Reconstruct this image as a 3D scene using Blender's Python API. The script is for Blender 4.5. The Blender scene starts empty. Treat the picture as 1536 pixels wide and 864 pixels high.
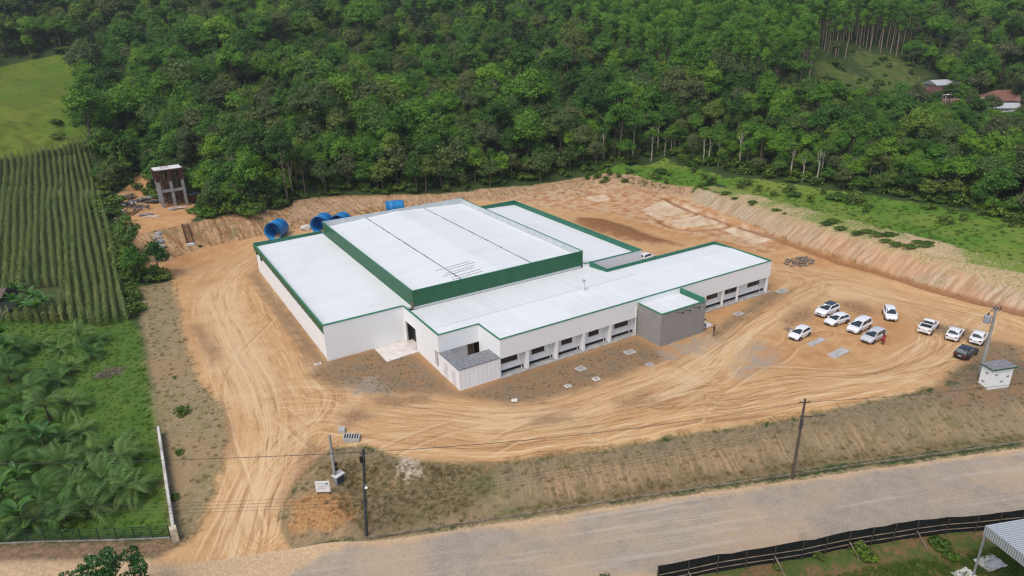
# Aerial view of a white and green factory on a bare earth yard, below a wooded hillside
import bpy, bmesh, math, random
import numpy as np
from mathutils import Vector, Matrix, Euler
rng = random.Random(7)
nrng = np.random.default_rng(11)
SC = bpy.context.scene
COL = SC.collection
PI = math.pi
# ------------------------------------------------------------------ camera
CAM = np.array([-37.326, -66.578, 43.0])
FPX, PITCH, ROLL, YAW = 1011.6, math.radians(21.84), math.radians(-1.7), math.radians(30.6)
cf = np.array([math.sin(YAW) * math.cos(PITCH), math.cos(YAW) * math.cos(PITCH), -math.sin(PITCH)])
cr0 = np.array([math.cos(YAW), -math.sin(YAW), 0.0])
cu0 = np.cross(cr0, cf)
cr = math.cos(ROLL) * cr0 + math.sin(ROLL) * cu0
cu = -math.sin(ROLL) * cr0 + math.cos(ROLL) * cu0
cam_d = bpy.data.cameras.new('camera')
cam_o = bpy.data.objects.new('camera', cam_d)
COL.objects.link(cam_o)
cam_o.matrix_world = Matrix([(cr[i], cu[i], -cf[i], CAM[i]) for i in range(3)] + [(0, 0, 0, 1)])
cam_d.sensor_width = 36.0
cam_d.lens = FPX / 1536 * 36.0
cam_d.clip_start = 0.5
cam_d.clip_end = 5000
SC.camera = cam_o
R2 = np.array([cr0[0], cr0[1]]); F2 = np.array([math.sin(YAW), math.cos(YAW)])

def ray(px, py):
    return cf + cr * (px - 768) / FPX - cu * (py - 432) / FPX

def at(px, py, z=0.0):
    d = ray(px, py); t = (z - CAM[2]) / d[2]
    return CAM + t * d

def proj(P):
    d = np.asarray(P, float) - CAM
    z = d @ cf
    return np.stack([768 + FPX * (d @ cr) / z, 432 - FPX * (d @ cu) / z, z], -1)

# ------------------------------------------------------------------ tagging and linking
def tag(o, label=None, cat=None, group=None, kind=None):
    if label: o['label'] = label
    if cat: o['category'] = cat
    if group: o['group'] = group
    if kind: o['kind'] = kind
    return o

def link(name, data, parent=None, loc=None):
    o = bpy.data.objects.new(name, data)
    COL.objects.link(o)
    if parent is not None: o.parent = parent
    if loc is not None: o.location = loc
    return o

def thing(name, label, cat, loc=(0, 0, 0), rz=0.0, group=None):
    o = link(name, None)
    o.location = loc; o.rotation_euler = (0, 0, rz); o.empty_display_size = 0.3
    return tag(o, label, cat, group)

def copy_thing(o, parent=None, kids=None):
    c = o.copy(); COL.objects.link(c)
    if parent is not None: c.parent = parent
    for ch in (kids[o.name] if kids else list(o.children)):
        copy_thing(ch, c, kids)
    return c

def kidmap(o, d=None):
    d = {} if d is None else d
    d[o.name] = list(o.children)
    for c in o.children: kidmap(c, d)
    return d

# ------------------------------------------------------------------ mesh collector
class MB:
    def __init__(s):
        s.v = []; s.f = []; s.m = []; s.mi = 0
    def add(s, vs, fs):
        b = len(s.v); s.v += [tuple(map(float, v)) for v in vs]
        s.f += [tuple(b + i for i in f) for f in fs]; s.m += [s.mi] * len(fs)
        return s
    def box(s, x0, x1, y0, y1, z0, z1):
        return s.add([(x0, y0, z0), (x1, y0, z0), (x1, y1, z0), (x0, y1, z0), (x0, y0, z1), (x1, y0, z1), (x1, y1, z1), (x0, y1, z1)],
                     [(0, 3, 2, 1), (4, 5, 6, 7), (0, 1, 5, 4), (1, 2, 6, 5), (2, 3, 7, 6), (3, 0, 4, 7)])
    def prism(s, pts, z0, z1):
        n = len(pts); zt = z1 if hasattr(z1, '__len__') else [z1] * n; zb = z0 if hasattr(z0, '__len__') else [z0] * n
        vs = [(p[0], p[1], zb[i]) for i, p in enumerate(pts)] + [(p[0], p[1], zt[i]) for i, p in enumerate(pts)]
        fs = [tuple(range(n - 1, -1, -1)), tuple(range(n, 2 * n))] + [(i, (i + 1) % n, n + (i + 1) % n, n + i) for i in range(n)]
        return s.add(vs, fs)
    def bar(s, a, b, w, h=None, up=(0, 0, 1)):
        h = h or w
        a = Vector(a); b = Vector(b); d = (b - a).normalized(); u = Vector(up)
        if abs(d.dot(u)) > .95: u = Vector((1, 0, 0))
        x = d.cross(u).normalized(); y = x.cross(d).normalized()
        vs = [p + x * sx * w / 2 + y * sy * h / 2 for p in (a, b) for sx, sy in ((-1, -1), (1, -1), (1, 1), (-1, 1))]
        return s.add(vs, [(0, 1, 2, 3), (7, 6, 5, 4), (0, 4, 5, 1), (1, 5, 6, 2), (2, 6, 7, 3), (3, 7, 4, 0)])
    def tube(s, pts, r, n=8, cap=True):
        rs = r if hasattr(r, '__len__') else [r] * len(pts)
        pts = [Vector(p) for p in pts]; vs = []; px = None
        for i, p in enumerate(pts):
            d = (pts[min(i + 1, len(pts) - 1)] - pts[max(i - 1, 0)]).normalized()
            u = Vector((0, 0, 1)) if abs(d.z) < .9 else Vector((1, 0, 0))
            x = d.cross(u).normalized() if px is None else (px - d * px.dot(d)).normalized()
            px = x; y = d.cross(x)
            for k in range(n):
                a = 2 * PI * k / n
                vs.append(p + (x * math.cos(a) + y * math.sin(a)) * rs[i])
        fs = []
        for i in range(len(pts) - 1):
            for k in range(n):
                fs.append((i * n + k, i * n + (k + 1) % n, (i + 1) * n + (k + 1) % n, (i + 1) * n + k))
        if cap:
            fs.append(tuple(range(n - 1, -1, -1))); fs.append(tuple((len(pts) - 1) * n + k for k in range(n)))
        return s.add(vs, fs)
    def lathe(s, prof, n=16, c=(0, 0, 0)):
        vs = [(c[0] + r * math.cos(2 * PI * k / n), c[1] + r * math.sin(2 * PI * k / n), c[2] + z) for r, z in prof for k in range(n)]
        fs = [(i * n + k, i * n + (k + 1) % n, (i + 1) * n + (k + 1) % n, (i + 1) * n + k) for i in range(len(prof) - 1) for k in range(n)]
        fs += [tuple(range(n - 1, -1, -1)), tuple((len(prof) - 1) * n + k for k in range(n))]
        return s.add(vs, fs)
    def mesh(s, name, mats, smooth=False):
        me = bpy.data.meshes.new(name)
        me.from_pydata(s.v, [], s.f)
        for mt in (mats if isinstance(mats, (list, tuple)) else [mats]): me.materials.append(mt)
        if any(s.m): me.polygons.foreach_set('material_index', s.m)
        if smooth: me.polygons.foreach_set('use_smooth', [True] * len(me.polygons))
        me.update()
        return me
    def build(s, name, mats, parent=None, smooth=False, bevel=0.0, loc=None):
        o = link(name, s.mesh(name, mats, smooth), parent, loc)
        if bevel:
            b = o.modifiers.new('bevel', 'BEVEL'); b.width = bevel; b.segments = 2; b.limit_method = 'ANGLE'; b.angle_limit = 0.6
        return o

# ------------------------------------------------------------------ node helpers
class NT:
    """small helper round a node tree: values are sockets or plain numbers / tuples"""
    def __init__(s, name, world=False):
        s.mat = bpy.data.materials.new(name); s.mat.use_nodes = True
        s.t = s.mat.node_tree; s.t.nodes.clear()
        s.out = s.t.nodes.new('ShaderNodeOutputMaterial')
    def n(s, typ, props=None, **ins):
        nd = s.t.nodes.new('ShaderNode' + typ)
        for k, v in (props or {}).items(): setattr(nd, k, v)
        for k, v in ins.items(): s.put(nd, k, v)
        return nd
    def put(s, nd, k, v):
        sock = nd.inputs[int(k[1:])] if k[0] == '_' and k[1:].isdigit() else nd.inputs[k.replace('_', ' ')]
        if isinstance(v, bpy.types.NodeSocket): s.t.links.new(v, sock)
        elif isinstance(v, (tuple, list)):
            v = tuple(v)
            sock.default_value = v + (1.0,) if len(v) == 3 and sock.type == 'RGBA' else v
        else: sock.default_value = v
    def math(s, op, a, b=0.0, c=0.0, clamp=False):
        nd = s.n('Math', {'operation': op, 'use_clamp': clamp}, _0=a, _1=b, _2=c); return nd.outputs[0]
    def mul(s, a, b): return s.math('MULTIPLY', a, b)
    def add(s, a, b): return s.math('ADD', a, b)
    def ramp(s, v, a, b, lo=0.0, hi=1.0, smooth=True):
        nd = s.n('MapRange', {'interpolation_type': 'SMOOTHSTEP' if smooth else 'LINEAR'}, Value=v)
        for k, x in zip(('From Min', 'From Max', 'To Min', 'To Max'), (a, b, lo, hi)): s.put(nd, k, x)
        return nd.outputs[0]
    def mix(s, f, a, b, mode='MIX'):
        nd = s.n('Mix', {'data_type': 'RGBA', 'blend_type': mode}, _0=f, _6=a, _7=b); return nd.outputs[2]
    def noise(s, vec, scale, detail=3.0, rough=0.55, dist=0.0):
        nd = s.n('TexNoise', None, Scale=scale, Detail=detail, Roughness=rough, Distortion=dist)
        if vec is not None: s.put(nd, 'Vector', vec)
        return nd.outputs[0]
    def pos(s):
        if not hasattr(s, '_p'): s._p = s.n('NewGeometry').outputs['Position']
        return s._p
    def obj(s):
        if not hasattr(s, '_o'): s._o = s.n('TexCoord').outputs['Object']
        return s._o
    def scale(s, v, k):
        nd = s.n('VectorMath', {'operation': 'MULTIPLY'}, _0=v, _1=k); return nd.outputs[0]
    def attr(s, name, what='Fac'):
        nd = s.n('Attribute', {'attribute_name': name}); return nd.outputs[what]
    def sep(s, v):
        nd = s.n('SeparateXYZ', None, _0=v); return nd.outputs
    def comb(s, x, y, z=0.0):
        return s.n('CombineXYZ', None, _0=x, _1=y, _2=z).outputs[0]
    def bump(s, h, strength=0.3, dist=0.05):
        return s.n('Bump', None, Height=h, Strength=strength, Distance=dist).outputs[0]
    def done(s, color, rough=0.9, normal=None, metal=0.0, spec=0.3, coat=0.0):
        b = s.n('BsdfPrincipled', None, Base_Color=color, Roughness=rough, Metallic=metal)
        b.inputs['Specular IOR Level'].default_value = spec
        if coat: b.inputs['Coat Weight'].default_value = coat; b.inputs['Coat Roughness'].default_value = 0.06
        if normal is not None: s.put(b, 'Normal', normal)
        s.t.links.new(b.outputs[0], s.out.inputs[0]); s.bsdf = b
        return s.mat

_simple = {}
def mat(name, col, rough=0.8, var=0.12, scale=1.5, metal=0.0, spec=0.3, coat=0.0, bump=0.0, dirt=None, dscale=0.35):
    """plain surface with blotchy variation and, if asked, stains of another colour"""
    if name in _simple: return _simple[name]
    t = NT(name); o = t.obj()
    f = t.noise(o, scale, 4)
    c = t.mix(t.ramp(f, .3, .7), tuple(x * (1 - var) for x in col), tuple(min(1, x * (1 + var)) for x in col))
    if dirt: c = t.mix(t.ramp(t.noise(o, dscale, 6, .65), .5, .75, 0, dirt[3]), c, tuple(dirt[:3]))
    nm = t.bump(t.noise(o, scale * 12, 3), bump, .02) if bump else None
    _simple[name] = t.done(c, rough, nm, metal, spec, coat)
    return _simple[name]
# ------------------------------------------------------------------ terrain height
def dens(pts, step):
    out = []
    for a, b in zip(pts[:-1], pts[1:]):
        a = np.array(a, float); b = np.array(b, float); n = max(1, int(np.linalg.norm((b - a)[:2]) / step))
        out += [a + (b - a) * k / n for k in range(n)]
    return out + [np.array(pts[-1], float)]

CP = []
def cpx(lst, step=None):
    P = [at(*q) for q in lst]
    CP.extend(dens(P, step) if step else P)
def polar(px, lst):
    d = ray(px, 200)[:2]; d = d / np.linalg.norm(d)
    for r, z in lst: CP.append(np.array([CAM[0] + d[0] * r, CAM[1] + d[1] * r, z]))

# level works platform
for x in np.arange(-20, 52, 9): 
    for y in np.arange(-3, 68, 9): CP.append(np.array([x, y, 0.0]))
cpx([(225, 420, 0), (290, 520, 0), (260, 560, -.1), (340, 520, 0), (380, 430, 0), (300, 450, 0), (330, 600, -.15), (430, 600, 0), (560, 640, 0), (700, 660, 0), (900, 630, 0),
     (1100, 590, 0), (1300, 540, 0), (1400, 540, 0), (1250, 450, 0), (1400, 470, 0), (1500, 520, 0), (1300, 420, 0), (760, 305, 0.3), (900, 320, 0), (1000, 350, 0), (1050, 330, 0), (960, 300, .2), (1120, 370, 0), (880, 290, .6)])
# bank down to the road, its crest and foot
cpx([(560, 690, -.1), (640, 702, 0), (800, 684, 0), (1000, 654, 0), (1200, 624, 0), (1400, 592, 0), (1540, 572, 0)], 4)
cpx([(590, 792, -2.6), (640, 785, -2.6), (800, 760, -2.6), (1000, 727, -2.6), (1200, 696, -2.6), (1400, 668, -2.6), (1560, 648, -2.6)], 4)
cpx([(520, 690, -.4), (500, 725, -1.0), (450, 700, -.6), (450, 770, -1.1), (500, 770, -1.1), (545, 740, -1.5), (549, 802, -2.55)])
cpx([(370, 660, -.5), (360, 720, -1.3), (350, 780, -2.2), (340, 830, -2.65), (300, 720, -1.4), (285, 790, -2.3)])
# road
cpx([(100, 846, -2.7), (300, 850, -2.7), (600, 825, -2.7), (1024, 760, -2.7), (1536, 692, -2.7), (700, 864, -2.7), (1100, 840, -2.7), (1536, 760, -2.7)], 8)
cpx([(1000, 900, -3.0), (1200, 850, -3.0), (1400, 830, -3.0), (1540, 815, -3.0), (1400, 1000, -3.2), (1000, 1100, -3.2), (500, 1000, -3), (0, 950, -2.8), (-400, 900, -2.8), (1900, 800, -3.2)])
# lawn on the left, maize slope, meadow
cpx([(235, 640, -.9), (250, 720, -1.7), (255, 795, -2.5), (100, 805, -2.55), (0, 808, -2.6), (0, 640, -1.6), (120, 640, -1.2), (200, 560, -.4), (60, 560, -.8), (0, 480, -.2), (195, 480, 0), (100, 480, 0), (-200, 640, -1.5), (-200, 480, 0)])
cpx([(182, 380, 3.2), (80, 380, 3.4), (0, 380, 3.6), (-150, 380, 3.6), (160, 300, 7.5), (0, 300, 8.5), (-150, 310, 9), (132, 215, 13), (60, 228, 13.2), (0, 240, 13.2), (-150, 260, 14),
     (0, 140, 24), (60, 140, 24), (108, 130, 24.5), (100, 85, 32), (0, 100, 31), (-150, 140, 28)])
# tower terrace above its cut
cpx([(195, 352, 3.6), (280, 335, 3.6), (400, 316, 3.0)], 4)
cpx([(215, 392, 0), (300, 370, 0), (400, 350, 0), (450, 342, 0.1)], 4)
cpx([(190, 330, 4), (250, 320, 3.9), (300, 312, 3.8), (250, 290, 4.3), (380, 300, 3.6), (330, 290, 4.2), (180, 300, 5), (200, 260, 6.5)])
cpx([(420, 322, 1.2), (430, 292, 3.4), (500, 300, 2.2), (560, 301, 1.5), (540, 318, .4), (640, 300, .8), (700, 293, .8), (800, 280, 1), (860, 272, 1.6), (940, 252, 2.2), (1000, 262, 2), (1050, 275, 2.5)])
# cut bank on the right and the grass shelf above
cpx([(1030, 296, .3), (1090, 322, 0), (1150, 350, 0), (1300, 402, 0), (1420, 440, 0), (1580, 490, 0)], 4)
cpx([(1048, 282, 2.2), (1090, 297, 2.6), (1180, 326, 3.0), (1300, 362, 3.2), (1420, 393, 3.2), (1580, 432, 3.2)], 4)
cpx([(1150, 285, 3.2), (1250, 315, 3.6), (1400, 345, 3.8), (1536, 380, 3.8), (1250, 300, 3.8), (1400, 320, 4.2), (1536, 345, 4.5), (1700, 420, 4)])
# hills
polar(-200, [(300, 44), (400, 66), (600, 90), (1200, 120)])
polar(60, [(285, 40), (340, 56), (420, 72), (600, 95), (1200, 130)])
polar(300, [(190, 12), (240, 25), (300, 43), (400, 66), (600, 95), (1200, 130)])
polar(520, [(190, 8), (240, 20), (300, 37), (400, 62), (600, 92), (1200, 130)])
polar(740, [(185, 5), (230, 14.5), (300, 34), (400, 60), (600, 92), (1200, 130)])
polar(930, [(190, 6), (240, 16), (300, 30), (400, 56), (600, 90), (1200, 130)])
polar(1120, [(180, 5), (210, 12), (250, 23), (300, 36), (360, 46), (480, 66), (700, 95), (1200, 130)])
polar(1260, [(180, 5), (225, 9), (262, 17), (300, 25), (360, 40), (480, 66), (700, 95), (1200, 130)])
polar(1400, [(180, 5), (235, 6.5), (262, 9), (300, 17), (360, 36), (480, 66), (700, 95), (1200, 130)])
polar(1520, [(180, 5), (235, 6), (275, 9), (320, 22), (400, 50), (520, 75), (700, 100), (1200, 130)])
polar(1800, [(170, 5), (240, 8), (320, 24), (420, 50), (700, 90), (1200, 120)])
CP = np.array(CP)
_C = CP[:, :2]
_K = np.sqrt(((_C[:, None] - _C[None]) ** 2).sum(-1)) + 0.0
_n = len(_C)
_A = np.zeros((_n + 1, _n + 1)); _A[:_n, :_n] = _K - 0.35 * np.eye(_n) * -1.0 * -1.0
_A[:_n, _n] = 1; _A[_n, :_n] = 1
_w = np.linalg.solve(_A, np.concatenate([CP[:, 2], [0.0]]))
def hbase(x, y):
    x = np.asarray(x, float).ravel(); y = np.asarray(y, float).ravel(); out = np.empty(len(x))
    for i in range(0, len(x), 20000):
        d = np.sqrt((x[i:i + 20000, None] - _C[None, :, 0]) ** 2 + (y[i:i + 20000, None] - _C[None, :, 1]) ** 2)
        out[i:i + 20000] = d @ _w[:_n] + _w[_n]
    return out
def sdpoly(P, x, y):
    """signed distance to a polygon, positive inside"""
    P = np.asarray(P, float)[:, :2]; x = np.asarray(x, float).ravel(); y = np.asarray(y, float).ravel()
    d2 = np.full(len(x), 1e18); ins = np.zeros(len(x), bool)
    for a, b in zip(P, np.roll(P, -1, 0)):
        e = b - a; wx = x - a[0]; wy = y - a[1]
        t = np.clip((wx * e[0] + wy * e[1]) / (e @ e + 1e-12), 0, 1)
        d2 = np.minimum(d2, (wx - t * e[0]) ** 2 + (wy - t * e[1]) ** 2)
        c = (a[1] <= y) != (b[1] <= y)
        with np.errstate(divide='ignore', invalid='ignore'):
            xi = a[0] + (y - a[1]) * e[0] / (e[1] if e[1] else 1e-12)
        ins ^= c & (x < xi)
    d = np.sqrt(d2)
    return np.where(ins, d, -d)
def pathsd(P, x, y):
    """arc length, signed offset for the nearest point of a polyline"""
    P = np.asarray(P, float)[:, :2]; x = np.asarray(x, float).ravel(); y = np.asarray(y, float).ravel()
    best = np.full(len(x), 1e18); S = np.zeros(len(x)); D = np.zeros(len(x)); s0 = 0.0
    for a, b in zip(P[:-1], P[1:]):
        e = b - a; L = math.hypot(*e) + 1e-9; wx = x - a[0]; wy = y - a[1]
        t = np.clip((wx * e[0] + wy * e[1]) / L ** 2, 0, 1)
        dx = wx - t * e[0]; dy = wy - t * e[1]; d2 = dx * dx + dy * dy
        k = d2 < best
        best[k] = d2[k]; S[k] = (s0 + t * L)[k]; D[k] = (np.sign(e[0] * wy - e[1] * wx) * np.sqrt(d2))[k]
        s0 += L
    return S, D
def smooth_path(P, n=14):
    P = [np.asarray(p, float)[:2] for p in P]; Q = [2 * P[0] - P[1]] + P + [2 * P[-1] - P[-2]]; out = []
    for i in range(1, len(Q) - 2):
        p0, p1, p2, p3 = Q[i - 1:i + 3]
        for k in range(n):
            t = k / n
            out.append(.5 * (2 * p1 + (p2 - p0) * t + (2 * p0 - 5 * p1 + 4 * p2 - p3) * t * t + (3 * p1 - p0 - 3 * p2 + p3) * t ** 3))
    return np.array(out + [P[-1]])
FOOT = [(-20, 15.5), (-8, 15.5), (-7.5, -1.5), (22, -1.5), (22, -6), (33, -6), (33, -1.5), (52.5, -1.5), (52.5, 14), (40, 14), (40, 61), (27, 62), (-20, 63)]
_ph = nrng.uniform(0, 6.28, (24,)); _dr = nrng.uniform(0, 6.28, (24,)); _fr = nrng.uniform(.25, 1.6, (24,))
def rough(x, y):
    s = np.zeros(len(x))
    for p, a, f in zip(_ph, _dr, _fr): s += np.sin((x * math.cos(a) + y * math.sin(a)) * f + p) / f ** .5
    return s / 24 ** .5
# shallow trenches of the setting-out behind the factory: pixel pairs on the level yard
TRENCH = [[at(q[0], q[1])[:2] for q in l] for l in (
    [(996, 297), (1049, 318), (1101, 335), (1180, 362), (1270, 394), (1380, 428), (1540, 474)],
    [(1049, 319), (989, 328)], [(990, 331), (1010, 340), (1036, 344), (1070, 340), (1101, 335)])]
MOUND = [at(*q)[:2] for q in [(868, 326), (905, 328), (945, 340), (985, 356), (1022, 367), (985, 366), (930, 357), (885, 343), (862, 332)]]
def hgt(x, y):
    x = np.asarray(x, float).ravel(); y = np.asarray(y, float).ravel()
    h = hbase(x, y)
    dist = np.hypot(x - CAM[0], y - CAM[1]); q = dist > 185
    if q.any():
        acc = h[q] * 1.0
        for a in range(4): acc = acc + hbase(x[q] + 12 * math.cos(a * 1.5708 + .4), y[q] + 12 * math.sin(a * 1.5708 + .4))
        w = np.clip((dist[q] - 185) / 25, 0, 1); h[q] = h[q] * (1 - w) + acc / 5 * w
    f = sdpoly(FOOT, x, y)
    k = np.clip((-f - 1) / 4, 0, 1)
    far = np.clip((np.hypot(x - CAM[0], y - CAM[1]) - 170) / 60, 0, 1)
    h = h * k + rough(x, y) * (.045 + .5 * far) * k
    for T in TRENCH:
        _, d = pathsd(T, x, y)
        h -= .55 * np.clip(1.15 - np.abs(d), 0, 1) ** .7
        h += .22 * np.exp(-((np.abs(d) - 1.7) / .5) ** 2)
    h += .55 * np.clip(sdpoly(MOUND, x, y) / 2.5, 0, 1) * k
    return h
def gp(px, py):
    """the ground point seen at a pixel of the 1536 px photograph (march along the sight line)"""
    d = ray(px, py); t0 = 25.0; ts = np.concatenate([np.arange(20, 260, 1.0), np.arange(260, 900, 4.0)])
    P = CAM[None] + ts[:, None] * d[None]
    below = P[:, 2] < hgt(P[:, 0], P[:, 1])
    i = int(np.argmax(below)) if below.any() else len(ts) - 1
    a, b = ts[max(i - 1, 0)], ts[i]
    for _ in range(14):
        mid = (a + b) / 2; q = CAM + mid * d
        if q[2] < hgt([q[0]], [q[1]])[0]: b = mid
        else: a = mid
    q = CAM + b * d
    return np.array([q[0], q[1], hgt([q[0]], [q[1]])[0]])
def G(*pts): return [gp(*p) for p in pts]
def zat(x, y): return float(hgt([x], [y])[0])
# ------------------------------------------------------------------ ground sheet
def spaced(core0, core1, step, out0, out1, grow=1.22):
    c = list(np.arange(core0, core1 + 1e-6, step)); lo = []; hi = []
    p, d = core0, step
    while p > out0: d *= grow; p -= d; lo.append(p)
    p, d = core1, step
    while p < out1: d *= grow; p += d; hi.append(p)
    return np.array(lo[::-1] + c + hi)
gu = spaced(-135, 150, .6, -900, 900); gv = spaced(30, 205, .6, -120, 1300)
UU, VV = np.meshgrid(gu, gv)
GX = (CAM[0] + UU * R2[0] + VV * F2[0]).ravel(); GY = (CAM[1] + UU * R2[1] + VV * F2[1]).ravel()
GZ = hgt(GX, GY)
nu, nv = len(gu), len(gv)
idx = np.arange(nu * nv).reshape(nv, nu)
quads = np.stack([idx[:-1, :-1], idx[:-1, 1:], idx[1:, 1:], idx[1:, :-1]], -1).reshape(-1, 4)
gm = bpy.data.meshes.new('ground')
gm.from_pydata(np.stack([GX, GY, GZ], 1).tolist(), [], quads.tolist())
gm.polygons.foreach_set('use_smooth', [True] * len(quads))
def fattr(name, val):
    a = gm.attributes.new(name, 'FLOAT', 'POINT'); a.data.foreach_set('value', np.ascontiguousarray(val, dtype=np.float32))
def vattr(name, X, Y, Z):
    a = gm.attributes.new(name, 'FLOAT_VECTOR', 'POINT'); a.data.foreach_set('vector', np.stack([X, Y, Z], 1).astype(np.float32).ravel())
def zone(name, *polys):
    s = np.full(len(GX), -50.0)
    for P in polys: s = np.maximum(s, sdpoly(P, GX, GY))
    fattr('z_' + name, np.clip(s, -12, 12))
P_LAWN = G((195, 476), (212, 500), (226, 570), (237, 640), (261, 803), (0, 812), (-260, 830), (-300, 600), (-300, 470), (0, 478))
P_CORN = G((199, 482), (150, 492), (60, 488), (-60, 486), (-200, 470), (-200, 270), (0, 239), (60, 227), (134, 211), (152, 300), (178, 390))
P_MEADOW = G((136, 209), (60, 227), (0, 240), (-300, 275), (-300, 120), (0, 97), (70, 84), (108, 78), (122, 110), (122, 160))
P_DIRT = G((232, 842), (292, 806), (325, 725), (343, 650), (333, 606), (300, 575), (279, 520), (266, 450), (254, 412), (212, 398), (214, 372), (300, 362), (400, 345), (440, 322), (470, 300),
           (560, 303), (700, 293), (800, 280), (860, 274), (930, 270), (1030, 287), (1046, 292), (1100, 320), (1155, 346), (1300, 398), (1420, 437), (1560, 482), (1560, 545), (1500, 538), (1440, 548),
           (1415, 578), (1330, 598), (1180, 630), (1000, 657), (870, 679), (740, 697), (640, 695), (590, 684), (545, 668), (500, 672), (455, 715), (428, 752), (422, 792), (446, 832), (330, 862))
P_WEEDY = [G((752, 567), (955, 505), (990, 526), (1000, 538), (905, 574), (830, 597), (775, 607), (690, 596), (630, 589), (560, 592), (490, 575), (462, 562), (490, 540), (562, 523), (626, 530), (690, 588)),
           G((1060, 500), (1152, 436), (1190, 436), (1130, 470), (1100, 492), (1076, 508)), G((384, 405), (372, 412), (432, 498), (478, 552), (492, 541)),
           G((1460, 505), (1536, 520), (1560, 600), (1440, 620), (1400, 588), (1450, 545)), G((1380, 480), (1470, 498), (1460, 512), (1400, 500))]
P_GRAVEL = [G((988, 528), (1057, 500), (1079, 512), (1052, 527), (1002, 541)), G((1128, 512), (1165, 522), (1172, 545), (1112, 566), (1096, 552)), G((520, 576), (560, 566), (590, 590), (530, 592))]
P_VERGE = G((205, 432), (268, 418), (284, 520), (304, 580), (340, 612), (348, 648), (328, 728), (290, 812), (264, 806), (238, 640), (226, 570), (213, 500))
P_SHELF = [G((1058, 268), (1150, 270), (1260, 287), (1400, 309), (1560, 337), (1760, 400), (1700, 460), (1560, 400), (1440, 374), (1330, 346), (1240, 322), (1170, 304), (1110, 288)),
           G((868, 272), (930, 246), (1000, 236), (1080, 262), (1072, 280), (1040, 282), (960, 280), (900, 262))]
P_CREST = G((1060, 280), (1110, 286), (1170, 302), (1240, 320), (1330, 343), (1440, 371), (1560, 396), (1700, 430), (1700, 470), (1560, 425), (1420, 392), (1300, 361), (1180, 326), (1090, 299))
P_REAR = G((720, 302), (800, 288), (870, 280), (940, 276), (1030, 296), (1100, 330), (1190, 366), (1150, 384), (1080, 362), (1000, 344), (930, 322), (860, 318), (790, 306))
P_TERR = G((168, 298), (176, 335), (196, 354), (282, 337), (306, 318), (300, 308), (270, 300), (215, 292), (230, 262), (205, 258), (190, 280))
P_CUT = [G((196, 352), (282, 335), (402, 315), (470, 296), (700, 288), (700, 300), (450, 342), (400, 352), (300, 372), (213, 394)), ]
P_BACKB = G((440, 300), (560, 296), (700, 288), (860, 268), (950, 262), (1040, 280), (1030, 296), (900, 292), (780, 300), (700, 302), (560, 310), (430, 332))
P_RBANK = G((1030, 299), (1090, 322), (1150, 349), (1300, 401), (1420, 439), (1600, 494), (1600, 424), (1420, 388), (1300, 357), (1180, 322), (1090, 294), (1046, 282))
P_BANK = G((640, 698), (740, 698), (870, 680), (1000, 658), (1180, 631), (1330, 600), (1420, 582), (1570, 570), (1590, 655), (1400, 677), (1200, 706), (1000, 738), (800, 772), (640, 797), (558, 806), (440, 828), (424, 792), (430, 752), (458, 716), (500, 674), (545, 672), (590, 686))
P_GREENB = [G((470, 690), (560, 690), (700, 700), (730, 700), (745, 730), (700, 770), (600, 795), (540, 800), (500, 760), (500, 720)), G((745, 765), (1000, 722), (1200, 690), (1400, 664), (1570, 645), (1590, 655), (1400, 677), (1200, 706), (1000, 738), (745, 778))]
P_SPOIL = [G((430, 752), (480, 738), (520, 745), (535, 770), (500, 795), (440, 800))]
P_PLOT = [G((962, 316), (985, 303), (1010, 300), (1045, 317), (985, 327)), G((993, 331), (1048, 321), (1094, 334), (1034, 342), (1011, 338)), G((1076, 341), (1104, 337), (1165, 358), (1130, 366)), G((880, 296), (905, 292), (918, 298), (895, 304))]
P_SOUTH = G((800, 905), (1030, 866), (1200, 836), (1400, 800), (1560, 778), (1700, 760), (2000, 1000), (1400, 1300), (900, 1300))
P_CLEAR = [G((1218, 85), (1240, 92), (1300, 118), (1410, 125), (1400, 135), (1330, 142), (1270, 130), (1225, 118)), G((1260, 70), (1330, 82), (1400, 112), (1330, 118), (1290, 105))]
P_DAMP = [G((284, 488), (304, 486), (332, 535), (318, 548)), G((324, 606), (346, 640), (340, 684), (322, 704)), G((925, 600), (972, 592), (990, 603), (940, 614)), G((795, 626), (850, 620), (856, 632), (805, 636)), G((1250, 452), (1292, 452), (1312, 470), (1290, 474)),
          G((560, 596), (640, 590), (650, 602), (575, 612)), G((505, 620), (548, 612), (560, 628), (520, 640)), G((1180, 470), (1215, 458), (1222, 476), (1176, 492)), G((430, 470), (455, 500), (470, 550), (455, 545)), G((470, 668), (500, 690), (460, 715), (440, 760), (425, 750), (440, 700))]
P_WASH = [G((600, 688), (628, 690), (632, 708), (602, 712)), G((604, 704), (634, 702), (636, 716), (606, 718))]
P_SHO = [G((-300, 846), (0, 818), (262, 808), (296, 806), (300, 822), (240, 836), (0, 842), (-300, 870))]
P_SAND = [G((-300, 842), (0, 838), (240, 834), (330, 846), (450, 832), (545, 812), (800, 775), (1024, 741), (1536, 670), (1700, 648), (1700, 762), (1560, 780), (1400, 802), (1200, 838), (1030, 868), (900, 890), (500, 960), (0, 990), (-300, 1000))]
P_PALE = [G((300, 440), (345, 425), (420, 560), (400, 640), (350, 600)), G((350, 700), (420, 640), (470, 620), (440, 690), (400, 790), (350, 820)), G((1180, 470), (1240, 430), (1330, 440), (1300, 455), (1240, 450)), G((1000, 560), (1090, 505), (1130, 500), (1100, 540), (1020, 590)), G((700, 620), (860, 615), (900, 600), (880, 640), (720, 650))]
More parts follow.
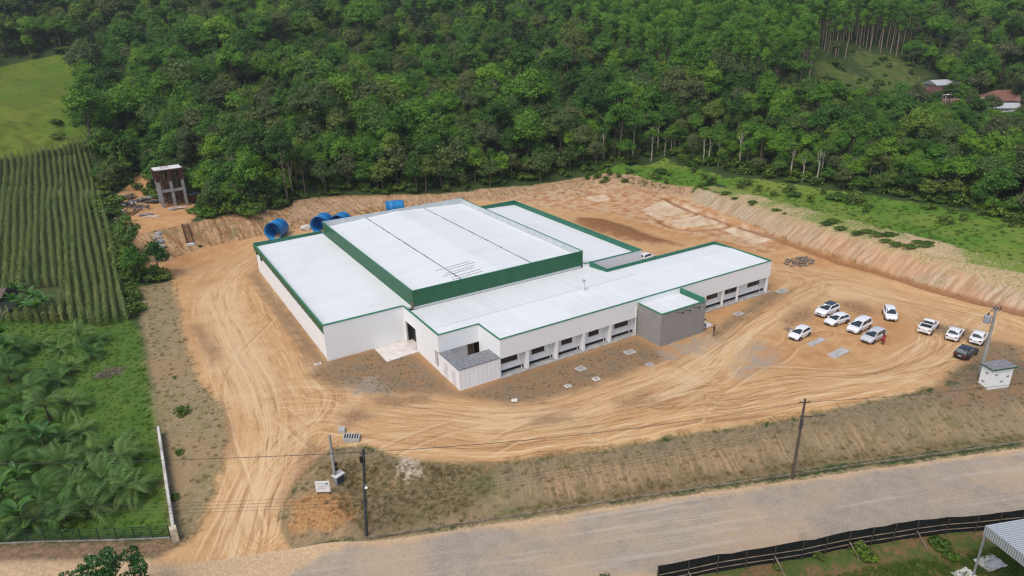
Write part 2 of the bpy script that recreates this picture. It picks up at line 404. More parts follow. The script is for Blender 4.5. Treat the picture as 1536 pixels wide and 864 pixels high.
for nme, ps in (('damp', P_DAMP), ('wash', P_WASH), ('crest', [P_CREST]), ('rear', [P_REAR]), ('sho', P_SHO), ('sand', P_SAND), ('pale', P_PALE), ('lawn', [P_LAWN]), ('corn', [P_CORN]), ('meadow', [P_MEADOW]), ('dirt', [P_DIRT]), ('weedy', P_WEEDY), ('gravel', P_GRAVEL), ('verge', [P_VERGE]), ('shelf', P_SHELF), ('terr', [P_TERR]),
                ('cut', P_CUT), ('backb', [P_BACKB]), ('rbank', [P_RBANK]), ('bank', [P_BANK]), ('greenb', P_GREENB), ('spoil', P_SPOIL), ('plot', P_PLOT), ('mound', [MOUND]), ('south', [P_SOUTH]), ('clear', P_CLEAR)):
    zone(nme, *ps)
# wheel tracks: direction fields along the lorry routes
TRACKS = [
    ([(330, 858), (362, 770), (385, 700), (388, 630), (362, 560), (335, 500), (322, 450), (345, 405), (400, 372), (470, 345)], 6.5),
    ([(395, 800), (410, 740), (450, 690), (530, 655), (640, 640), (760, 645), (900, 625), (1060, 595), (1200, 580), (1330, 565), (1420, 530), (1480, 480)], 5.0),
    ([(430, 600), (520, 600), (640, 615), (780, 625), (900, 600), (1010, 560), (1090, 505), (1150, 465), (1210, 425), (1170, 400)], 4.5),
    ([(1160, 398), (1230, 410), (1320, 432), (1440, 460), (1580, 505)], 4.0),
    ([(540, 668), (610, 676), (700, 682), (800, 676), (950, 650), (1100, 625), (1260, 598), (1380, 572)], 3.0),
    ([(990, 600), (1060, 560), (1120, 500), (1200, 440), (1260, 425), (1380, 470), (1400, 520), (1330, 560), (1180, 575), (1080, 600)], 4.0),
    ([(720, 296), (800, 305), (880, 330), (960, 365), (1010, 372)], 5.0),
    ([(380, 430), (420, 480), (470, 560), (500, 600), (440, 680)], 4.0)]
for i, (pts, w) in enumerate(TRACKS):
    S, D = pathsd(smooth_path(G(*pts), 8), GX, GY)
    vattr('trk%d' % i, S, D, np.exp(-(D / w) ** 2))
S, D = pathsd(dens(G((430, 650), (640, 700), (800, 684), (1000, 654), (1200, 624), (1400, 592), (1580, 566)), 3), GX, GY)
vattr('bankuv', S, D, np.zeros(len(S)))
S, D = pathsd(dens(G((1030, 299), (1090, 322), (1150, 349), (1300, 401), (1420, 439), (1600, 494)), 3), GX, GY)
vattr('rbankuv', S, D, np.zeros(len(S)))
S, D = pathsd(dens(G((196, 380), (282, 368), (402, 350), (450, 342), (560, 310), (700, 300), (860, 280), (1030, 290)), 3), GX, GY)
vattr('cutuv', S, D, np.zeros(len(S)))
tr = np.full(len(GX), 9.0)
for T in TRENCH: tr = np.minimum(tr, np.abs(pathsd(T, GX, GY)[1]))
fattr('z_trench', 1.0 - tr)
RUTS = [[(300, 860), (380, 690), (400, 600), (350, 500), (330, 440), (380, 390)], [(340, 858), (420, 700), (470, 640), (560, 650), (700, 668), (860, 658), (1040, 625)], [(470, 590), (640, 606), (800, 612), (960, 570), (1060, 520), (1150, 455)],
        [(1175, 415), (1300, 440), (1440, 470), (1560, 505)], [(960, 600), (1120, 560), (1290, 560), (1385, 520), (1395, 505)], [(520, 600), (440, 520), (400, 440), (420, 390)]]
RUTS2 = [[(560, 690), (680, 640), (860, 600), (990, 540)], [(420, 620), (500, 680), (540, 690)], [(1010, 540), (980, 570), (900, 600), (800, 640), (700, 690)], [(1100, 610), (1040, 570), (985, 540)], [(1240, 500), (1180, 520), (1060, 590), (900, 650)], [(1190, 510), (1160, 540), (1060, 560)], [(1440, 545), (1380, 560), (1250, 590), (1080, 620)], [(380, 800), (330, 640), (330, 560), (400, 480)]]
for nm, RR in (('rutA', RUTS), ('rutB', RUTS2)):
    bs = np.full(len(GX), 9.0); bS = np.zeros(len(GX))
    for i, pts in enumerate(RR):
        S, D = pathsd(smooth_path(G(*pts), 8), GX, GY); k = np.abs(D) < np.abs(bs); bs[k] = D[k]; bS[k] = S[k] + 40 * i
    vattr(nm, bS, np.clip(bs, -4, 4), np.zeros(len(GX)))
ROADC = smooth_path([gp(*p)[:2] for p in [(-250, 968), (0, 938), (300, 905), (560, 871), (800, 835), (1024, 799), (1300, 757), (1536, 722), (1800, 682)]], 8)
S, D = pathsd(ROADC, GX, GY); vattr('roaduv', S, D, np.zeros(len(S)))

def ground_material():
    t = NT('earth_and_grass'); p = t.pos()
    n1 = t.noise(p, .06, 5, .6); n2 = t.noise(p, .45, 5, .62); n3 = t.noise(p, 2.6, 4, .65); n4 = t.noise(p, 9.0, 3, .7)
    edge = t.add(t.mul(t.math('SUBTRACT', n2, .5), 5.0), t.mul(t.math('SUBTRACT', n3, .5), 2.6))
    def zn(nm, amp=1.0, w=.35, off=0.0):
        return t.ramp(t.add(t.add(t.attr('z_' + nm), off), t.mul(edge, amp)), -w, w)
    # streaks that follow the wheel tracks
    acc = None; light = None
    for i in range(len(TRACKS)):
        s = t.sep(t.attr('trk%d' % i, 'Vector'))
        wv = t.add(s[1], t.mul(t.math('SUBTRACT', n1, .5), 2.0))
        a = t.noise(t.comb(t.mul(s[0], .035), t.mul(wv, .9), i * 7.3), 1.0, 4, .68, .15)
        b = t.noise(t.comb(t.mul(s[0], .16), t.mul(wv, 4.6), i * 3.1 + 50), 1.0, 3, .65)
        v = t.mul(t.add(t.mul(t.math('SUBTRACT', a, .5), 1.15), t.mul(t.math('SUBTRACT', b, .5), 1.25)), s[2])
        acc = v if acc is None else t.add(acc, v)
        light = s[2] if light is None else t.math('MAXIMUM', light, s[2])
    streak = acc
    O1, O2, O3, O4 = (.50, .30, .138), (.385, .182, .066), (.61, .445, .265), (.26, .13, .06)
    d = t.mix(t.ramp(t.add(t.mul(n1, .45), t.mul(n2, .55)), .36, .64), O2, O1)
    d = t.mix(t.ramp(n1, .42, .30, 0, .6), d, (.43, .215, .095))
    d = t.mix(t.mul(light, .5), d, (.56, .365, .18))
    d = t.mix(t.mul(zn('pale', 1.2, 3.0), .62), d, (.62, .45, .26))
    d = t.mix(t.ramp(streak, .02, .27, 0, .95), d, O3)
    d = t.mix(t.ramp(streak, -.05, -.34, 0, .8), d, O4)
    d = t.mix(t.ramp(n1, .56, .72, 0, .6), d, (.33, .16, .06))
    for nm in ('rutA', 'rutB'):
        s = t.sep(t.attr(nm, 'Vector')); wob = t.mul(t.math('SUBTRACT', t.noise(t.comb(t.mul(s[0], .12), 0, 0), 1.0, 2), .5), .5)
        tw_ = t.ramp(t.math('ABSOLUTE', t.math('SUBTRACT', t.math('ABSOLUTE', t.add(s[1], wob)), .78)), .10, .34, 1, 0)
        brk = t.ramp(t.noise(t.comb(t.mul(s[0], .09), t.mul(s[1], .2), 9), 1.0, 3), .42, .58)
        lug = t.ramp(t.math('FRACT', t.mul(s[0], 2.2)), .2, .5, .8, 1)
        d = t.mix(t.mul(t.mul(tw_, brk), t.mul(lug, .30)), d, (.25, .125, .052))
        d = t.mix(t.mul(t.ramp(t.math('ABSOLUTE', t.math('SUBTRACT', t.math('ABSOLUTE', t.add(s[1], wob)), 1.25)), .05, .22, .45, 0), brk), d, (.66, .49, .29))
    d = t.mix(t.mul(zn('damp', .8, 1.4), .85), d, t.mix(t.ramp(n3, .35, .65), (.17, .10, .055), (.30, .17, .085)))
    d = t.mix(t.ramp(n3, .35, .75, 0, .5), d, t.mix(.5, d, O3))
    d = t.mix(t.ramp(n4, .62, .78, 0, .35), d, (.27, .17, .09))
    # forest floor under everything
    c = t.mix(t.ramp(n3, .35, .7), (.030, .052, .016), (.055, .085, .026))
    gA = t.mix(t.ramp(n2, .3, .7), (.062, .125, .018), (.105, .165, .032))
    gA = t.mix(t.ramp(n3, .3, .72, 0, .6), gA, (.04, .095, .012))
    gA = t.mix(t.ramp(n4, .55, .75, 0, .5), gA, (.16, .20, .05))
    dry = t.mix(t.ramp(n2, .35, .65), (.27, .20, .115), (.19, .16, .075))
    dry = t.mix(t.ramp(n3, .45, .68, 0, .75), dry, (.34, .27, .16))
    dry = t.mix(t.ramp(n4, .5, .75, 0, .32), dry, (.12, .11, .05))
    dry = t.mix(t.ramp(n1, .5, .68, 0, .6), dry, (.30, .20, .11))
    c = t.mix(zn('clear', 2.2, 2.0), c, t.mix(t.ramp(n2, .4, .7), (.055, .10, .02), (.13, .12, .045)))
    mw = t.mix(t.ramp(n1, .35, .65), (.095, .165, .018), (.155, .185, .026))
    mw = t.mix(t.ramp(n3, .45, .7, 0, .55), mw, (.06, .115, .014))
    mw = t.mix(t.ramp(n4, .45, .7, 0, .5), mw, (.05, .09, .014))
    mw = t.mix(t.ramp(n2, .48, .68, 0, .6), mw, (.045, .095, .014))
    mw = t.mix(t.ramp(t.noise(t.scale(p, (.5, 1.6, 1)), .5, 5, .7), .52, .66, 0, .5), mw, (.13, .125, .03))
    c = t.mix(zn('meadow', .7), c, mw)
    c = t.mix(zn('corn', .3), c, t.mix(t.ramp(n3, .4, .7), (.055, .08, .028), (.09, .085, .035)))
    c = t.mix(zn('lawn', .35), c, gA)
    sh = t.mix(t.ramp(n1, .4, .62), (.085, .175, .020), (.17, .22, .04))
    sh = t.mix(t.ramp(n3, .45, .72, 0, .4), sh, (.06, .125, .018))
    c = t.mix(zn('shelf', .9), c, sh)
    c = t.mix(zn('crest', .35, .6), c, t.mix(t.ramp(t.add(n1, t.mul(t.math('SUBTRACT', n3, .5), .5)), .36, .56), t.mix(t.ramp(n3, .4, .7), (.46, .34, .20), (.34, .26, .14)), sh))
    c = t.mix(zn('verge', .6, .9), c, dry)
    c = t.mix(zn('terr', .35), c, d)
    c = t.mix(zn('sand', .35, .6), c, t.mix(t.ramp(n3, .35, .7), (.40, .275, .16), (.56, .41, .25)))
    c = t.mix(zn('sho', .5, .8), c, t.mix(t.ramp(n3, .35, .7), (.15, .10, .06), (.26, .175, .105)))
    c = t.mix(zn('dirt', .55, .8), c, d)
    def face(uv, k, lo, hi):
        s = t.sep(t.attr(uv, 'Vector'))
        w = t.add(s[0], t.mul(t.math('SUBTRACT', n2, .5), 1.2))
        return t.noise(t.comb(t.mul(w, k), t.mul(s[1], .16), 0), 1.0, 4, .65), s
    # cut banks, raw clay with rills down the slope
    st, s = face('cutuv', 1.1, 0, 0)
    cb = t.mix(t.ramp(st, .35, .65), (.22, .105, .045), (.46, .30, .16))
    cb = t.mix(t.ramp(n2, .48, .66, 0, .8), cb, (.20, .16, .075))
    c = t.mix(zn('cut', .25), c, cb)
    cb2 = t.mix(t.ramp(n3, .4, .7, 0, .9), t.mix(t.ramp(st, .35, .65), (.33, .19, .11), (.50, .33, .20)), dry)
    c = t.mix(zn('backb', .5), c, cb2)
    st, s = face('rbankuv', 1.35, 0, 0)
    rb = t.mix(t.ramp(st, .32, .68), (.36, .20, .105), (.53, .35, .21))
    rb = t.mix(t.ramp(t.add(s[0], t.mul(n1, 30)), 62, 38, 0, .8), rb, t.mix(t.ramp(st, .35, .65), (.30, .235, .155), (.45, .35, .23)))
    rb = t.mix(t.ramp(n1, .42, .6, 0, .8), rb, t.mix(t.ramp(st, .4, .6), (.30, .235, .15), (.50, .42, .31)))
    rb = t.mix(t.ramp(t.add(t.mul(s[1], .30), t.mul(n2, 1.2)), 1.3, 2.1, 0, .9), rb, t.mix(t.ramp(n3, .4, .7), (.46, .34, .19), (.15, .17, .05)))
    rb = t.mix(t.ramp(t.add(n1, t.mul(t.math('SUBTRACT', n2, .5), .8)), .55, .68, 0, .75), rb, t.mix(t.ramp(n3, .4, .7), (.40, .31, .19), (.16, .17, .055)))
    c = t.mix(zn('rbank', .35), c, rb)
    # road bank
    st, s = face('bankuv', 3.1, 0, 0)
    bk = t.mix(t.ramp(t.add(t.mul(st, .6), t.mul(n3, .4)), .36, .66), (.19, .14, .08), (.41, .275, .15))
    bk = t.mix(t.ramp(t.add(n1, t.mul(t.math('SUBTRACT', n3, .5), .6)), .40, .58, 0, .9), bk, t.mix(t.ramp(st, .45, .66, 0, .4), t.mix(.5, dry, (.20, .165, .105)), (.40, .29, .17)))
    bk = t.mix(t.ramp(n4, .48, .75, 0, .55), bk, (.11, .10, .05))
    bk = t.mix(t.ramp(n2, .52, .68, 0, .6), bk, t.mix(t.ramp(n3, .4, .7), (.12, .115, .045), (.22, .18, .09)))
    bk = t.mix(t.ramp(t.add(t.math('ABSOLUTE', s[1]), t.mul(t.math('SUBTRACT', n2, .5), 5)), .3, 3.2, .7, 0), bk, t.mix(t.ramp(n3, .35, .7), (.12, .10, .06), (.23, .18, .11)))
    c = t.mix(zn('bank', .35), c, bk)
    gb = t.mix(t.ramp(n3, .32, .66), (.085, .075, .035), (.20, .15, .08))
    gb = t.mix(t.ramp(n1, .5, .66, 0, .8), gb, (.085, .12, .03))
    gb = t.mix(t.ramp(n2, .55, .7, 0, .7), gb, (.27, .17, .085))
    c = t.mix(t.mul(zn('greenb', .8, .8), .85), c, gb)
    c = t.mix(t.mul(zn('spoil', .6, .8), .9), c, t.mix(t.ramp(n3, .35, .65), (.32, .15, .055), (.44, .26, .11)))
    c = t.mix(t.mul(zn('weedy', .9, 1.4), .88), c, t.mix(t.ramp(n2, .35, .66), t.mix(t.ramp(n3, .35, .7), (.125, .105, .07), (.25, .195, .135)), t.mix(.45, (.17, .125, .07), (.30, .165, .085))))
    c = t.mix(t.mul(zn('gravel', .7, 1.0), t.mul(t.ramp(n3, .25, .6, .5, .95), t.ramp(n2, .35, .6, .25, .9))), c, t.mix(t.ramp(n4, .35, .7), (.23, .20, .16), (.38, .345, .29)))
    rr = t.mix(t.ramp(n2, .38, .6), (.36, .17, .075), (.53, .37, .22))
    rr = t.mix(t.ramp(n3, .55, .72, 0, .7), rr, (.58, .46, .32))
    rr = t.mix(t.ramp(t.add(t.mul(n2, .5), t.mul(n4, .5)), .56, .66, 0, .8), rr, (.13, .15, .045))
    c = t.mix(t.mul(zn('rear', .8, 1.5), .75), c, rr)
    c = t.mix(t.mul(zn('plot', .25, .4), .85), c, t.mix(t.ramp(n2, .35, .65), (.50, .36, .22), (.62, .51, .37)))
    c = t.mix(t.mul(zn('mound', 1.0, 1.4), .85), c, t.mix(t.ramp(n3, .3, .7), (.13, .057, .024), (.25, .11, .045)))
    c = t.mix(t.mul(t.ramp(t.attr('z_trench'), .0, .7), .85), c, t.mix(n3, (.20, .085, .035), (.30, .15, .07)))
    c = t.mix(t.mul(zn('wash', .5, .5), .9), c, t.mix(t.ramp(n3, .3, .7), (.33, .26, .18), (.50, .43, .35)))
    s = t.sep(t.attr('roaduv', 'Vector'))
    so = t.mix(t.ramp(n2, .42, .6), (.19, .115, .06), (.075, .105, .025))
    c = t.mix(zn('south', .15), c, t.mix(t.ramp(n3, .4, .7, 0, .7), so, (.05, .085, .02)))
    h = t.add(t.mul(streak, .6), t.add(t.mul(n3, .5), t.mul(n4, .25)))
    return t.done(c, .95, t.bump(h, .55, .12), 0, .12)
gm.materials.append(ground_material())
ground = link('ground', gm); tag(ground, 'bare orange earth yard with banks, lawns and wooded slopes around it', 'ground', None, 'structure')

# ------------------------------------------------------------------ cobbled road
def strip_mesh(name, path, offs, lift, mt, zfun=None):
    P = np.array([p[:2] for p in path]); T = np.gradient(P, axis=0); T /= np.linalg.norm(T, axis=1)[:, None]; Nn = np.stack([-T[:, 1], T[:, 0]], 1)
    S = np.concatenate([[0], np.cumsum(np.linalg.norm(np.diff(P, axis=0), axis=1))])
    vs = []; uv = []
    for i in range(len(P)):
        for o in offs:
            q = P[i] + Nn[i] * o; vs.append((q[0], q[1], 0)); uv.append((S[i], o, 0))
    vs = np.array(vs); vs[:, 2] = hgt(vs[:, 0], vs[:, 1]) + lift
    k = len(offs)
    fs = [(i * k + j, i * k + k + j, i * k + k + j + 1, i * k + j + 1) for i in range(len(P) - 1) for j in range(k - 1)]
    me = bpy.data.meshes.new(name); me.from_pydata(vs.tolist(), [], [f[::-1] for f in fs]); me.materials.append(mt)
    a = me.attributes.new('uvw', 'FLOAT_VECTOR', 'POINT'); a.data.foreach_set('vector', np.array(uv, dtype=np.float32).ravel())
    return me
ROADP = np.array(dens([np.append(p, 0) for p in ROADC], .6))
SROAD = float(pathsd(ROADC, [gp(420, 885)[0]], [gp(420, 885)[1]])[0][0])
HWR = abs(float(pathsd(ROADC, [gp(1024, 757)[0]], [gp(1024, 757)[1]])[1][0])) + .2
def road_material():
    t = NT('cobble_paving'); uv = t.attr('uvw', 'Vector'); p = t.pos(); s = t.sep(uv)
    br = t.n('TexBrick', {'offset': .5}, Vector=uv, Color1=(.30, .262, .208, 1), Color2=(.375, .325, .262, 1), Mortar=(.26, .21, .155, 1), Scale=1.0)
    for k, v in (('Mortar Size', .035), ('Brick Width', .30), ('Row Height', .22), ('Bias', .0)): t.put(br, k, v)
    n1 = t.noise(p, .12, 5, .62); n2 = t.noise(p, .8, 5, .65); n3 = t.noise(p, 5, 3, .65)
    c = t.mix(t.ramp(n2, .3, .7, 0, .75), br.outputs[0], (.365, .315, .255))
    c = t.mix(t.ramp(n1, .42, .66, 0, .8), c, (.44, .33, .215))
    c = t.mix(t.ramp(n3, .52, .72, 0, .6), c, (.20, .175, .145))
    c = t.mix(t.ramp(t.noise(p, .3, 6, .7), .55, .7, 0, .6), c, (.235, .205, .17))
    lane = t.noise(t.comb(t.mul(s[0], .05), t.mul(s[1], 1.3), 3), 1, 3, .6)
    c = t.mix(t.ramp(lane, .52, .68, 0, .5), c, (.46, .40, .33))
    global SROAD
    e0 = t.add(t.math('ABSOLUTE', s[1]), t.ramp(t.add(s[0], t.mul(t.math('SUBTRACT', n1, .5), 14.0)), SROAD - 6, SROAD + 7, 4.5, 0))
    e = t.add(e0, t.mul(t.math('SUBTRACT', t.add(n2, t.mul(n1, 1.4)), 1.2), 1.6))
    c = t.mix(t.ramp(e, HWR - .1, HWR + .9), c, t.mix(t.ramp(n3, .35, .7), (.42, .29, .17), (.57, .42, .26)))
    return t.done(c, .92, t.bump(t.add(t.mul(br.outputs[1], -.6), n3), .35, .03), 0, .15)
road = link('road', strip_mesh('road', ROADP, np.linspace(-HWR - .9, HWR + .9, 15), .03, road_material()))
tag(road, 'grey cobbled road with sandy edges running past the bank', 'road', None, 'structure')
KERBP = np.array(dens(G((545, 808), (800, 770), (1024, 736), (1300, 696), (1536, 663), (1620, 650)), 1.0))
mb = MB()
for a, b in zip(KERBP[:-1], KERBP[1:]): mb.bar((a[0], a[1], a[2] + .03), (b[0], b[1], b[2] + .03), .14, .22)
kerb = mb.build('kerb', mat('kerb_stone', (.19, .155, .11), .9, .4)); tag(kerb, 'low dark stone kerb along the foot of the bank', 'kerb', None, 'structure')
# ------------------------------------------------------------------ the factory
def wall_white(name, k=1.0):
    t = NT(name); o = t.obj(); s = t.sep(o)
    st = t.noise(t.comb(t.mul(s[0], 1.5), t.mul(s[1], 1.5), t.mul(s[2], .18)), 1.0, 4, .6)
    c = t.mix(t.ramp(st, .45, .8, 0, .4), (.83 * k, .845 * k, .85 * k), (.75 * k, .76 * k, .76 * k))
    g = t.add(s[2], t.mul(t.math('SUBTRACT', t.noise(o, 1.7, 4), .5), .5))
    c = t.mix(t.ramp(g, .02, .30, .4, 0), c, (.50, .40, .29))
    return t.done(c, .7, None, 0, .25)
def roof_sheet(name, axis, base=(.69, .72, .72)):
    t = NT(name); o = t.obj(); s = t.sep(o); u = s[0] if axis == 0 else s[1]; v = s[1] if axis == 0 else s[0]
    k = t.math('FLOOR', t.math('DIVIDE', u, 1.02))
    wn = t.n('TexWhiteNoise', {'noise_dimensions': '1D'}, W=k).outputs[0]
    fr = t.math('FRACT', t.math('DIVIDE', u, 1.02))
    lap = t.ramp(t.math('ABSOLUTE', t.math('SUBTRACT', fr, .5)), .455, .495)
    c = t.mix(wn, tuple(x * .985 for x in base), tuple(x * 1.03 for x in base))
    c = t.mix(t.mul(lap, .30), c, (.40, .42, .44))
    st = t.noise(t.comb(t.mul(u, 2.2), t.mul(v, .12), 0), 1.0, 4, .6)
    c = t.mix(t.ramp(st, .5, .78, 0, .4), c, (.55, .56, .56))
    c = t.mix(t.ramp(t.noise(o, .13, 4), .5, .72, 0, .3), c, (.57, .57, .555))
    c = t.mix(t.ramp(t.noise(o, 3.0, 3), .62, .8, 0, .3), c, (.5, .47, .42))
    rib = t.math('ABSOLUTE', t.math('SINE', t.mul(u, PI / .255)))
    return t.done(c, .55, t.bump(rib, .08, .02), 0, .3)
def ribbed(name, base, axis, pitch=.3, low=.62):
    t = NT(name); o = t.obj(); s = t.sep(o); u = s[axis]
    rib = t.math('ABSOLUTE', t.math('SINE', t.mul(u, PI / pitch)))
    c = t.mix(t.ramp(rib, .0, .5), tuple(x * low for x in base), base)
    c = t.mix(t.ramp(t.noise(o, .7, 4), .4, .75, 0, .35), c, tuple(min(1, x * 1.5 + .01) for x in base))
    return t.done(c, .5, t.bump(rib, .4, .04), 0, .4)
GREEN = (.016, .105, .046); GREEN2 = (.022, .15, .098)
M_WALL = wall_white('white_render'); M_WALLG = wall_white('white_render_lower', .97)
M_RX = roof_sheet('roof_sheet_across', 1); M_RY = roof_sheet('roof_sheet_down', 0)
M_GX = ribbed('green_sheet_front', GREEN, 0); M_GY = ribbed('green_sheet_side', GREEN, 1)
M_G2X = ribbed('green_lining_front', GREEN2, 0); M_G2Y = ribbed('green_lining_side', GREEN2, 1)
M_LINX = ribbed('zinc_lining_front', (.50, .55, .56), 0); M_LINY = ribbed('zinc_lining_side', (.50, .55, .56), 1)
M_COP = mat('green_coping', (.03, .19, .10), .45, .15)
M_CONC = mat('concrete', (.36, .35, .33), .9, .18, 1.2, dirt=(.24, .19, .13, .6), bump=.3)
M_PALE = mat('pale_concrete', (.62, .59, .55), .85, .10, .8, dirt=(.47, .36, .25, .6))
M_BLACK = mat('black_plinth_paint', (.012, .014, .018), .5)
M_GLASS = mat('window_glass', (.015, .02, .025), .08, .3, spec=.6)
M_BRONZE = mat('bronze_frame', (.075, .06, .045), .5)
M_PIPE = mat('white_plastic_pipe', (.74, .74, .73), .5)
M_DARK = mat('painted_interior_shade', (.03, .03, .03), .9)  # near-black colour standing in for the shade inside openings
M_ZINC = mat('galvanised_steel', (.42, .44, .45), .45, .15, metal=.6)
t_ = NT('grey_block'); o_ = t_.obj(); s_ = t_.sep(o_)
b_ = t_.n('TexBrick', None, Vector=t_.comb(t_.add(s_[0], s_[1]), s_[2]), Color1=(.275, .265, .255, 1), Color2=(.315, .305, .295, 1), Mortar=(.20, .195, .19, 1), Scale=1.0)
for k_, v_ in (('Mortar Size', .012), ('Brick Width', .8), ('Row Height', .2)): t_.put(b_, k_, v_)
M_BLOCK = t_.done(t_.mix(t_.ramp(t_.noise(o_, .8, 5), .35, .75, 0, .6), b_.outputs[0], (.24, .23, .22)), .85)

fb = thing('factory_building', 'long white factory with stepped white roofs and green metal parapets', 'building')
def part(name, mb, mt, parent=None, label=None, **k):
    o = mb.build(name, mt, parent or fb, **k)
    if label: o['label'] = label
    return o
FT, LT, MT, RT, ET = 5.45, 5.4, 7.4, 5.25, 4.9
X0 = -5.9
# --- side hall with the hanging green fascia
w1 = MB().box(-17.4, X0, 17.2, 17.45, -.4, LT - .03).box(-17.30, -17.05, 17.45, 61.0, -.4, 3.35)
for yy in np.arange(17.45, 60.6, 6.15): w1.box(-17.28, -16.95, yy, yy + .35, 3.35, 4.7)
w1.box(-17.3, -4.4, 60.75, 61.0, -.4, 4.6)
part('wall', w1, M_WALL, label='white side hall wall with an open slot under the green fascia')
part('slot_shade_panel', MB().box(-17.0, -16.9, 17.5, 60.6, 3.3, 4.6), M_DARK)  # dark panel painted as the shade within the open slot
part('parapet', MB().box(-17.5, -17.42, 17.2, 61.15, 4.25, LT), M_GY, label='hanging green fascia along the side hall')
part('parapet', MB().box(-17.42, -4.5, 61.05, 61.15, 3.6, LT), M_G2X)
part('parapet', MB().box(-17.40, -17.34, 17.5, 61.04, 4.45, LT - .01), M_G2Y)
part('coping', MB().box(-17.54, X0 - .0, 17.14, 17.5, LT - .028, LT + .05).box(-17.54, -17.30, 17.5, 61.2, LT + .002, LT + .05).box(-17.30, -4.5, 61.0, 61.2, LT + .002, LT + .05), M_COP)
part('roof', MB().add([(-17.33, 17.46, 4.7), (-4.45, 17.46, 4.95), (-4.45, 61.02, 4.95), (-17.33, 61.02, 4.7), (-17.33, 17.46, 4.6), (-4.45, 17.46, 4.6), (-4.45, 61.02, 4.6), (-17.33, 61.02, 4.6)],
     [(0, 1, 2, 3), (4, 7, 6, 5), (0, 4, 5, 1), (1, 5, 6, 2), (2, 6, 7, 3), (3, 7, 4, 0)]), M_RX)
part('corner_post', MB().box(-17.35, -17.1, 60.2, 60.5, 3.3, 4.3), M_GY); part('corner_post', MB().box(-17.45, -17.2, 56.0, 56.25, 3.36, 4.24), M_GY)
part('downpipe', MB().tube([(-17.36, 17.32, 0), (-17.36, 17.32, 4.2)], .05), M_PIPE)
# --- main high hall
mx0, mx1, my0, my1 = -4.4, 25.7, 17.0, 60.3
part('wall', MB().box(mx0 + .15, mx1 - .15, my0 + .15, my1 - .15, 4.5, 6.3), M_WALLG)
for nm, bx, mt in (('parapet', (mx0, mx1, my0, my0 + .07, 4.95, MT), M_GX), ('parapet', (mx0, mx0 + .07, my0 + .071, my1 - .071, 4.75, MT), M_GY), ('parapet', (mx1 - .07, mx1, my0 + .071, my1 - .071, 4.6, MT), M_GY),
                   ('parapet', (mx0, mx1, my1 - .07, my1, 4.2, MT), M_GX)):
    part(nm, MB().box(*bx), mt, label='tall dark green sheet parapet of the high hall')
for b_ in ((mx0 + .08, mx1 - .08, my1 - .14, my1 - .075), (mx0 + .14, mx1 - .14, my0 + .075, my0 + .13)): part('parapet_lining', MB().box(*b_, 5.6, MT - .01), M_LINX)
for b_ in ((mx1 - .14, mx1 - .075), (mx0 + .075, mx0 + .13)): part('parapet_lining', MB().box(*b_, my0 + .14, my1 - .15, 5.6, MT - .01), M_LINY)
part('coping', MB().box(mx0 - .05, mx1 + .05, my0 - .05, my0 + .16, MT + .002, MT + .055).box(mx0 - .05, mx0 + .16, my0 + .16, my1 - .18, MT + .002, MT + .055).box(mx1 - .16, mx1 + .05, my0 + .16, my1 - .18, MT + .002, MT + .055), M_COP)
part('coping', MB().box(mx0 - .05, mx1 + .05, my1 - .18, my1 + .05, MT + .002, MT + .055), mat('zinc_coping', (.55, .60, .60), .5))
xm = (mx0 + mx1) / 2
zr = lambda x: 6.3 + .75 * (1 - abs(x - xm) / (mx1 - xm))
rf = MB()
for xa, xb in ((mx0 + .15, xm), (xm, mx1 - .15)):
    rf.add([(xa, my0 + .15, zr(xa)), (xb, my0 + .15, zr(xb)), (xb, my1 - .16, zr(xb)), (xa, my1 - .16, zr(xa))], [(0, 1, 2, 3)])
mroof = part('roof', rf, M_RX)
for q in (.29, .705):
    sm = MB()
    x = mx0 + q * (mx1 - mx0); y = my0 + .3
    while y < my1 - .4:
        ln = rng.uniform(.5, 1.5); wd = rng.uniform(.05, .11)
        dx = .02 * math.sin(y)
        sm.box(x - wd + dx, x + wd + dx, y, min(y + ln, my1 - .3), zr(x) - .02, zr(x) + .035); y += ln + rng.uniform(.02, .14)
    part('roof_joint', sm, mat('dark_sealant', (.10, .105, .11), .8, .4), mroof)
for k, (xa, ln, yy) in enumerate([(3.2, 5.2, 19.4), (3.5, 5.0, 20.3), (2.6, 5.4, 21.6), (3.4, 5.2, 22.4), (4.6, 4.6, 23.6), (2.8, 5.8, 24.5)]):
    part('roof_joint', MB().bar((xa, yy, zr(xa) + .02), (xa + ln, yy + .05, zr(xa + ln) + .02), .09, .03), mat('dark_sealant', (.10, .105, .11)), mroof)
part('gutter_outlet', MB().box(mx0 - .28, mx0 - .02, my0 - .35, my0 - .1, 5.05, 5.75), mat('bronze_box', (.16, .10, .05), .5))
# --- hall behind, to the far side
ry0, ry1, rx1 = 16.7, 58.9, 38.1
part('wall', MB().box(mx1 + .02, rx1, ry0, ry0 + .2, -.4, RT - .03).box(rx1 - .2, rx1, ry0 + .2, ry1, -.4, 4.0).box(mx1 + .02, rx1 - .2, ry1 - .2, ry1, -.4, 4.0), M_WALL)
part('parapet', MB().box(rx1 - .06, rx1 + .02, ry0 + .21, ry1 + .02, 4.02, RT), M_G2Y)
part('parapet', MB().box(mx1 + .02, rx1 - .07, ry1 - .06, ry1 + .02, 4.02, RT), M_G2X)
part('coping', MB().box(mx1 + .02, rx1 + .04, ry0 - .05, ry0 + .24, RT - .028, RT + .05).box(rx1 - .12, rx1 + .06, ry0 + .24, ry1 + .06, RT + .002, RT + .05).box(mx1 + .02, rx1 - .12, ry1 - .12, ry1 + .06, RT + .002, RT + .05), M_COP)
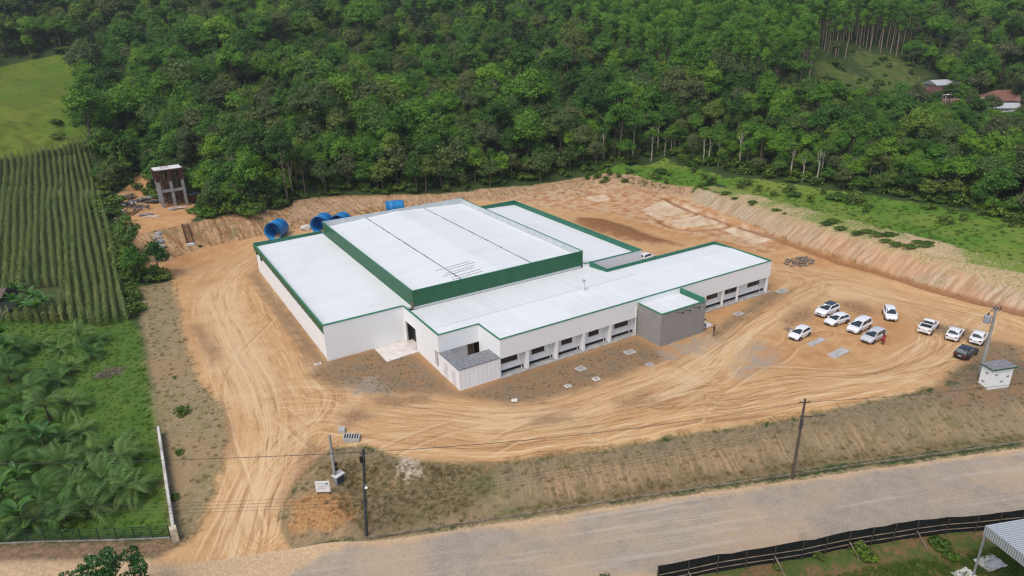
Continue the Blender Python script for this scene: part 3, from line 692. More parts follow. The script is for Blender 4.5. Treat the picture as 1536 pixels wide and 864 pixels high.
part('roof', MB().add([(mx1 + .01, ry0 + .21, 4.75), (rx1 - .08, ry0 + .21, 4.3), (rx1 - .08, ry1 - .08, 4.3), (mx1 + .01, ry1 - .08, 4.75)], [(0, 1, 2, 3)]), M_RX)
# --- long front wing
FR, FD, fb_x, FD2 = 50.9, 12.2, 26.9, 16.65
cr_ = 5.64; RC = .9
part('fascia', MB().box(0, 22.7, 0, .2, 2.72, FT - .03).box(31.1, FR, 0, .2, 2.72, FT - .03).box(22.7, 31.1, .0, .2, 2.72, FT - .03), M_WALL, label='deep white band over the recessed front windows')
part('wall', MB().box(X0, X0 + .2, cr_ + .2, 7.0 - .0, 2.85, FT - .03).box(X0, X0 + .2, 7.0, 12.95, -.4, FT - .03).box(X0, X0 + .2, 12.95, 16.75, 3.35, FT - .03).box(X0, X0 + .2, 16.75, 17.19, -.4, FT - .03)
     .box(X0, X0 + .2, cr_ + .2, 7.0, -.4, .55).box(X0, X0 + .2, cr_ + .2, 5.95, .55, 2.85), M_WALL)
part('wall', MB().box(X0, .2, cr_, cr_ + .2, 2.95, FT - .03).box(0, .2, .2, cr_, -.4, FT - .03).box(X0 + .2, 0, 7.2, 7.4, -.2, 2.95), M_WALL)
part('wall', MB().box(.2, 22.7, RC, RC + .2, -.4, 2.72).box(31.1, FR - .2, RC, RC + .2, -.4, 2.72).box(FR - .2, FR, .2, FD, -.4, FT - .5).box(fb_x, FR - .2, FD - .2, FD, -.4, FT - .9).box(22.7, 22.9, 0.2, RC, -.4, 2.72), M_WALLG)
part('soffit', MB().box(.2, FR - .2, .2, RC, 2.74, 2.84), M_WALLG)
part('plinth', MB().box(.22, 22.68, RC - .05, RC, .121, .46).box(31.12, FR - .22, RC - .05, RC, .121, .46), M_BLACK)
part('walkway', MB().box(.0, 22.7, -.3, RC, -.3, .12).box(31.1, FR + .3, -.3, RC, -.3, .12), M_CONC)
for x in (3.95, 8.6, 13.1, 17.7, 36.0): part('pillar', MB().box(x, x + .38, .0, RC - .01, .121, 2.715), M_WALL)
for x in (40.15, 43.5, 50.3): part('pillar', MB().box(x, x + .2, .0, .3, .121, 2.715), M_WALL)
for x in (3.6, 8.2, 12.7, 17.3, 22.0, 35.3, 49.7): part('downpipe', MB().tube([(x, RC - .12, .12), (x, RC - .12, 2.72)], .055), M_PIPE)
part('downpipe', MB().tube([(22.35, -.12, .05), (22.35, -.12, 4.15), (22.45, .02, 4.35)], .09), M_PIPE)
def window(x0, x1, y, z0, z1, n, parent):
    o = MB().box(x0, x1, y - .05, y - .001, z0, z0 + .07).box(x0, x1, y - .05, y - .001, z1 - .07, z1)
    for k in range(n + 1):
        x = x0 + (x1 - x0 - .07) * k / n; o.box(x, x + .07, y - .052, y - .001, z0 + .07, z1 - .07)
    wf = o.build('window', M_BRONZE, parent)
    MB().box(x0 + .01, x1 - .01, y - .02, y - .002, z0 + .01, z1 - .01).build('pane', M_GLASS, wf)
    MB().box(x0 - .06, x1 + .06, y - .09, y - .001, z0 - .07, z0 - .003).build('sill', M_PALE, wf)
for a_, b_ in ((.35, 3.05), (5.3, 7.3), (10.1, 11.85), (14.7, 16.45), (19.3, 21.75), (37.6, 39.9), (41.6, 44.3), (46.8, 49.5)): window(a_, b_, RC, 1.45, 2.35, 4 if b_ - a_ > 2.2 else 3, fb)
part('parapet', MB().box(fb_x, FR - .01, FD - .05, FD + .05, 4.5, FT), M_G2X)
part('parapet', MB().box(fb_x - .05, fb_x + .05, FD + .05, FD2, 4.5, FT), M_G2Y)
part('parapet', MB().box(FR - .06, FR - .01, .2, FD - .05, 4.5, FT - .001), M_G2Y)
part('wall', MB().box(FR - .005, FR + .05, .0, FD, 4.8, FT - .03), M_WALL)
part('coping', MB().box(X0 - .05, X0 + .22, cr_ + .16, 17.12, FT - .028, FT + .06).box(X0 - .05, .22, cr_ - .05, cr_ + .16, FT - .028, FT + .06).box(-.05, .17, .17, cr_ - .05, FT - .028, FT + .06).box(-.05, FR + .06, -.05, .17, FT - .028, FT + .06), M_COP)
part('coping', MB().box(FR - .1, FR + .06, .17, FD + .1, FT + .002, FT + .06).box(fb_x - .1, FR - .1, FD - .1, FD + .1, FT + .002, FT + .06).box(fb_x - .1, fb_x + .1, FD + .1, FD2, FT + .002, FT + .06), M_COP)
yr = 8.0; zf = lambda y: 5.22 + .13 * y / yr if y < yr else 5.35 - .09 * (y - yr)
rf = MB()
def fstrip(x0, x1, y0, y1):
    ys = [y0] + ([yr] if y0 < yr < y1 else []) + [y1]
    for ya, yb in zip(ys[:-1], ys[1:]): rf.add([(x0, ya, zf(ya)), (x1, ya, zf(ya)), (x1, yb, zf(yb)), (x0, yb, zf(yb))], [(0, 1, 2, 3)])
fstrip(X0 + .2, .2, cr_ + .2, 17.0); fstrip(.2, fb_x, .2, 17.0); fstrip(fb_x, FR - .06, .2, FD - .05)
froof = part('roof', rf, M_RY)
sm = MB().box(X0 + 1, 29.5, yr - .03, yr + .03, 5.34, 5.365)
part('roof_joint', sm, mat('grey_sealant', (.36, .36, .36), .8), froof)
ch = part('chimney', MB().lathe([(.17, -.05), (.17, 1.25), (.24, 1.25), (.24, 1.32), (.17, 1.32), (.17, 1.5), (.12, 1.5)], 14, (18.7, 7.4, 5.3)), mat('white_flue', (.66, .66, .65), .4), froof)
part('chimney_cap', MB().lathe([(.02, 1.78), (.27, 1.62), (.27, 1.59), (.02, 1.59)], 14, (18.7, 7.4, 5.3)).tube([(18.58, 7.4, 6.78), (18.58, 7.4, 6.93)], .02, 5).tube([(18.82, 7.4, 6.78), (18.82, 7.4, 6.93)], .02, 5), M_ZINC, froof)
# loading door with ramp
part('door', MB().box(X0 + .9, X0 + 1.0, 12.9, 16.8, -.1, 3.4).box(X0 + .2, X0 + .9, 12.75, 12.9, -.1, 3.45).box(X0 + .2, X0 + .9, 16.76, 16.9, -.1, 3.45), M_DARK, label='dark open loading doorway beside the concrete ramp')  # open doorway, its inner shade put in as near-black panels
for y_ in (16.6, 12.952): part('door_frame', MB().box(X0 - .04, X0 + .2, y_, y_ + .148, .0, 3.34), M_PALE)
part('ramp', MB().prism([(-10.7, 12.4), (X0 - .001, 12.7), (X0 - .001, 12.96), (X0 + .88, 12.96), (X0 + .88, 16.74), (X0 - .001, 16.74), (X0 - .001, 17.18), (-10.7, 17.18)], [-.2] * 8, [.08, .16, .16, .16, .16, .16, .16, .08]), M_PALE, label='pale concrete loading ramp at the open doorway')
# narrow side opening
part('door', MB().box(X0 + .5, X0 + .6, 5.96, 6.99, .5, 2.9), M_DARK)  # no door leaf, a near-black sheet for the shade inside
part('door_frame', MB().box(X0 - .05, X0 + .21, 6.4, 6.52, .56, 2.84), M_PIPE)
# courtyard and the low annex that closes it
yard = part('courtyard_floor', MB().box(X0 + .2, 0, .3, 7.2, -.3, .06), M_PALE)
for x0, x1 in ((-5.0, -3.1), (-2.7, -1.2)): window(x0, x1, 7.2, 2.3, 2.75, 3, fb)
part('door', MB().box(-1.0, -.1, 7.12, 7.199, .06, 2.3), mat('brown_door', (.13, .085, .055), .5))
ax = part('annex', MB().prism([(X0, 0), (-.0, 0), (-.0, .12), (X0 + .12, .12), (X0 + .12, cr_ + .19), (X0, cr_ + .19)], -.4, 2.86).prism([(-4.35, 2.8), (-.02, 2.8), (-.02, 2.68), (-4.47, 2.68), (-4.47, cr_ - .01), (-4.35, cr_ - .01)], -.2, 2.80),
          ribbed('white_panel_wall', (.82, .83, .84), 0, .62, .965), label='low white panelled annex closing a small courtyard')
part('annex_roof', MB().prism([(X0 - .06, -.06), (-.01, -.06), (-.01, 2.9), (-4.3, 2.9), (-4.3, cr_ - .02), (X0 - .06, cr_ - .02)], 2.87, [2.98, 2.98, 2.93, 2.93, 2.93, 2.98]), mat('grey_fibre_roof', (.20, .205, .215), .85, .2, 2.0), ax)
for y0_, y1_ in ((1.0, 2.0), (3.2, 4.4)): part('door', MB().box(X0 - .012, X0 - .001, y0_, y1_, .05, 2.2), mat('white_door', (.66, .67, .68), .5), ax)
# --- grey entrance block
ex0, ex1, ed = 22.7, 31.1, 4.9
eb = part('entrance_block', MB().box(ex0, ex1, -ed, -ed + .2, -.4, ET - .03).box(ex0, ex0 + .2, -ed + .2, 0 - .002, -.4, ET - .03).box(ex1 - .2, ex1, -ed + .2, -2.6, -.4, ET - .03).box(ex1 - .2, ex1, -2.6, -.9, 2.4, ET - .03).box(ex1 - .2, ex1, -.9, -.002, -.4, ET - .03),
          M_BLOCK, label='grey block entrance volume standing out from the front')
part('entrance_roof', MB().add([(ex0 + .2, -ed + .2, 4.62), (ex1 - .27, -ed + .2, 4.5), (ex1 - .27, -.004, 4.5), (ex0 + .2, -.004, 4.62)], [(0, 1, 2, 3)]), M_RY, eb)
part('parapet_lining', MB().box(ex1 - .26, ex1 - .205, -ed + .22, -.01, 4.0, ET + .3), M_G2Y, eb)
part('parapet', MB().box(ex1 - .2, ex1 - .02, -ed + .22, -.01, ET - .028, ET + .3), M_BLOCK, eb)
part('coping', MB().box(ex0 - .05, ex1 + .05, -ed - .05, -ed + .2, ET - .028, ET + .05).box(ex0 - .05, ex0 + .2, -ed + .2, -.004, ET - .028, ET + .05).box(ex1 - .28, ex1 + .05, -ed + .2, -.004, ET + .302, ET + .36), M_COP, eb)
for x in (26.2, 27.6, 29.4):
    part('wall_lamp', MB().tube([(x - .9, -ed + .0, 4.55), (x, -ed - .45, 4.5)], .025, 6).lathe([(.05, .1), (.13, 0), (.13, -.12), (.05, -.14)], 10, (x, -ed - .45, 4.5)), M_BLACK, eb)
part('door', MB().box(ex1 - .16, ex1 - .1, -2.6, -.9, 0, 2.39), M_GLASS, eb)
part('entrance_step', MB().box(ex1 + .01, ex1 + 2.5, -4.1, -1.2, -.2, .30), mat('white_step', (.82, .82, .83), .6), eb)
# ------------------------------------------------------------------ foliage materials
def leaf_mat(name, cols, trans=.25, rough=.55, spec=.25, nscale=.55, lk=.4):
    t = NT(name)
    r = t.n('ObjectInfo').outputs['Random']
    cr_n = t.t.nodes.new('ShaderNodeValToRGB'); e = cr_n.color_ramp.elements
    while len(e) < len(cols): e.new(.5)
    for i, c in enumerate(cols): e[i].position = i / (len(cols) - 1) if len(cols) > 1 else 0; e[i].color = (*c, 1)
    t.t.links.new(r, cr_n.inputs[0])
    c = cr_n.outputs[0]
    nz = t.noise(t.obj(), nscale, 2)
    c = t.mix(t.ramp(nz, .35, .68, 0, .65), c, t.mix(1.0, c, (1.6, 1.5, 1.25), 'MULTIPLY'))
    lr = t.attr('leaf')
    c = t.mix(t.ramp(lr, 0, 1, 0, lk, False), c, t.mix(1.0, c, (.45, .5, .5), 'MULTIPLY'))
    b = t.n('BsdfPrincipled', None, Base_Color=c, Roughness=rough); b.inputs['Specular IOR Level'].default_value = spec
    tr = t.n('BsdfTranslucent', None, Color=t.mix(1.0, c, (1.5, 1.5, .7), 'MULTIPLY'))
    mx = t.n('MixShader', None, _0=trans, _1=b.outputs[0], _2=tr.outputs[0])
    t.t.links.new(mx.outputs[0], t.out.inputs[0])
    return t.mat
L_BROAD = leaf_mat('broad_leaves', [(0.031, 0.083, 0.014), (0.064, 0.159, 0.021), (0.100, 0.223, 0.023), (0.094, 0.121, 0.055), (0.054, 0.115, 0.021), (0.162, 0.303, 0.027), (0.129, 0.174, 0.041), (0.105, 0.126, 0.061), (0.079, 0.202, 0.023), (0.041, 0.097, 0.018), (0.121, 0.257, 0.025), (0.068, 0.162, 0.027)])
L_EDGE = leaf_mat('edge_leaves', [(0.054, 0.140, 0.021), (0.087, 0.196, 0.025), (0.131, 0.228, 0.035), (0.077, 0.190, 0.021)])
L_EUC = leaf_mat('gum_leaves', [(0.077, 0.190, 0.025), (0.104, 0.238, 0.028), (0.145, 0.295, 0.031), (0.088, 0.208, 0.031)])
L_PINE = leaf_mat('pine_needles', [(.018, .036, .016), (.026, .046, .018)], .1)
L_PALM = leaf_mat('palm_leaflets', [(0.051, 0.129, 0.028), (0.083, 0.182, 0.040), (0.128, 0.211, 0.059), (0.064, 0.152, 0.032)], .25, .55, .25, .55, .6)
L_BAN = leaf_mat('banana_leaves', [(.05, .15, .022), (.08, .19, .03)], .3, .4, .4)
L_BUSH = leaf_mat('bush_leaves', [(0.044, 0.099, 0.015), (0.077, 0.149, 0.019), (0.116, 0.187, 0.025), (0.083, 0.132, 0.027)])
L_GLOSS = leaf_mat('glossy_leaves', [(.022, .085, .012), (.03, .11, .014)], .2, .35, .5)
L_CORN = leaf_mat('maize_leaves', [(0.130, 0.202, 0.070), (0.188, 0.262, 0.086), (0.156, 0.230, 0.074), (0.286, 0.289, 0.108), (0.137, 0.211, 0.076)], .25)
L_GRASS = leaf_mat('grass_blades', [(.075, .145, .024), (.11, .18, .034), (.145, .195, .05)], .35)
L_DRYG = leaf_mat('dry_weed_blades', [(.24, .19, .10), (.15, .145, .055), (.34, .27, .15), (.20, .17, .08)], .25)
L_BROWN = leaf_mat('brown_leaves', [(.12, .085, .045), (.10, .10, .045)], .2)
BARK = mat('bark', (.13, .105, .08), .95, .3, 1.0); BARKP = mat('pale_bark', (.40, .36, .30), .9, .25, 1.0); BARKE = mat('gum_bark', (.30, .235, .175), .9, .3, 1.0)

# ------------------------------------------------------------------ mesh makers
def leaf_quads(C, N, size, r, asp=1.0):
    """one leaf-sized diamond per point, facing roughly along N"""
    n = len(C); N = N / (np.linalg.norm(N, axis=1)[:, None] + 1e-9)
    a = r.normal(size=(n, 3)); T = np.cross(N, a); T /= np.linalg.norm(T, axis=1)[:, None] + 1e-9; B = np.cross(N, T)
    s = size * r.uniform(.6, 1.35, (n, 1)); w = s * asp * .62
    V = np.stack([C - T * s, C - B * w + N * s * .18, C + T * s, C + B * w + N * s * .18], 1).reshape(-1, 3)
    return V, np.arange(4 * n).reshape(-1, 4)
def np_mesh(name, V, F, mt, leafval=None, smooth=False):
    me = bpy.data.meshes.new(name); n = len(V); f = len(F); k = F.shape[1]
    me.vertices.add(n); me.vertices.foreach_set('co', np.asarray(V, np.float32).ravel())
    me.loops.add(f * k); me.loops.foreach_set('vertex_index', F.astype(np.int32).ravel())
    me.polygons.add(f); me.polygons.foreach_set('loop_start', np.arange(0, f * k, k, dtype=np.int32))
    try: me.polygons.foreach_set('loop_total', np.full(f, k, dtype=np.int32))
    except Exception: pass
    for x in (mt if isinstance(mt, (list, tuple)) else [mt]): me.materials.append(x)
    if leafval is not None:
        a = me.attributes.new('leaf', 'FLOAT', 'POINT'); a.data.foreach_set('value', np.asarray(leafval, np.float32))
    me.update(); me.validate()
    return me
def crown_mesh(name, lobes, size, mt, dens_, seed, under=.35, asp=1.0, jit=.42, sprig=0):
    r = np.random.default_rng(seed); Cs = []; Ns = []
    for x, y, z, R, sq in lobes:
        n = int(dens_ * R * R * 4)
        d = r.normal(size=(n, 3)); d /= np.linalg.norm(d, axis=1)[:, None]
        d = d[(d[:, 2] > -.25) | (r.random(n) < under)]
        rad = R * r.uniform(.72, 1.08, (len(d), 1))
        Cs.append(np.array([x, y, z]) + d * rad * np.array([1, 1, sq])); Ns.append(d + r.normal(size=d.shape) * jit + np.array([0, 0, .5]))
    if sprig:
        L_ = np.array(lobes)[r.integers(len(lobes), size=int(len(lobes) * sprig))]; d = r.normal(size=(len(L_), 3)); d /= np.linalg.norm(d, axis=1)[:, None]; d[:, 2] = np.abs(d[:, 2]) * .9 + .1
        Cs.append(L_[:, :3] + d * L_[:, 3:4] * r.uniform(1.1, 1.75, (len(L_), 1))); Ns.append(d + r.normal(size=d.shape) * .8)
    C = np.concatenate(Cs); N = np.concatenate(Ns)
    V, F = leaf_quads(C, N, size, r, asp)
    lv = np.repeat(r.random(len(C)), 4)
    return np_mesh(name, V, F, mt, lv)
def trunk_mesh(name, H, r0, tips, mt, seed, lean=.4, fork=.45):
    rr = random.Random(seed); mb = MB(); n = 6
    dx, dy = rr.uniform(-lean, lean), rr.uniform(-lean, lean)
    pt = lambda t: (dx * t * t + .12 * math.sin(5 * t + seed), dy * t * t + .12 * math.cos(4 * t + seed), H * t)
    mb.tube([(0, 0, -.6)] + [pt(k / n) for k in range(n + 1)], [r0 * 1.25] + [r0 * (1 - .72 * k / n) for k in range(n + 1)], 6)
    for tp in tips:
        t0 = rr.uniform(fork, .9); a = Vector(pt(t0)); b = Vector(tp); mid = a.lerp(b, .5) + Vector((0, 0, -.15 * (b - a).length))
        mb.tube([a, mid, b], [r0 * .42, r0 * .3, r0 * .12], 5)
    return mb.mesh(name, mt, True)
def broad_tree(i, H, R, nl, size, dens_, lm, bm, base=.42, sq=.75, seed=0):
    rr = random.Random(seed + i); lobes = []
    for k in range(nl):
        a = rr.uniform(0, 2 * PI); q = R * math.sqrt(rr.uniform(0, 1)) * .78
        z = H * (base + (1 - base) * (1 - (q / R) ** 1.6 * .65) * rr.uniform(.62, 1.0)) - .4
        lobes.append((q * math.cos(a), q * math.sin(a), z, R * rr.choice((.16, .22, .28, .34, .42)), sq * rr.uniform(.7, 1.25)))
    lobes.append((rr.uniform(-.3, .3) * R, rr.uniform(-.3, .3) * R, H * .82, R * .40, sq))
    tr = trunk_mesh('trunk', H * .88, .09 + H * .011, [(l[0] * .8, l[1] * .8, l[2] - .2) for l in lobes[:6]], bm, seed + i, R * .15)
    return tr, crown_mesh('crown', lobes, size, lm, dens_, seed + i, sprig=14)
B_SPEC = [(9.5, 2.4, 24, .19, 62), (11, 2.9, 30, .20, 56), (8.0, 2.7, 26, .19, 60), (13, 2.6, 28, .20, 56), (7.0, 2.1, 20, .18, 64), (10, 3.6, 36, .21, 50)]
BROAD = [broad_tree(i, *s, L_BROAD, BARK, seed=100) for i, s in enumerate(B_SPEC)]
LOW = [broad_tree(i, *s, L_BROAD, BARK, base=.16, seed=200) for i, s in enumerate([(8.0, 2.7, 22, .21, 48), (6.5, 2.3, 18, .20, 52)])]
E_SPEC = [(12.0, 2.1, 9, .22, 38), (10.0, 2.3, 10, .22, 36), (13.5, 2.4, 10, .23, 36)]
EDGE = [broad_tree(i, *s, L_EDGE, BARKP, base=.62, sq=.6, seed=300) for i, s in enumerate(E_SPEC)]
def euc_tree(i):
    rr = random.Random(500 + i); H = 17 + 1.6 * i; lobes = []
    for k in range(15):
        t = rr.uniform(.50, .97); q = 1.5 * math.sin(PI * min(1, (1.02 - t) / .5 + .12)) ** .7 * rr.uniform(.3, 1); a = rr.uniform(0, 2 * PI)
        lobes.append((q * math.cos(a), q * math.sin(a), H * t, rr.uniform(.7, 1.15), .85))
    lobes.append((0, 0, H * .95, 1.25, 1.0)); lobes.append((.3, .2, H * .88, 1.5, .8))
    return trunk_mesh('trunk', H * .93, .2, [(l[0], l[1], l[2]) for l in lobes[:5]], BARKE, 500 + i, .5, .55), crown_mesh('crown', lobes, .23, L_EUC, 42, 500 + i, asp=.7)
EUC = [euc_tree(i) for i in range(3)]
def pine_tree(i):
    rr = random.Random(700 + i); H = 17 + 3 * i; lobes = []
    for k in range(12):
        t = .28 + .7 * k / 12; rad = 3.6 * (1 - t) ** .7 + .25
        for j in range(5):
            a = rr.uniform(0, 2 * PI); q = rad * rr.uniform(.45, 1)
            lobes.append((q * math.cos(a), q * math.sin(a), H * t - q * .12, .55 + .28 * rad * .6, .5))
    return trunk_mesh('trunk', H * .98, .26, [(l[0], l[1], l[2]) for l in lobes[:8]], BARK, 700 + i, .2, .3), crown_mesh('crown', lobes, .36, L_PINE, 16, 700 + i, asp=.5, jit=.8)
PINE = [pine_tree(i) for i in range(2)]
def bush_mesh(i, R, H, lm, size=.2, n=9, dn=26):
    rr = random.Random(900 + i); lobes = []
    for k in range(n):
        a = rr.uniform(0, 2 * PI); q = R * math.sqrt(rr.random()) * .8
        lobes.append((q * math.cos(a), q * math.sin(a), H * rr.uniform(.25, .8) * (1 - .45 * q / R), R * rr.uniform(.3, .5), H / R * .55))
    return crown_mesh('foliage', lobes, size, lm, dn, 900 + i, under=.7)
BUSH = [bush_mesh(0, 1.3, 1.5, L_BUSH), bush_mesh(1, 1.0, 1.9, L_BUSH), bush_mesh(2, 1.7, 1.3, L_BUSH, .22, 12)]
def stems_mesh(i, R, H, mt):
    rr = random.Random(950 + i); mb = MB()
    for k in range(7):
        a = rr.uniform(0, 2 * PI); q = R * rr.uniform(.3, .8); mb.tube([(0, 0, -.2), (q * .4 * math.cos(a), q * .4 * math.sin(a), H * .35), (q * math.cos(a), q * math.sin(a), H * .75)], [.05, .035, .015], 5)
    return mb.mesh('stems', mt)
def palm_meshes(i, nf, L, th):
    rr = random.Random(40 + i); V = []; F = []; lv = []; st = MB()
    st.lathe([(.16, -.3), (.17, 0), (.12, th * .6), (.14, th), (.05, th + .25)], 8)
    rc = MB()
    for f in range(nf):
        a = 2 * PI * f / nf * 1.618 * 2 + rr.uniform(-.2, .2); el = rr.uniform(.1, 1.35); ln = L * rr.uniform(.75, 1.1); droop = rr.uniform(.8, 1.5)
        h = np.array([math.cos(a), math.sin(a), 0]); pts = []; p = np.array([0, 0, th]); e = el; n = 11
        for k in range(n + 1):
            pts.append(p.copy()); p = p + (h * math.cos(e) + np.array([0, 0, math.sin(e)])) * ln / n; e -= droop * 1.9 / n * (.4 + k / n)
        rc.tube([tuple(q) for q in pts], [.03 * (1 - .8 * k / n) for k in range(n + 1)], 4)
        side = np.array([-h[1], h[0], 0]); fr = rr.random()
        for k in range(1, n):
            for sub in (0, .5):
                q = pts[k] * (1 - sub) + pts[min(k + 1, n)] * sub; t = (k + sub) / n; d = pts[min(k + 1, n)] - pts[k]; d = d / (np.linalg.norm(d) + 1e-9)
                ll = L * .24 * math.sin(PI * min(1, .18 + t * .8)) ** .8
                for sg in (-1, 1):
                    o = side * sg * .82 + d * .55; tip = q + o * ll + np.array([0, 0, -ll * rr.uniform(.15, .5)])
                    mid = q + o * ll * .5 + np.array([0, 0, .02 * ll]); w = d * .05
                    b = len(V); V += [q - w * .4, mid - w, tip, mid + w]; F.append((b, b + 1, b + 2, b + 3)); lv += [fr * .8] * 4
    return st.mesh('trunk', BARK), rc.mesh('rachis', mat('frond_stalk', (.10, .13, .04), .6)), np_mesh('fronds', np.array(V), np.array(F), L_PALM, lv)
PALM = [palm_meshes(i, n, L, h) for i, (n, L, h) in enumerate([(15, 2.9, .9), (13, 3.3, 1.5), (11, 2.4, .5), (17, 3.1, 1.2)])]
def banana_meshes(i):
    rr = random.Random(60 + i); V = []; F = []; lv = []; st = MB().lathe([(.18, -.3), (.16, .2), (.11, 1.7), (.05, 2.2)], 8)
    for f in range(9):
        a = f * 2.4 + rr.uniform(-.3, .3); e = rr.uniform(.55, 1.35); L = rr.uniform(1.7, 2.5); W_ = L * .16; h = np.array([math.cos(a), math.sin(a), 0]); sd = np.array([-h[1], h[0], 0]); p = np.array([0, 0, 1.6 + .06 * f]); rows = []; n = 8; fr = rr.random()
        for k in range(n + 1):
            t = k / n; wd = W_ * (math.sin(PI * min(1, max(.02, t * 1.02))) ** .55 if t > .12 else .12)
            rows.append((p.copy(), wd)); p = p + (h * math.cos(e) + np.array([0, 0, math.sin(e)])) * L / n; e -= 1.9 / n * (.3 + t)
        b = len(V)
        for q, wd in rows: V += [q + sd * wd + np.array([0, 0, wd * .35]), q, q - sd * wd + np.array([0, 0, wd * .35])]; lv += [fr] * 3
        for k in range(n): F += [(b + 3 * k, b + 3 * k + 1, b + 3 * k + 4, b + 3 * k + 3), (b + 3 * k + 1, b + 3 * k + 2, b + 3 * k + 5, b + 3 * k + 4)]
    return st.mesh('stem', mat('banana_stem', (.10, .12, .05), .7)), np_mesh('leaves', np.array(V), np.array(F), L_BAN, lv)
BANANA = [banana_meshes(i) for i in range(2)]
def corn_mesh(i):
    rr = random.Random(80 + i); V = []; F = []; lv = []; H = 2.15
    def quad(a, b, c, d, v):
        k = len(V); V.extend([a, b, c, d]); F.append((k, k + 1, k + 2, k + 3)); lv.extend([v] * 4)
    for s in (np.array([.022, 0, 0]), np.array([0, .022, 0])): quad(-s, s, s * .5 + np.array([0, 0, H]), -s * .5 + np.array([0, 0, H]), .5)
    for f in range(10):
        a = PI * f + rr.uniform(-.5, .5) + i; z = .35 + H * .8 * f / 10; L = rr.uniform(.65, .95); h = np.array([math.cos(a), math.sin(a), 0]); sd = np.array([-h[1], h[0], 0]) * .05; p = np.array([0, 0, z]); e = rr.uniform(.8, 1.2); v = rr.random()
        for k in range(3):
            q = p + (h * math.cos(e) + np.array([0, 0, math.sin(e)])) * L / 3; w1 = sd * (1.3, 1.7, 1.1)[k]; w2 = sd * (1.7, 1.1, .1)[k]
            quad(p - w1, p + w1, q + w2, q - w2, v); p = q; e -= .95
    for k in range(4):
        a = 1.57 * k + .3; h = np.array([math.cos(a), math.sin(a), 0]); b = np.array([0, 0, H - .02])
        quad(b, b + np.array([.012, 0, 0]), b + h * .16 + np.array([.02, 0, .25]), b + h * .17 + np.array([0, 0, .25]), .1)
    return np_mesh('corn', np.array(V), np.array(F), L_CORN, lv)
CORN = [corn_mesh(i) for i in range(3)]
def tuft_mesh(i, lm, H, R, n):
    r = np.random.default_rng(20 + i); V = []; F = []; lv = []
    for k in range(n):
        a = r.uniform(0, 2 * PI); b = r.uniform(0, 2 * PI); q = R * math.sqrt(r.random()); p = np.array([q * math.cos(a), q * math.sin(a), -.03]); h = np.array([math.cos(b), math.sin(b), 0]); sd = np.array([-h[1], h[0], 0]) * .022; L = H * r.uniform(.5, 1.15)
        m_ = p + h * L * .2 + np.array([0, 0, L * .65]); tp = p + h * L * .65 + np.array([0, 0, L * .9]); k0 = len(V)
        V += [p - sd, p + sd, m_ + sd * .8, m_ - sd * .8, tp]; F += [(k0, k0 + 1, k0 + 2, k0 + 3), (k0 + 3, k0 + 2, k0 + 4, k0 + 4)]; lv += [r.random()] * 5
    F = [f for f in F if len(set(f)) == 4] + []
    return np_mesh('tuft', np.array(V), np.array(F), lm, lv)
TUFT = [tuft_mesh(0, L_GRASS, .34, .42, 42), tuft_mesh(1, L_GRASS, .5, .38, 36)]
DTUFT = [tuft_mesh(2, L_DRYG, .34, .42, 40), tuft_mesh(3, L_DRYG, .5, .38, 34)]

# ------------------------------------------------------------------ where things grow
def inframe(P, mx=60, my=60):
    q = proj(P); return (q[..., 2] > 5) & (q[..., 0] > -mx) & (q[..., 0] < 1536 + mx) & (q[..., 1] > -my) & (q[..., 1] < 864 + my)
OPEN = [P_LAWN, P_CORN, P_MEADOW, P_DIRT, P_VERGE, P_TERR, P_BACKB, P_RBANK, P_BANK, P_SOUTH, P_CREST] + P_SHELF + P_CUT + P_CLEAR
def free_of(x, y, polys, marg=0.0):
    k = np.full(len(x), True)
    for P in polys: k &= sdpoly(P, x, y) < -marg
    return k
def grid_pts(step, rmin, rmax, az=46, jit=.42, seed=1):
    r = np.random.default_rng(seed)
    u = np.arange(-rmax, rmax, step); v = np.arange(20, rmax, step); U, V = np.meshgrid(u, v)
    U = (U + r.uniform(-jit, jit, U.shape) * step).ravel(); V = (V + r.uniform(-jit, jit, V.shape) * step).ravel()
    R_ = np.hypot(U, V); k = (R_ > rmin) & (R_ < rmax) & (np.abs(np.degrees(np.arctan2(U, V))) < az)
    U, V = U[k], V[k]
    return CAM[0] + U * R2[0] + V * F2[0], CAM[1] + U * R2[1] + V * F2[1]
P_EUC = G((868, 84), (930, 122), (1010, 146), (1120, 154), (1216, 134), (1224, 92), (1290, 92), (1340, 108), (1372, 60), (1330, 10), (1250, -10), (1000, -10), (850, 20))
HOUSES = [(1392, 143), (1416, 164), (1500, 150), (1470, 168), (1512, 180)]
HP = [gp(*h) for h in HOUSES]
def near_house(x, y, rad=5.8):
    k = np.zeros(len(x), bool)
    for h in HP:
        k |= np.hypot(x - h[0], y - h[1]) < rad
        # keep the sight line to each roof a little open, as in the clearing round the houses
        for s in (5,):
            d = (CAM[:2] - h[:2]); d = d / np.linalg.norm(d); k |= np.hypot(x - h[0] - d[0] * s, y - h[1] - d[1] * s) < rad - 1.5
    return k
def near_clear(x, y):
    k = np.zeros(len(x), bool)
    for P in P_CLEAR:
        for s in (0, 5, 10, 15, 20):
            c = np.mean([p[:2] for p in P], 0); d = CAM[:2] - c; d = d / np.linalg.norm(d)
            k |= sdpoly([np.array(p[:2]) + d * s for p in P], x, y) > -1
    return k
UGP = [P_LAWN, P_CORN, P_MEADOW, P_DIRT, P_TERR, P_BACKB, P_RBANK] + P_SHELF + P_CUT + P_CLEAR
POINTS = []   # kept for the stuff scatters
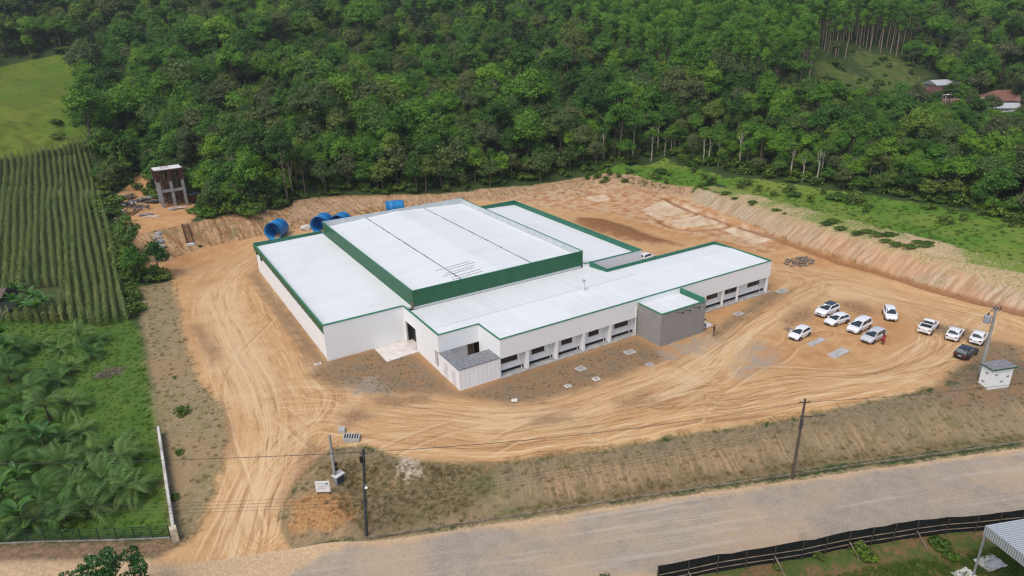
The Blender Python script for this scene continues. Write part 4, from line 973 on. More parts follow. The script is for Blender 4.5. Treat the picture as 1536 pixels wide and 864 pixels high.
def scatter(name, pts, variants, label, cat, mats_=None):
    """one object that scatters copies of the variants over its points"""
    P = np.array([p[:3] for p in pts]); me = bpy.data.meshes.new(name); me.from_pydata(P.tolist(), [], [])
    for an, j in (('rot', 3), ('size', 4)):
        a = me.attributes.new(an, 'FLOAT', 'POINT'); a.data.foreach_set('value', np.array([p[j] for p in pts], np.float32))
    a = me.attributes.new('variant', 'INT', 'POINT'); a.data.foreach_set('value', np.array([int(p[5]) for p in pts], np.int32))
    o = link(name, me); tag(o, label, cat, None, 'stuff')
    ng = bpy.data.node_groups.new(name, 'GeometryNodeTree')
    ng.interface.new_socket('Geometry', in_out='INPUT', socket_type='NodeSocketGeometry'); ng.interface.new_socket('Geometry', in_out='OUTPUT', socket_type='NodeSocketGeometry')
    gi = ng.nodes.new('NodeGroupInput'); go = ng.nodes.new('NodeGroupOutput'); jn = ng.nodes.new('GeometryNodeJoinGeometry')
    rn = ng.nodes.new('GeometryNodeInputNamedAttribute'); rn.data_type = 'FLOAT'; rn.inputs[0].default_value = 'rot'
    sn = ng.nodes.new('GeometryNodeInputNamedAttribute'); sn.data_type = 'FLOAT'; sn.inputs[0].default_value = 'size'
    vn = ng.nodes.new('GeometryNodeInputNamedAttribute'); vn.data_type = 'INT'; vn.inputs[0].default_value = 'variant'
    cx = ng.nodes.new('ShaderNodeCombineXYZ'); ng.links.new(rn.outputs[0], cx.inputs[2])
    for i, v in enumerate(variants):
        ip = ng.nodes.new('GeometryNodeInstanceOnPoints'); oi = ng.nodes.new('GeometryNodeObjectInfo'); oi.inputs['Object'].default_value = v; oi.inputs['As Instance'].default_value = True
        cp = ng.nodes.new('FunctionNodeCompare'); cp.data_type = 'INT'; cp.operation = 'EQUAL'
        ints = [s for s in cp.inputs if s.type == 'INT']
        ng.links.new(vn.outputs[0], ints[0]); ints[1].default_value = i
        ng.links.new(gi.outputs[0], ip.inputs['Points']); ng.links.new(cp.outputs[0], ip.inputs['Selection']); ng.links.new(oi.outputs['Geometry'], ip.inputs['Instance'])
        ng.links.new(cx.outputs[0], ip.inputs['Rotation']); ng.links.new(sn.outputs[0], ip.inputs['Scale']); ng.links.new(ip.outputs[0], jn.inputs[0])
    ng.links.new(jn.outputs[0], go.inputs[0])
    md = o.modifiers.new('scatter', 'NODES'); md.node_group = ng
    return o
def joined(name, *meshes):
    """an object outside the scene that joins trunk and crown, for the scatters"""
    bm = bmesh.new(); mats_ = []
    for me in meshes:
        k = len(mats_); mats_.append(me.materials[0]); n0 = len(bm.faces); bm.from_mesh(me); bm.faces.ensure_lookup_table()
        for f in bm.faces[n0:]: f.material_index = k
    out = bpy.data.meshes.new(name); bm.to_mesh(out); bm.free()
    for x in mats_: out.materials.append(x)
    return bpy.data.objects.new(name, out)
def plant(name, label, cat, group, P, rz, s, parts):
    o = thing(name, label, cat, P, rz, group); o.scale = (s[0], s[0], s[1])
    for nm, me in parts: link(nm, me, o)
    return o
def rank_front(P, extra=0): return np.argsort(np.linalg.norm(P - CAM, axis=1) + extra)

# --- broad-leaved forest
fx, fy = grid_pts(3.25, 95, 275, seed=3); f2x, f2y = grid_pts(4.3, 275, 440, seed=4)
fx = np.concatenate([fx, f2x]); fy = np.concatenate([fy, f2y])
k = free_of(fx, fy, OPEN, .8) & (sdpoly(P_EUC, fx, fy) < .5) & ~near_house(fx, fy) & ~near_clear(fx, fy)
# nothing on the near side of the works
uu = (fx - CAM[0]) * R2[0] + (fy - CAM[1]) * R2[1]; vv = (fx - CAM[0]) * F2[0] + (fy - CAM[1]) * F2[1]
k &= vv > 92
fx, fy = fx[k], fy[k]; fz = hgt(fx, fy); FP_ = np.stack([fx, fy, fz], 1)
k = inframe(FP_ + [0, 0, 6], 330, 200); FP_ = FP_[k]
order = rank_front(FP_); FP_ = FP_[order]
vis = inframe(FP_ + [0, 0, 5], 5, 0)
ph1 = np.sin(FP_[:, 0] * .045 + 1.3) + np.sin(FP_[:, 1] * .06 + FP_[:, 0] * .02) + nrng.normal(size=len(FP_)) * .7
BL = ['slender broadleaf tree with a ragged mid green crown along the forest front', 'tall broadleaf tree with a full domed crown along the forest front', 'low spreading broadleaf tree with a flattened crown along the forest front',
      'highest of the broadleaf trees along the forest front, long upright crown', 'small young broadleaf tree with a narrow crown along the forest front', 'wide many-lobed broadleaf tree with the broadest crown along the forest front',
      'bushy broadleaf tree leafy almost to the ground, taller kind, along the forest front', 'bushy broadleaf tree leafy almost to the ground, shorter kind, along the forest front']
FT_ = BROAD + LOW
stuff_pts = []; nthing = 0; nedge = 0; pines = 0
pq = proj(FP_); pxs = pq[:, 0]; small = (pxs > 1020) & (pq[:, 2] < 300) & (sdpoly(G((1020, 320), (1040, 190), (1150, 152), (1216, 136), (1300, 140), (1420, 150), (1700, 180), (1800, 420)), FP_[:, 0], FP_[:, 1]) > 0)
edge_zone = np.zeros(len(FP_), bool)
for P in [P_BACKB, P_DIRT] + P_SHELF + P_CUT + [P_TERR]: edge_zone |= sdpoly(P, FP_[:, 0], FP_[:, 1]) > -7.5
for i, P in enumerate(FP_):
    v = nrng.choice(6, p=[.2, .2, .18, .12, .18, .12]); s = nrng.uniform(.7, 1.12) * (1.4 if nrng.random() < .18 else 1); sz = s * nrng.uniform(.88, 1.15); rz = nrng.uniform(0, 6.28)
    s *= 1.12 if ph1[i] > 0 else .92; sz *= 1.1 if ph1[i] > .6 else 1
    if small[i]: s *= .80; sz *= .66
    px_ = pxs[i]
    if edge_zone[i] and not (432 < px_ < 490 or 880 < px_ < 1240):
        v = 6 + nrng.integers(2)
    if vis[i] and edge_zone[i] and nedge < 60 and v < 6 and nrng.random() < .34:
        e = nrng.integers(3); nedge += 1
        plant('pale_trunked_tree', ['thin forest edge tree with a long bare pale trunk under a small high crown', 'shorter forest edge tree with a bare pale trunk and flat crown', 'tallest kind of forest edge tree, bare pale trunk and tufted high crown'][e], 'tree', 'pale trunked trees at the forest edge, kind %s' % 'abc'[e], P, rz, (s * .95, sz * .95), [('trunk', EDGE[e][0]), ('crown', EDGE[e][1])])
        continue
    if vis[i] and nthing < 215:
        nthing += 1
        plant('broadleaf_tree', BL[v], 'tree', BL[v].split(' along')[0].replace('broadleaf tree', 'broadleaf trees'), P, rz, (s, sz), [('trunk', FT_[v][0]), ('crown', FT_[v][1])])
        continue
    stuff_pts.append((*P, rz, (s + sz) / 2, v))
FOREST_OBJ = [joined('forest_tree', *b) for b in FT_]
scatter('forest', stuff_pts, FOREST_OBJ, 'dense green mixed forest covering the hillside behind the factory', 'forest')
ugd = np.max([sdpoly(Q, FP_[:, 0], FP_[:, 1]) for Q in UGP], 0)
ug = []
for i, P in enumerate(FP_):
    e = ugd[i]
    if e > -16:
        for j in range(2 if e > -7 else 1):
            x, y = P[0] + nrng.uniform(-2, 2), P[1] + nrng.uniform(-2, 2); ug.append((x, y, 0, nrng.uniform(0, 6.28), nrng.uniform(.8, 1.7), nrng.integers(3)))
ua = np.array([(u[0], u[1]) for u in ug]); uk = free_of(ua[:, 0], ua[:, 1], OPEN, .2); uz = hgt(ua[:, 0], ua[:, 1])
scatter('undergrowth', [(u[0], u[1], z, *u[3:]) for u, z, q in zip(ug, uz, uk) if q], [bpy.data.objects.new('undergrowth_bush', m_) for m_ in BUSH], 'dense low undergrowth along the foot of the forest', 'undergrowth')
# --- dark conifers standing out of the forest
for j, (px, py, s) in enumerate([(82, 30, .9), (50, 55, .95), (25, 75, .9), (150, 110, .9), (160, 150, 1.0), (600, 62, 1.05), (628, 72, 1.15), (642, 78, 1.0), (735, 62, 1.0), (752, 70, 1.1), (775, 98, 1.0), (790, 102, .9), (876, 100, 1.0), (895, 104, .95), (858, 98, .9),
                                 (1400, 25, .8), (1465, 30, .85), (1530, 300, .8)]):
    P = gp(px, py); b = j % 2
    plant('conifer_tree', 'dark conifer standing out of the lighter forest, %s' % ('narrow and shorter' if b == 0 else 'broad and tall'), 'tree', 'dark conifers in the forest, %s' % ('narrow' if b == 0 else 'broad'), P, rng.uniform(0, 6), (s, s), [('trunk', PINE[b][0]), ('crown', PINE[b][1])])
# --- gum plantation
ex, ey = grid_pts(3.9, 190, 430, jit=.22, seed=8); k = (sdpoly(P_EUC, ex, ey) > 0) & (free_of(ex, ey, P_CLEAR, .5)); ex, ey = ex[k], ey[k]
EP = np.stack([ex, ey, hgt(ex, ey)], 1); EP = EP[rank_front(EP)]; ev = inframe(EP + [0, 0, 12], 0, 0); ne = 0; est = []
for i, P in enumerate(EP):
    v = i % 3; s = nrng.uniform(.82, 1.12); rz = nrng.uniform(0, 6.28)
    if ev[i] and ne < 110 and i % 2 == 0:
        ne += 1; lb = ['shorter gum tree with a thin crown in the plantation rows', 'gum tree of middling height in the plantation rows', 'tallest gum tree kind with a high crown in the plantation rows'][v]
        plant('gum_tree', lb, 'tree', 'gum trees in the plantation, kind %s' % 'abc'[v], P, rz, (s * 1.1, s), [('trunk', EUC[v][0]), ('crown', EUC[v][1])])
    else: est.append((*P, rz, s, v))
scatter('gum_plantation', est, [joined('gum', *b) for b in EUC], 'rows of tall slender gum trees on the far slope', 'plantation')
# --- maize field
a_, b_ = gp(195, 478)[:2], gp(136, 214)[:2]; rd = (b_ - a_) / np.linalg.norm(b_ - a_); rn_ = np.array([-rd[1], rd[0]])
cpts = []
for kx in range(0, 50):
    off = .5 + kx * 1.22
    for s in np.arange(-4, 150, .46):
        q = a_ + rd * s + rn_ * off + nrng.uniform(-.09, .09, 2) + rn_ * .15 * math.sin(s * .12 + kx); cpts.append(q)
cpts = np.array(cpts); k = (sdpoly(P_CORN, cpts[:, 0], cpts[:, 1]) > .2)
BANP = gp(45, 455); k &= np.hypot(cpts[:, 0] - BANP[0], cpts[:, 1] - BANP[1]) > 5.2
cpts = cpts[k]; CPn = np.stack([cpts[:, 0], cpts[:, 1], hgt(cpts[:, 0], cpts[:, 1])], 1); CPn = CPn[inframe(CPn, 120, 60)]
CPn = CPn[rank_front(CPn)]; nc = 0; cst = []
cvis = inframe(CPn, 0, 0)
for i, P in enumerate(CPn):
    v = nrng.integers(3); s = nrng.uniform(.85, 1.15); rz = nrng.uniform(0, 6.28)
    if cvis[i] and nc < 240:
        nc += 1; o = link('maize_plant', CORN[v], None, P); o.rotation_euler[2] = rz; o.scale = (s,) * 3
        tag(o, 'tall green maize plant at the near end of the planted rows', 'maize plant', 'maize plants at the near end of the field')
    else: cst.append((*P, rz, s, v))
scatter('maize_crop', cst, [bpy.data.objects.new('maize', m_) for m_ in CORN], 'long rows of maize running up the slope', 'crop')
# --- palms and bananas on the lawn
PALMS = [(18, 560), (52, 575), (88, 560), (30, 610), (75, 612), (110, 600), (10, 650), (48, 655), (92, 650), (128, 640), (20, 700), (62, 698), (105, 690), (140, 675), (172, 655), (30, 740), (75, 738), (118, 728), (152, 712), (188, 690), (15, 778), (55, 775), (98, 768),
         (140, 760), (178, 738), (200, 728), (60, 505), (95, 515), (125, 500), (140, 520), (112, 545), (30, 520), (150, 495), (70, 545), (-20, 600), (-15, 690), (-25, 760), (5, 540)]
PL = ['young palm with a full round head of arching fronds', 'taller young palm with long drooping fronds', 'small low palm with few short fronds', 'bushy palm with the densest head of fronds']
for j, (px, py) in enumerate(PALMS):
    P = gp(px + rng.uniform(-5, 5), py + 18 + rng.uniform(-5, 5)); v = (j * 7 + j // 3) % 4; s = rng.uniform(.9, 1.35)
    plant('palm_tree', PL[v] + ' in the lawn grove', 'palm', PL[v].replace('palm ', 'palms ') + ' in the lawn grove', P, rng.uniform(0, 6), (s, s), [('trunk', PALM[v][0]), ('rachis', PALM[v][1]), ('fronds', PALM[v][2])])
for j, (px, py) in enumerate([(30, 440), (52, 448), (70, 455), (40, 462), (60, 470), (24, 455), (8, 505), (-4, 520), (14, 525)]):
    P = gp(px, py + 14); v = j % 2
    plant('banana_plant', 'banana plant with broad bright green leaves ' + ('beside the small tiled cottage' if j < 6 else 'in the clump below the small tiled cottage'), 'banana plant', 'banana plants by the cottage' if j < 6 else 'banana plants below the cottage', P, rng.uniform(0, 6), (rng.uniform(1.0, 1.35),) * 2, [('stem', BANANA[v][0]), ('leaves', BANANA[v][1])])
for j, (px, py) in enumerate([(-6, 600), (14, 640), (4, 680), (30, 720), (10, 745), (46, 632), (70, 665), (36, 785)]):
    P = gp(px, py + 14); v = j % 2
    plant('banana_plant', 'broad leaved banana plant standing among the palms', 'banana plant', 'banana plants among the palms', P, rng.uniform(0, 6), (rng.uniform(.9, 1.25),) * 2, [('stem', BANANA[v][0]), ('leaves', BANANA[v][1])])
# --- hedge between maize and yard, shrubs, the thicket by the tower
BST = [stems_mesh(i, 1.2, 1.5, BARK) for i in range(2)]
def shrub(px, py, s, label, group, v=None, name='shrub', lift=0):
    P = gp(px, py); v = rng.randrange(3) if v is None else v
    return plant(name, label, 'shrub', group, P, rng.uniform(0, 6), (s, s * rng.uniform(.85, 1.15)), [('stems', BST[v % 2]), ('foliage', BUSH[v])])
for a, b, n in (((150, 300), (176, 372), 9), ((176, 372), (205, 480), 15), ((166, 300), (186, 350), 6), ((190, 372), (202, 420), 6)):
    for q in range(n):
        t = (q + rng.random() * .6) / n
        shrub(a[0] + (b[0] - a[0]) * t + rng.uniform(-6, 8), a[1] + (b[1] - a[1]) * t, rng.uniform(1.0, 1.6), 'leafy green shrub in the hedge between maize rows and yard', 'shrubs in the hedge beside the maize')
for j in range(34):
    px = 298 + 126 * ((j * .618) % 1); py = 296 + 26 * rng.random() + (px - 300) * .02
    shrub(px, py, rng.uniform(1.3, 2.0), 'dense dark shrub in the thicket beside the unfinished tower', 'shrubs of the thicket beside the tower')
for j, (px, py, v, s) in enumerate([(312, 304, 6, 1.0), (340, 306, 6, 1.15), (368, 308, 6, 1.05), (326, 298, 6, 1.25), (356, 298, 6, 1.3), (388, 306, 7, 1.0), (304, 292, 7, 1.1), (345, 290, 6, 1.2), (375, 296, 7, 1.1), (404, 300, 7, .8)]):
    P = gp(px, py); plant('thicket_tree', 'small rounded tree rising from the thicket beside the unfinished tower', 'tree', 'small trees of the thicket', P, rng.uniform(0, 6), (s * 1.05, s), [('trunk', FT_[v][0]), ('crown', FT_[v][1])])
for px, py, s in ((262, 275, 1.6), (238, 282, 1.5), (222, 290, 1.2), (290, 280, 1.4), (205, 285, 1.3)):
    shrub(px, py, s, 'round shrub behind the unfinished concrete tower', 'shrubs behind the tower')
for j in range(24):
    px = rng.uniform(1060, 1560); t = (px - 1060) / 480; py = 276 + t * 62 + rng.uniform(-8, 8) + (12 * rng.random() if rng.random() < .2 else 0)
    shrub(px, py, rng.uniform(.8, 1.6), 'wild shrub on the grass shelf below the forest', 'wild shrubs on the grass shelf')
for j in range(22):
    px = rng.uniform(870, 1060); py = 262 + rng.uniform(-12, 16) + abs(px - 980) * .04
    shrub(px, py, rng.uniform(.6, 1.3), 'bright shrub at the clearing edge behind the factory', 'shrubs at the back clearing edge')
for px, py, s in ((274, 612, .85), (268, 672, .5), (262, 740, .35), (262, 560, .3)): shrub(px, py + 8, s, 'lone green shrub on the dry verge beside the lawn wall' if s > .8 else 'small weed clump on the dry verge beside the lawn', None if s > .8 else 'weed clumps on the verge')
for px, py, s in ((80, 785, .5), (100, 792, .5), (132, 778, .55), (42, 580, .5)): shrub(px, py, s, 'small light green bush at the foot of the palms', 'light bushes under the palms')
for px, py, s in ((1225, 836, .6), (1290, 826, .75), (1300, 836, .6), (1165, 856, .4), (1410, 820, .6), (1425, 835, .5), (905, 872, .6)): shrub(px, py, s, 'weedy green clump behind the black silt fence', 'weedy clumps behind the silt fence')
for j, (px, py, s, v) in enumerate([(85, 182, 1.1, 2), (88, 203, 1.3, 2)]): shrub(px, py + 4, s, 'greyish bush alone on the open meadow, %s of two' % ('upper', 'lower')[j], None, v)
shrub(300, 325 + 45, .3, 'tiny weed at the foot of the tower cut', None, 2)
for j in range(34):
    P_ = rng.choice(P_CLEAR); c_ = np.mean([p[:2] for p in P_], 0); e_ = P_[rng.randrange(len(P_))]; t_ = rng.uniform(.1, .9); q_ = c_ + (e_[:2] - c_) * t_
    v = rng.randrange(3); s = rng.uniform(.5, 1.5); plant('shrub', 'scrubby bush on the far clearing above the farmhouses', 'shrub', 'bushes of the far clearing', (q_[0], q_[1], zat(q_[0], q_[1])), rng.uniform(0, 6), (s, s), [('stems', BST[v % 2]), ('foliage', BUSH[v])])
for j in range(24):
    px = rng.uniform(1085, 1400); t = (px - 1085) / 245; py = 298 + t * 60 + rng.uniform(-9, 7)
    o = shrub(px, py, rng.uniform(.3, .9), 'grassy weed clump along the top of the eroded bank', 'weed clumps on top of the eroded bank', 2); o.scale = (o.scale[0] * 1.3, o.scale[1] * .9, o.scale[2] * .45); o.rotation_euler[2] = -.45 + rng.uniform(-.3, .3)
# tree in front of the road, seen from above
_r = random.Random(77); gl_ = []
for k in range(60):
    a = _r.uniform(0, 2 * PI); q = 3.5 * math.sqrt(_r.random()); gl_.append((q * math.cos(a), q * math.sin(a), 6.4 - .22 * q * q * .9 - _r.random() ** 2 * 1.6 + _r.uniform(-.3, .35), _r.uniform(.3, .75), .8))
tr_ = trunk_mesh('trunk', 5.2, .16, [(l[0] * .9, l[1] * .9, l[2] - .2) for l in gl_[:14]], BARK, 77, .2, .3); cw_ = crown_mesh('crown', gl_, .13, L_GLOSS, 120, 78, under=.5, jit=.6)
Pn = at(166, 935, -2.8); Pn[2] = zat(Pn[0], Pn[1])
plant('glossy_tree', 'dark glossy tree at the roadside on the near side of the road', 'tree', None, Pn, 0, (1, 1.0), [('trunk', tr_), ('crown', cw_)])
# --- grass and dry weeds
def in_poly_pts(polys, n, seed, sdmin=.2):
    r = np.random.default_rng(seed); out = []
    A = np.concatenate([np.array(P)[:, :2] for P in polys]); lo, hi = A.min(0), A.max(0); tot = 0
    while tot < n:
        q = r.uniform(lo, hi, (n * 2, 2)); k = np.zeros(len(q), bool)
        for P in polys: k |= sdpoly(P, q[:, 0], q[:, 1]) > sdmin
        q = q[k]; Z = hgt(q[:, 0], q[:, 1]); W3 = np.column_stack([q, Z]); k = inframe(W3, 80, 40); out.append(W3[k]); tot += int(k.sum())
        if not k.any(): break
    W3 = np.concatenate(out)[:n]
    return [(*p, r.uniform(0, 6.28), r.uniform(.55, 1.3), r.integers(2)) for p in W3]
g_pts = [(a, b, c, d, e * .5, f) for a, b, c, d, e, f in in_poly_pts([P_LAWN], 3500, 31)] + in_poly_pts(P_SHELF, 900, 32) + [(a, b, c, d, e * .8, f) for a, b, c, d, e, f in in_poly_pts([P_SOUTH], 1500, 33, 2.5)]
scatter('grass', g_pts, [bpy.data.objects.new('grass_tuft', m_) for m_ in TUFT], 'short green grass on the lawn and the shelf', 'grass')
d_pts = [(a, b, c, d, e * .6, f) for a, b, c, d, e, f in in_poly_pts([P_VERGE], 260, 34, .4) + in_poly_pts([P_BANK], 500, 35, .3) + in_poly_pts(P_GREENB, 600, 39, .3) + in_poly_pts(P_CUT + [P_BACKB], 700, 37)] + [(a, b, c, d, e * .38, f) for a, b, c, d, e, f in in_poly_pts(P_WEEDY, 700, 36, .3)]
dx = np.array([(p[0], p[1]) for p in d_pts]); kf = sdpoly(FOOT, dx[:, 0], dx[:, 1]) < 0
scatter('dry_weeds', [p for p, q in zip(d_pts, kf) if q], [bpy.data.objects.new('weed_tuft', m_) for m_ in DTUFT], 'sparse dry weeds on the banks and verges', 'weeds')
# ------------------------------------------------------------------ vehicles
P_TYRE = mat('tyre_rubber', (.012, .012, .012), .85); P_RIM = mat('alloy_rim', (.40, .40, .41), .35, metal=.6)
P_TRIM = mat('black_trim', (.015, .015, .017), .5); P_LAMP = mat('headlamp', (.55, .57, .6), .12, spec=.6); P_TAIL = mat('tail_lamp', (.25, .012, .012), .2)
P_GLASS = mat('car_glass', (.022, .032, .036), .06, spec=.7); P_PLATE = mat('plate_grey', (.5, .5, .5), .5)
def paint(name, c): return mat(name, c, .28, .04, 2.0, spec=.5, coat=.6, dirt=(c[0] * .75, c[1] * .65, c[2] * .5, .35), dscale=.8)
PW = paint('white_car_paint', (.74, .75, .76)); PS = paint('silver_car_paint', (.50, .52, .55)); PB = paint('black_car_paint', (.014, .015, .018))
def wheel(parent, x, y, r, w=.2):
    mb = MB(); pr = [(r * .62, -w / 2), (r * .93, -w / 2), (r, -w * .32), (r, w * .32), (r * .93, w / 2), (r * .62, w / 2)]; n = 18
    vs = [(x + q * math.cos(2 * PI * k / n), y + z, r + q * math.sin(2 * PI * k / n)) for q, z in pr for k in range(n)]
    fs = [(i * n + k, i * n + (k + 1) % n, ((i + 1) % 6) * n + (k + 1) % n, ((i + 1) % 6) * n + k) for i in range(6) for k in range(n)]
    wh = mb.add(vs, fs).build('wheel', P_TYRE, parent, True)
    rb = MB(); s = 1 if y > 0 else -1; yo = y + s * w * .36
    rb.tube([(x, yo - s * .06, r), (x, yo, r)], [r * .64, r * .64], 16)
    for k in range(5):
        a = 2 * PI * k / 5; rb.bar((x, yo + s * .012, r), (x + r * .6 * math.cos(a), yo + s * .012, r + r * .6 * math.sin(a)), .06, .03, (0, 1, 0))
    rb.build('rim', P_RIM, wh)
def car(name, label, cat, P, ang, L, W, H, pt, prof, cab, roof_mt=None, group=None, bed=None, belt=.93, parts=None):
    """prof: (x as a share of length from the tail, top height, half width share); cab: tail base, tail top, front top, cowl as shares"""
    o = thing(name, label, cat, (P[0], P[1], P[2] + .005), ang, group)
    X = lambda s: (s - .5) * L
    st = []
    for s, zt, wf in prof:
        w = W / 2 * wf; zb = .24 + (.10 if s < .04 or s > .96 else 0)
        rg = [(0, zt), (w * .55, zt), (w * .86, zt - .012), (w * .965, zt - .06), (w, (zt * .62 + zb * .38)), (w * .985, zb + .16), (w * .92, zb)]
        ring = [(X(s), y, z) for y, z in rg] + [(X(s), -y, z) for y, z in rg[:0:-1]]
        st.append(ring)
    m = len(st[0]); mb = MB(); vs = [v for r in st for v in r]
    fs = [(i * m + k, i * m + (k + 1) % m, (i + 1) * m + (k + 1) % m, (i + 1) * m + k) for i in range(len(st) - 1) for k in range(m)]
    fs += [tuple(range(m)), tuple((len(st) - 1) * m + k for k in range(m - 1, -1, -1))]
    fs = [f[::-1] for f in fs]
    body = mb.add(vs, fs).build('body', pt, o, True, bevel=.03)
    # cabin
    a, b, c, d = [X(s) for s in cab]; wb = W / 2 * .93; wt_ = W / 2 * .73; zb = belt - .03
    def rowz(x): # roof crown along the length
        t = (x - b) / max(c - b, .01); return H - .05 * (2 * t - 1) ** 2 - .0
    xs = [b, b + (c - b) * .33, b + (c - b) * .67, c]
    vs = [(a, -wb * .94, zb), (a, wb * .94, zb), (d, wb * .94, zb), (d, -wb * .94, zb)]; fs = []
    for x in xs: vs += [(x, -wt_, rowz(x) - .05), (x, -wt_ * .5, rowz(x)), (x, wt_ * .5, rowz(x)), (x, wt_, rowz(x) - .05)]
    for i in range(3):
        for k in range(3): p = 4 + i * 4 + k; fs.append((p, p + 4, p + 5, p + 1))
    fs += [(0, 1, 7, 6, 5, 4)[::-1], (3, 16, 17, 18, 19, 2)[::-1], (1, 2, 19, 15, 11, 7)[::-1], (0, 4, 8, 12, 16, 3)[::-1]]
    cabin = MB().add(vs, fs).build('cabin', pt, o, False, bevel=.035)
    V_ = lambda *p: Vector(p)
    gl_ = mat('painted_sky_glass', (.13, .17, .165), .1, spec=.7) if pt is PB else P_GLASS  # black car: paler base colour paints in the sky's reflection on the glass
    def pane(nm, q, off=.012, mt=gl_, par=None):
        q = [Vector(p) for p in q]; n = (q[1] - q[0]).cross(q[3] - q[0]).normalized(); ctr = sum(q, Vector()) / 4
        if n.dot(ctr - Vector(((b + c) / 2, 0, .8))) < 0: n = -n
        mb = MB(); mb.add([p + n * off for p in q] + [p - n * .02 for p in q], [(0, 1, 2, 3), (7, 6, 5, 4), (0, 4, 5, 1), (1, 5, 6, 2), (2, 6, 7, 3), (3, 7, 4, 0)])
        return mb.build(nm, mt, par or cabin)
    def lerpq(p00, p10, p11, p01, u0, u1, v0, v1):
        f = lambda u, v: (Vector(p00) * (1 - u) + Vector(p10) * u) * (1 - v) + (Vector(p01) * (1 - u) + Vector(p11) * u) * v
        return [f(u0, v0), f(u1, v0), f(u1, v1), f(u0, v1)]
    zt = H - .08
    pane('windscreen', lerpq((d, -wb * .94, zb), (d, wb * .94, zb), (c, wt_, zt), (c, -wt_, zt), .06, .94, .1, .95))
    pane('rear_window', lerpq((a, -wb * .94, zb), (a, wb * .94, zb), (b, wt_, zt), (b, -wt_, zt), .08, .92, .22 if not bed else .3, .92))
    for s in (-1, 1):
        fr = ((a, s * wb * .94, zb), (d, s * wb * .94, zb), (c, s * wt_, zt), (b, s * wt_, zt))
        cuts = [(.09, .47), (.50, .86)] if not bed else [(.12, .84)]
        for u0, u1 in cuts: pane('side_window', lerpq(*fr, u0, u1, .16, .9))
    if roof_mt: pane('roof_panel', [(b + .05, -wt_ * .9, H - .012), (c - .02, -wt_ * .9, H - .012), (c - .02, wt_ * .9, H - .012), (b + .05, wt_ * .9, H - .012)], .02, roof_mt)
    r = .315 if L < 4.6 else .35
    for x in (X(.195), X(.80)):
        for s in (-1, 1):
            MB().add([(x + (r + .07) * math.cos(PI * k / 10), s * (W / 2 + .004 - (0 if 0 < k < 10 else .01)), r + (r + .06) * math.sin(PI * k / 10)) for k in range(11)] + [(x + (r + .07) * math.cos(PI * k / 10), s * (W / 2 - .12), r + (r + .06) * math.sin(PI * k / 10)) for k in range(11)],
                     [tuple(range(11)), tuple(range(21, 10, -1))] + [(k, k + 1, k + 12, k + 11) for k in range(10)]).build('wheel_arch', P_TRIM, body)
            wheel(o, x, s * (W / 2 - .075), r)
    zf = [z for s, z, w_ in prof][-2]; zr = [z for s, z, w_ in prof][1]; xf, xr = X(prof[-1][0]), X(prof[0][0]); wf = W / 2 * prof[-1][2]; wr = W / 2 * prof[0][2]
    for s in (-1, 1):
        MB().box(xf - .16, xf + .012, s * wf * .8 - .17, s * wf * .8 + .17, zf - .19, zf - .06).build('headlight', P_LAMP, body, bevel=.02)
        MB().box(xr - .012, xr + .14, s * wr * .84 - .15, s * wr * .84 + .15, zr - .24, zr - .06).build('tail_light', P_TAIL, body, bevel=.02)
        MB().box(d - .32, d - .16, s * (W / 2 + .02) - .09, s * (W / 2 + .02) + .09, belt - .02, belt + .13).build('mirror', pt, o, bevel=.03)
    MB().box(xf - .05, xf + .014, -wf * .5, wf * .5, zf - .26, zf - .10).build('grille', P_TRIM, body, bevel=.015)
    MB().box(xf - .05, xf + .016, -wf * .78, wf * .78, .27, .40).build('air_intake', P_TRIM, body, bevel=.015)
    MB().box(xr - .016, xr + .05, -wr * .7, wr * .7, .27, .40).build('bumper_trim', P_TRIM, body, bevel=.015)
    MB().box(xr - .02, xr + .03, -.2, .2, .55, .67).build('number_plate', P_PLATE, body); MB().box(xf - .03, xf + .024, -.2, .2, .42, .53).build('number_plate', P_PLATE, body)
    if bed:
        x0, x1 = X(.035), X(bed)
        MB().box(x0 + .06, x1 - .02, -W / 2 * .80, W / 2 * .80, belt + .012, belt + .03).build('bed_floor', P_TRIM, o)
        wl = MB().box(x0, x1, -W / 2 * .96, -W / 2 * .81, belt - .1, belt + .16).box(x0, x1, W / 2 * .81, W / 2 * .96, belt - .1, belt + .16).box(x0 - .02, x0 + .07, -W / 2 * .80, W / 2 * .80, belt - .1, belt + .15)
        wl.build('bed_side', pt, o)
        rb = MB().tube([(x1 + .04, -W / 2 * .8, belt), (x1 - .12, -W / 2 * .72, H - .12), (x1 - .12, W / 2 * .72, H - .12), (x1 + .04, W / 2 * .8, belt)], .035, 6); rb.build('roll_bar', P_TRIM, o)
    return o
HATCH = [(0, .80, .78), (.015, .90, .90), (.10, .93, .98), (.35, .93, 1.0), (.62, .94, 1.0), (.76, .92, .99), (.90, .80, .95), (.975, .66, .86), (1, .56, .74)]
SEDAN = [(0, .82, .78), (.02, .93, .90), (.12, .97, .97), (.3, .95, 1.0), (.62, .94, 1.0), (.72, .92, .99), (.90, .79, .95), (.975, .66, .86), (1, .56, .74)]
SUV = [(0, .92, .80), (.015, 1.02, .91), (.10, 1.04, .98), (.35, 1.04, 1.0), (.62, 1.06, 1.0), (.75, 1.05, .99), (.91, .96, .96), (.98, .80, .86), (1, .66, .76)]
VAN = [(0, .88, .82), (.012, .98, .92), (.10, 1.0, .99), (.35, 1.0, 1.0), (.64, 1.0, 1.0), (.78, .97, .99), (.91, .84, .95), (.98, .70, .86), (1, .58, .74)]
TRUCK = [(0, .90, .92), (.012, .98, .96), (.10, 1.0, .98), (.35, 1.0, 1.0), (.62, 1.02, 1.0), (.74, 1.02, .99), (.91, .94, .96), (.98, .80, .88), (1, .66, .78)]
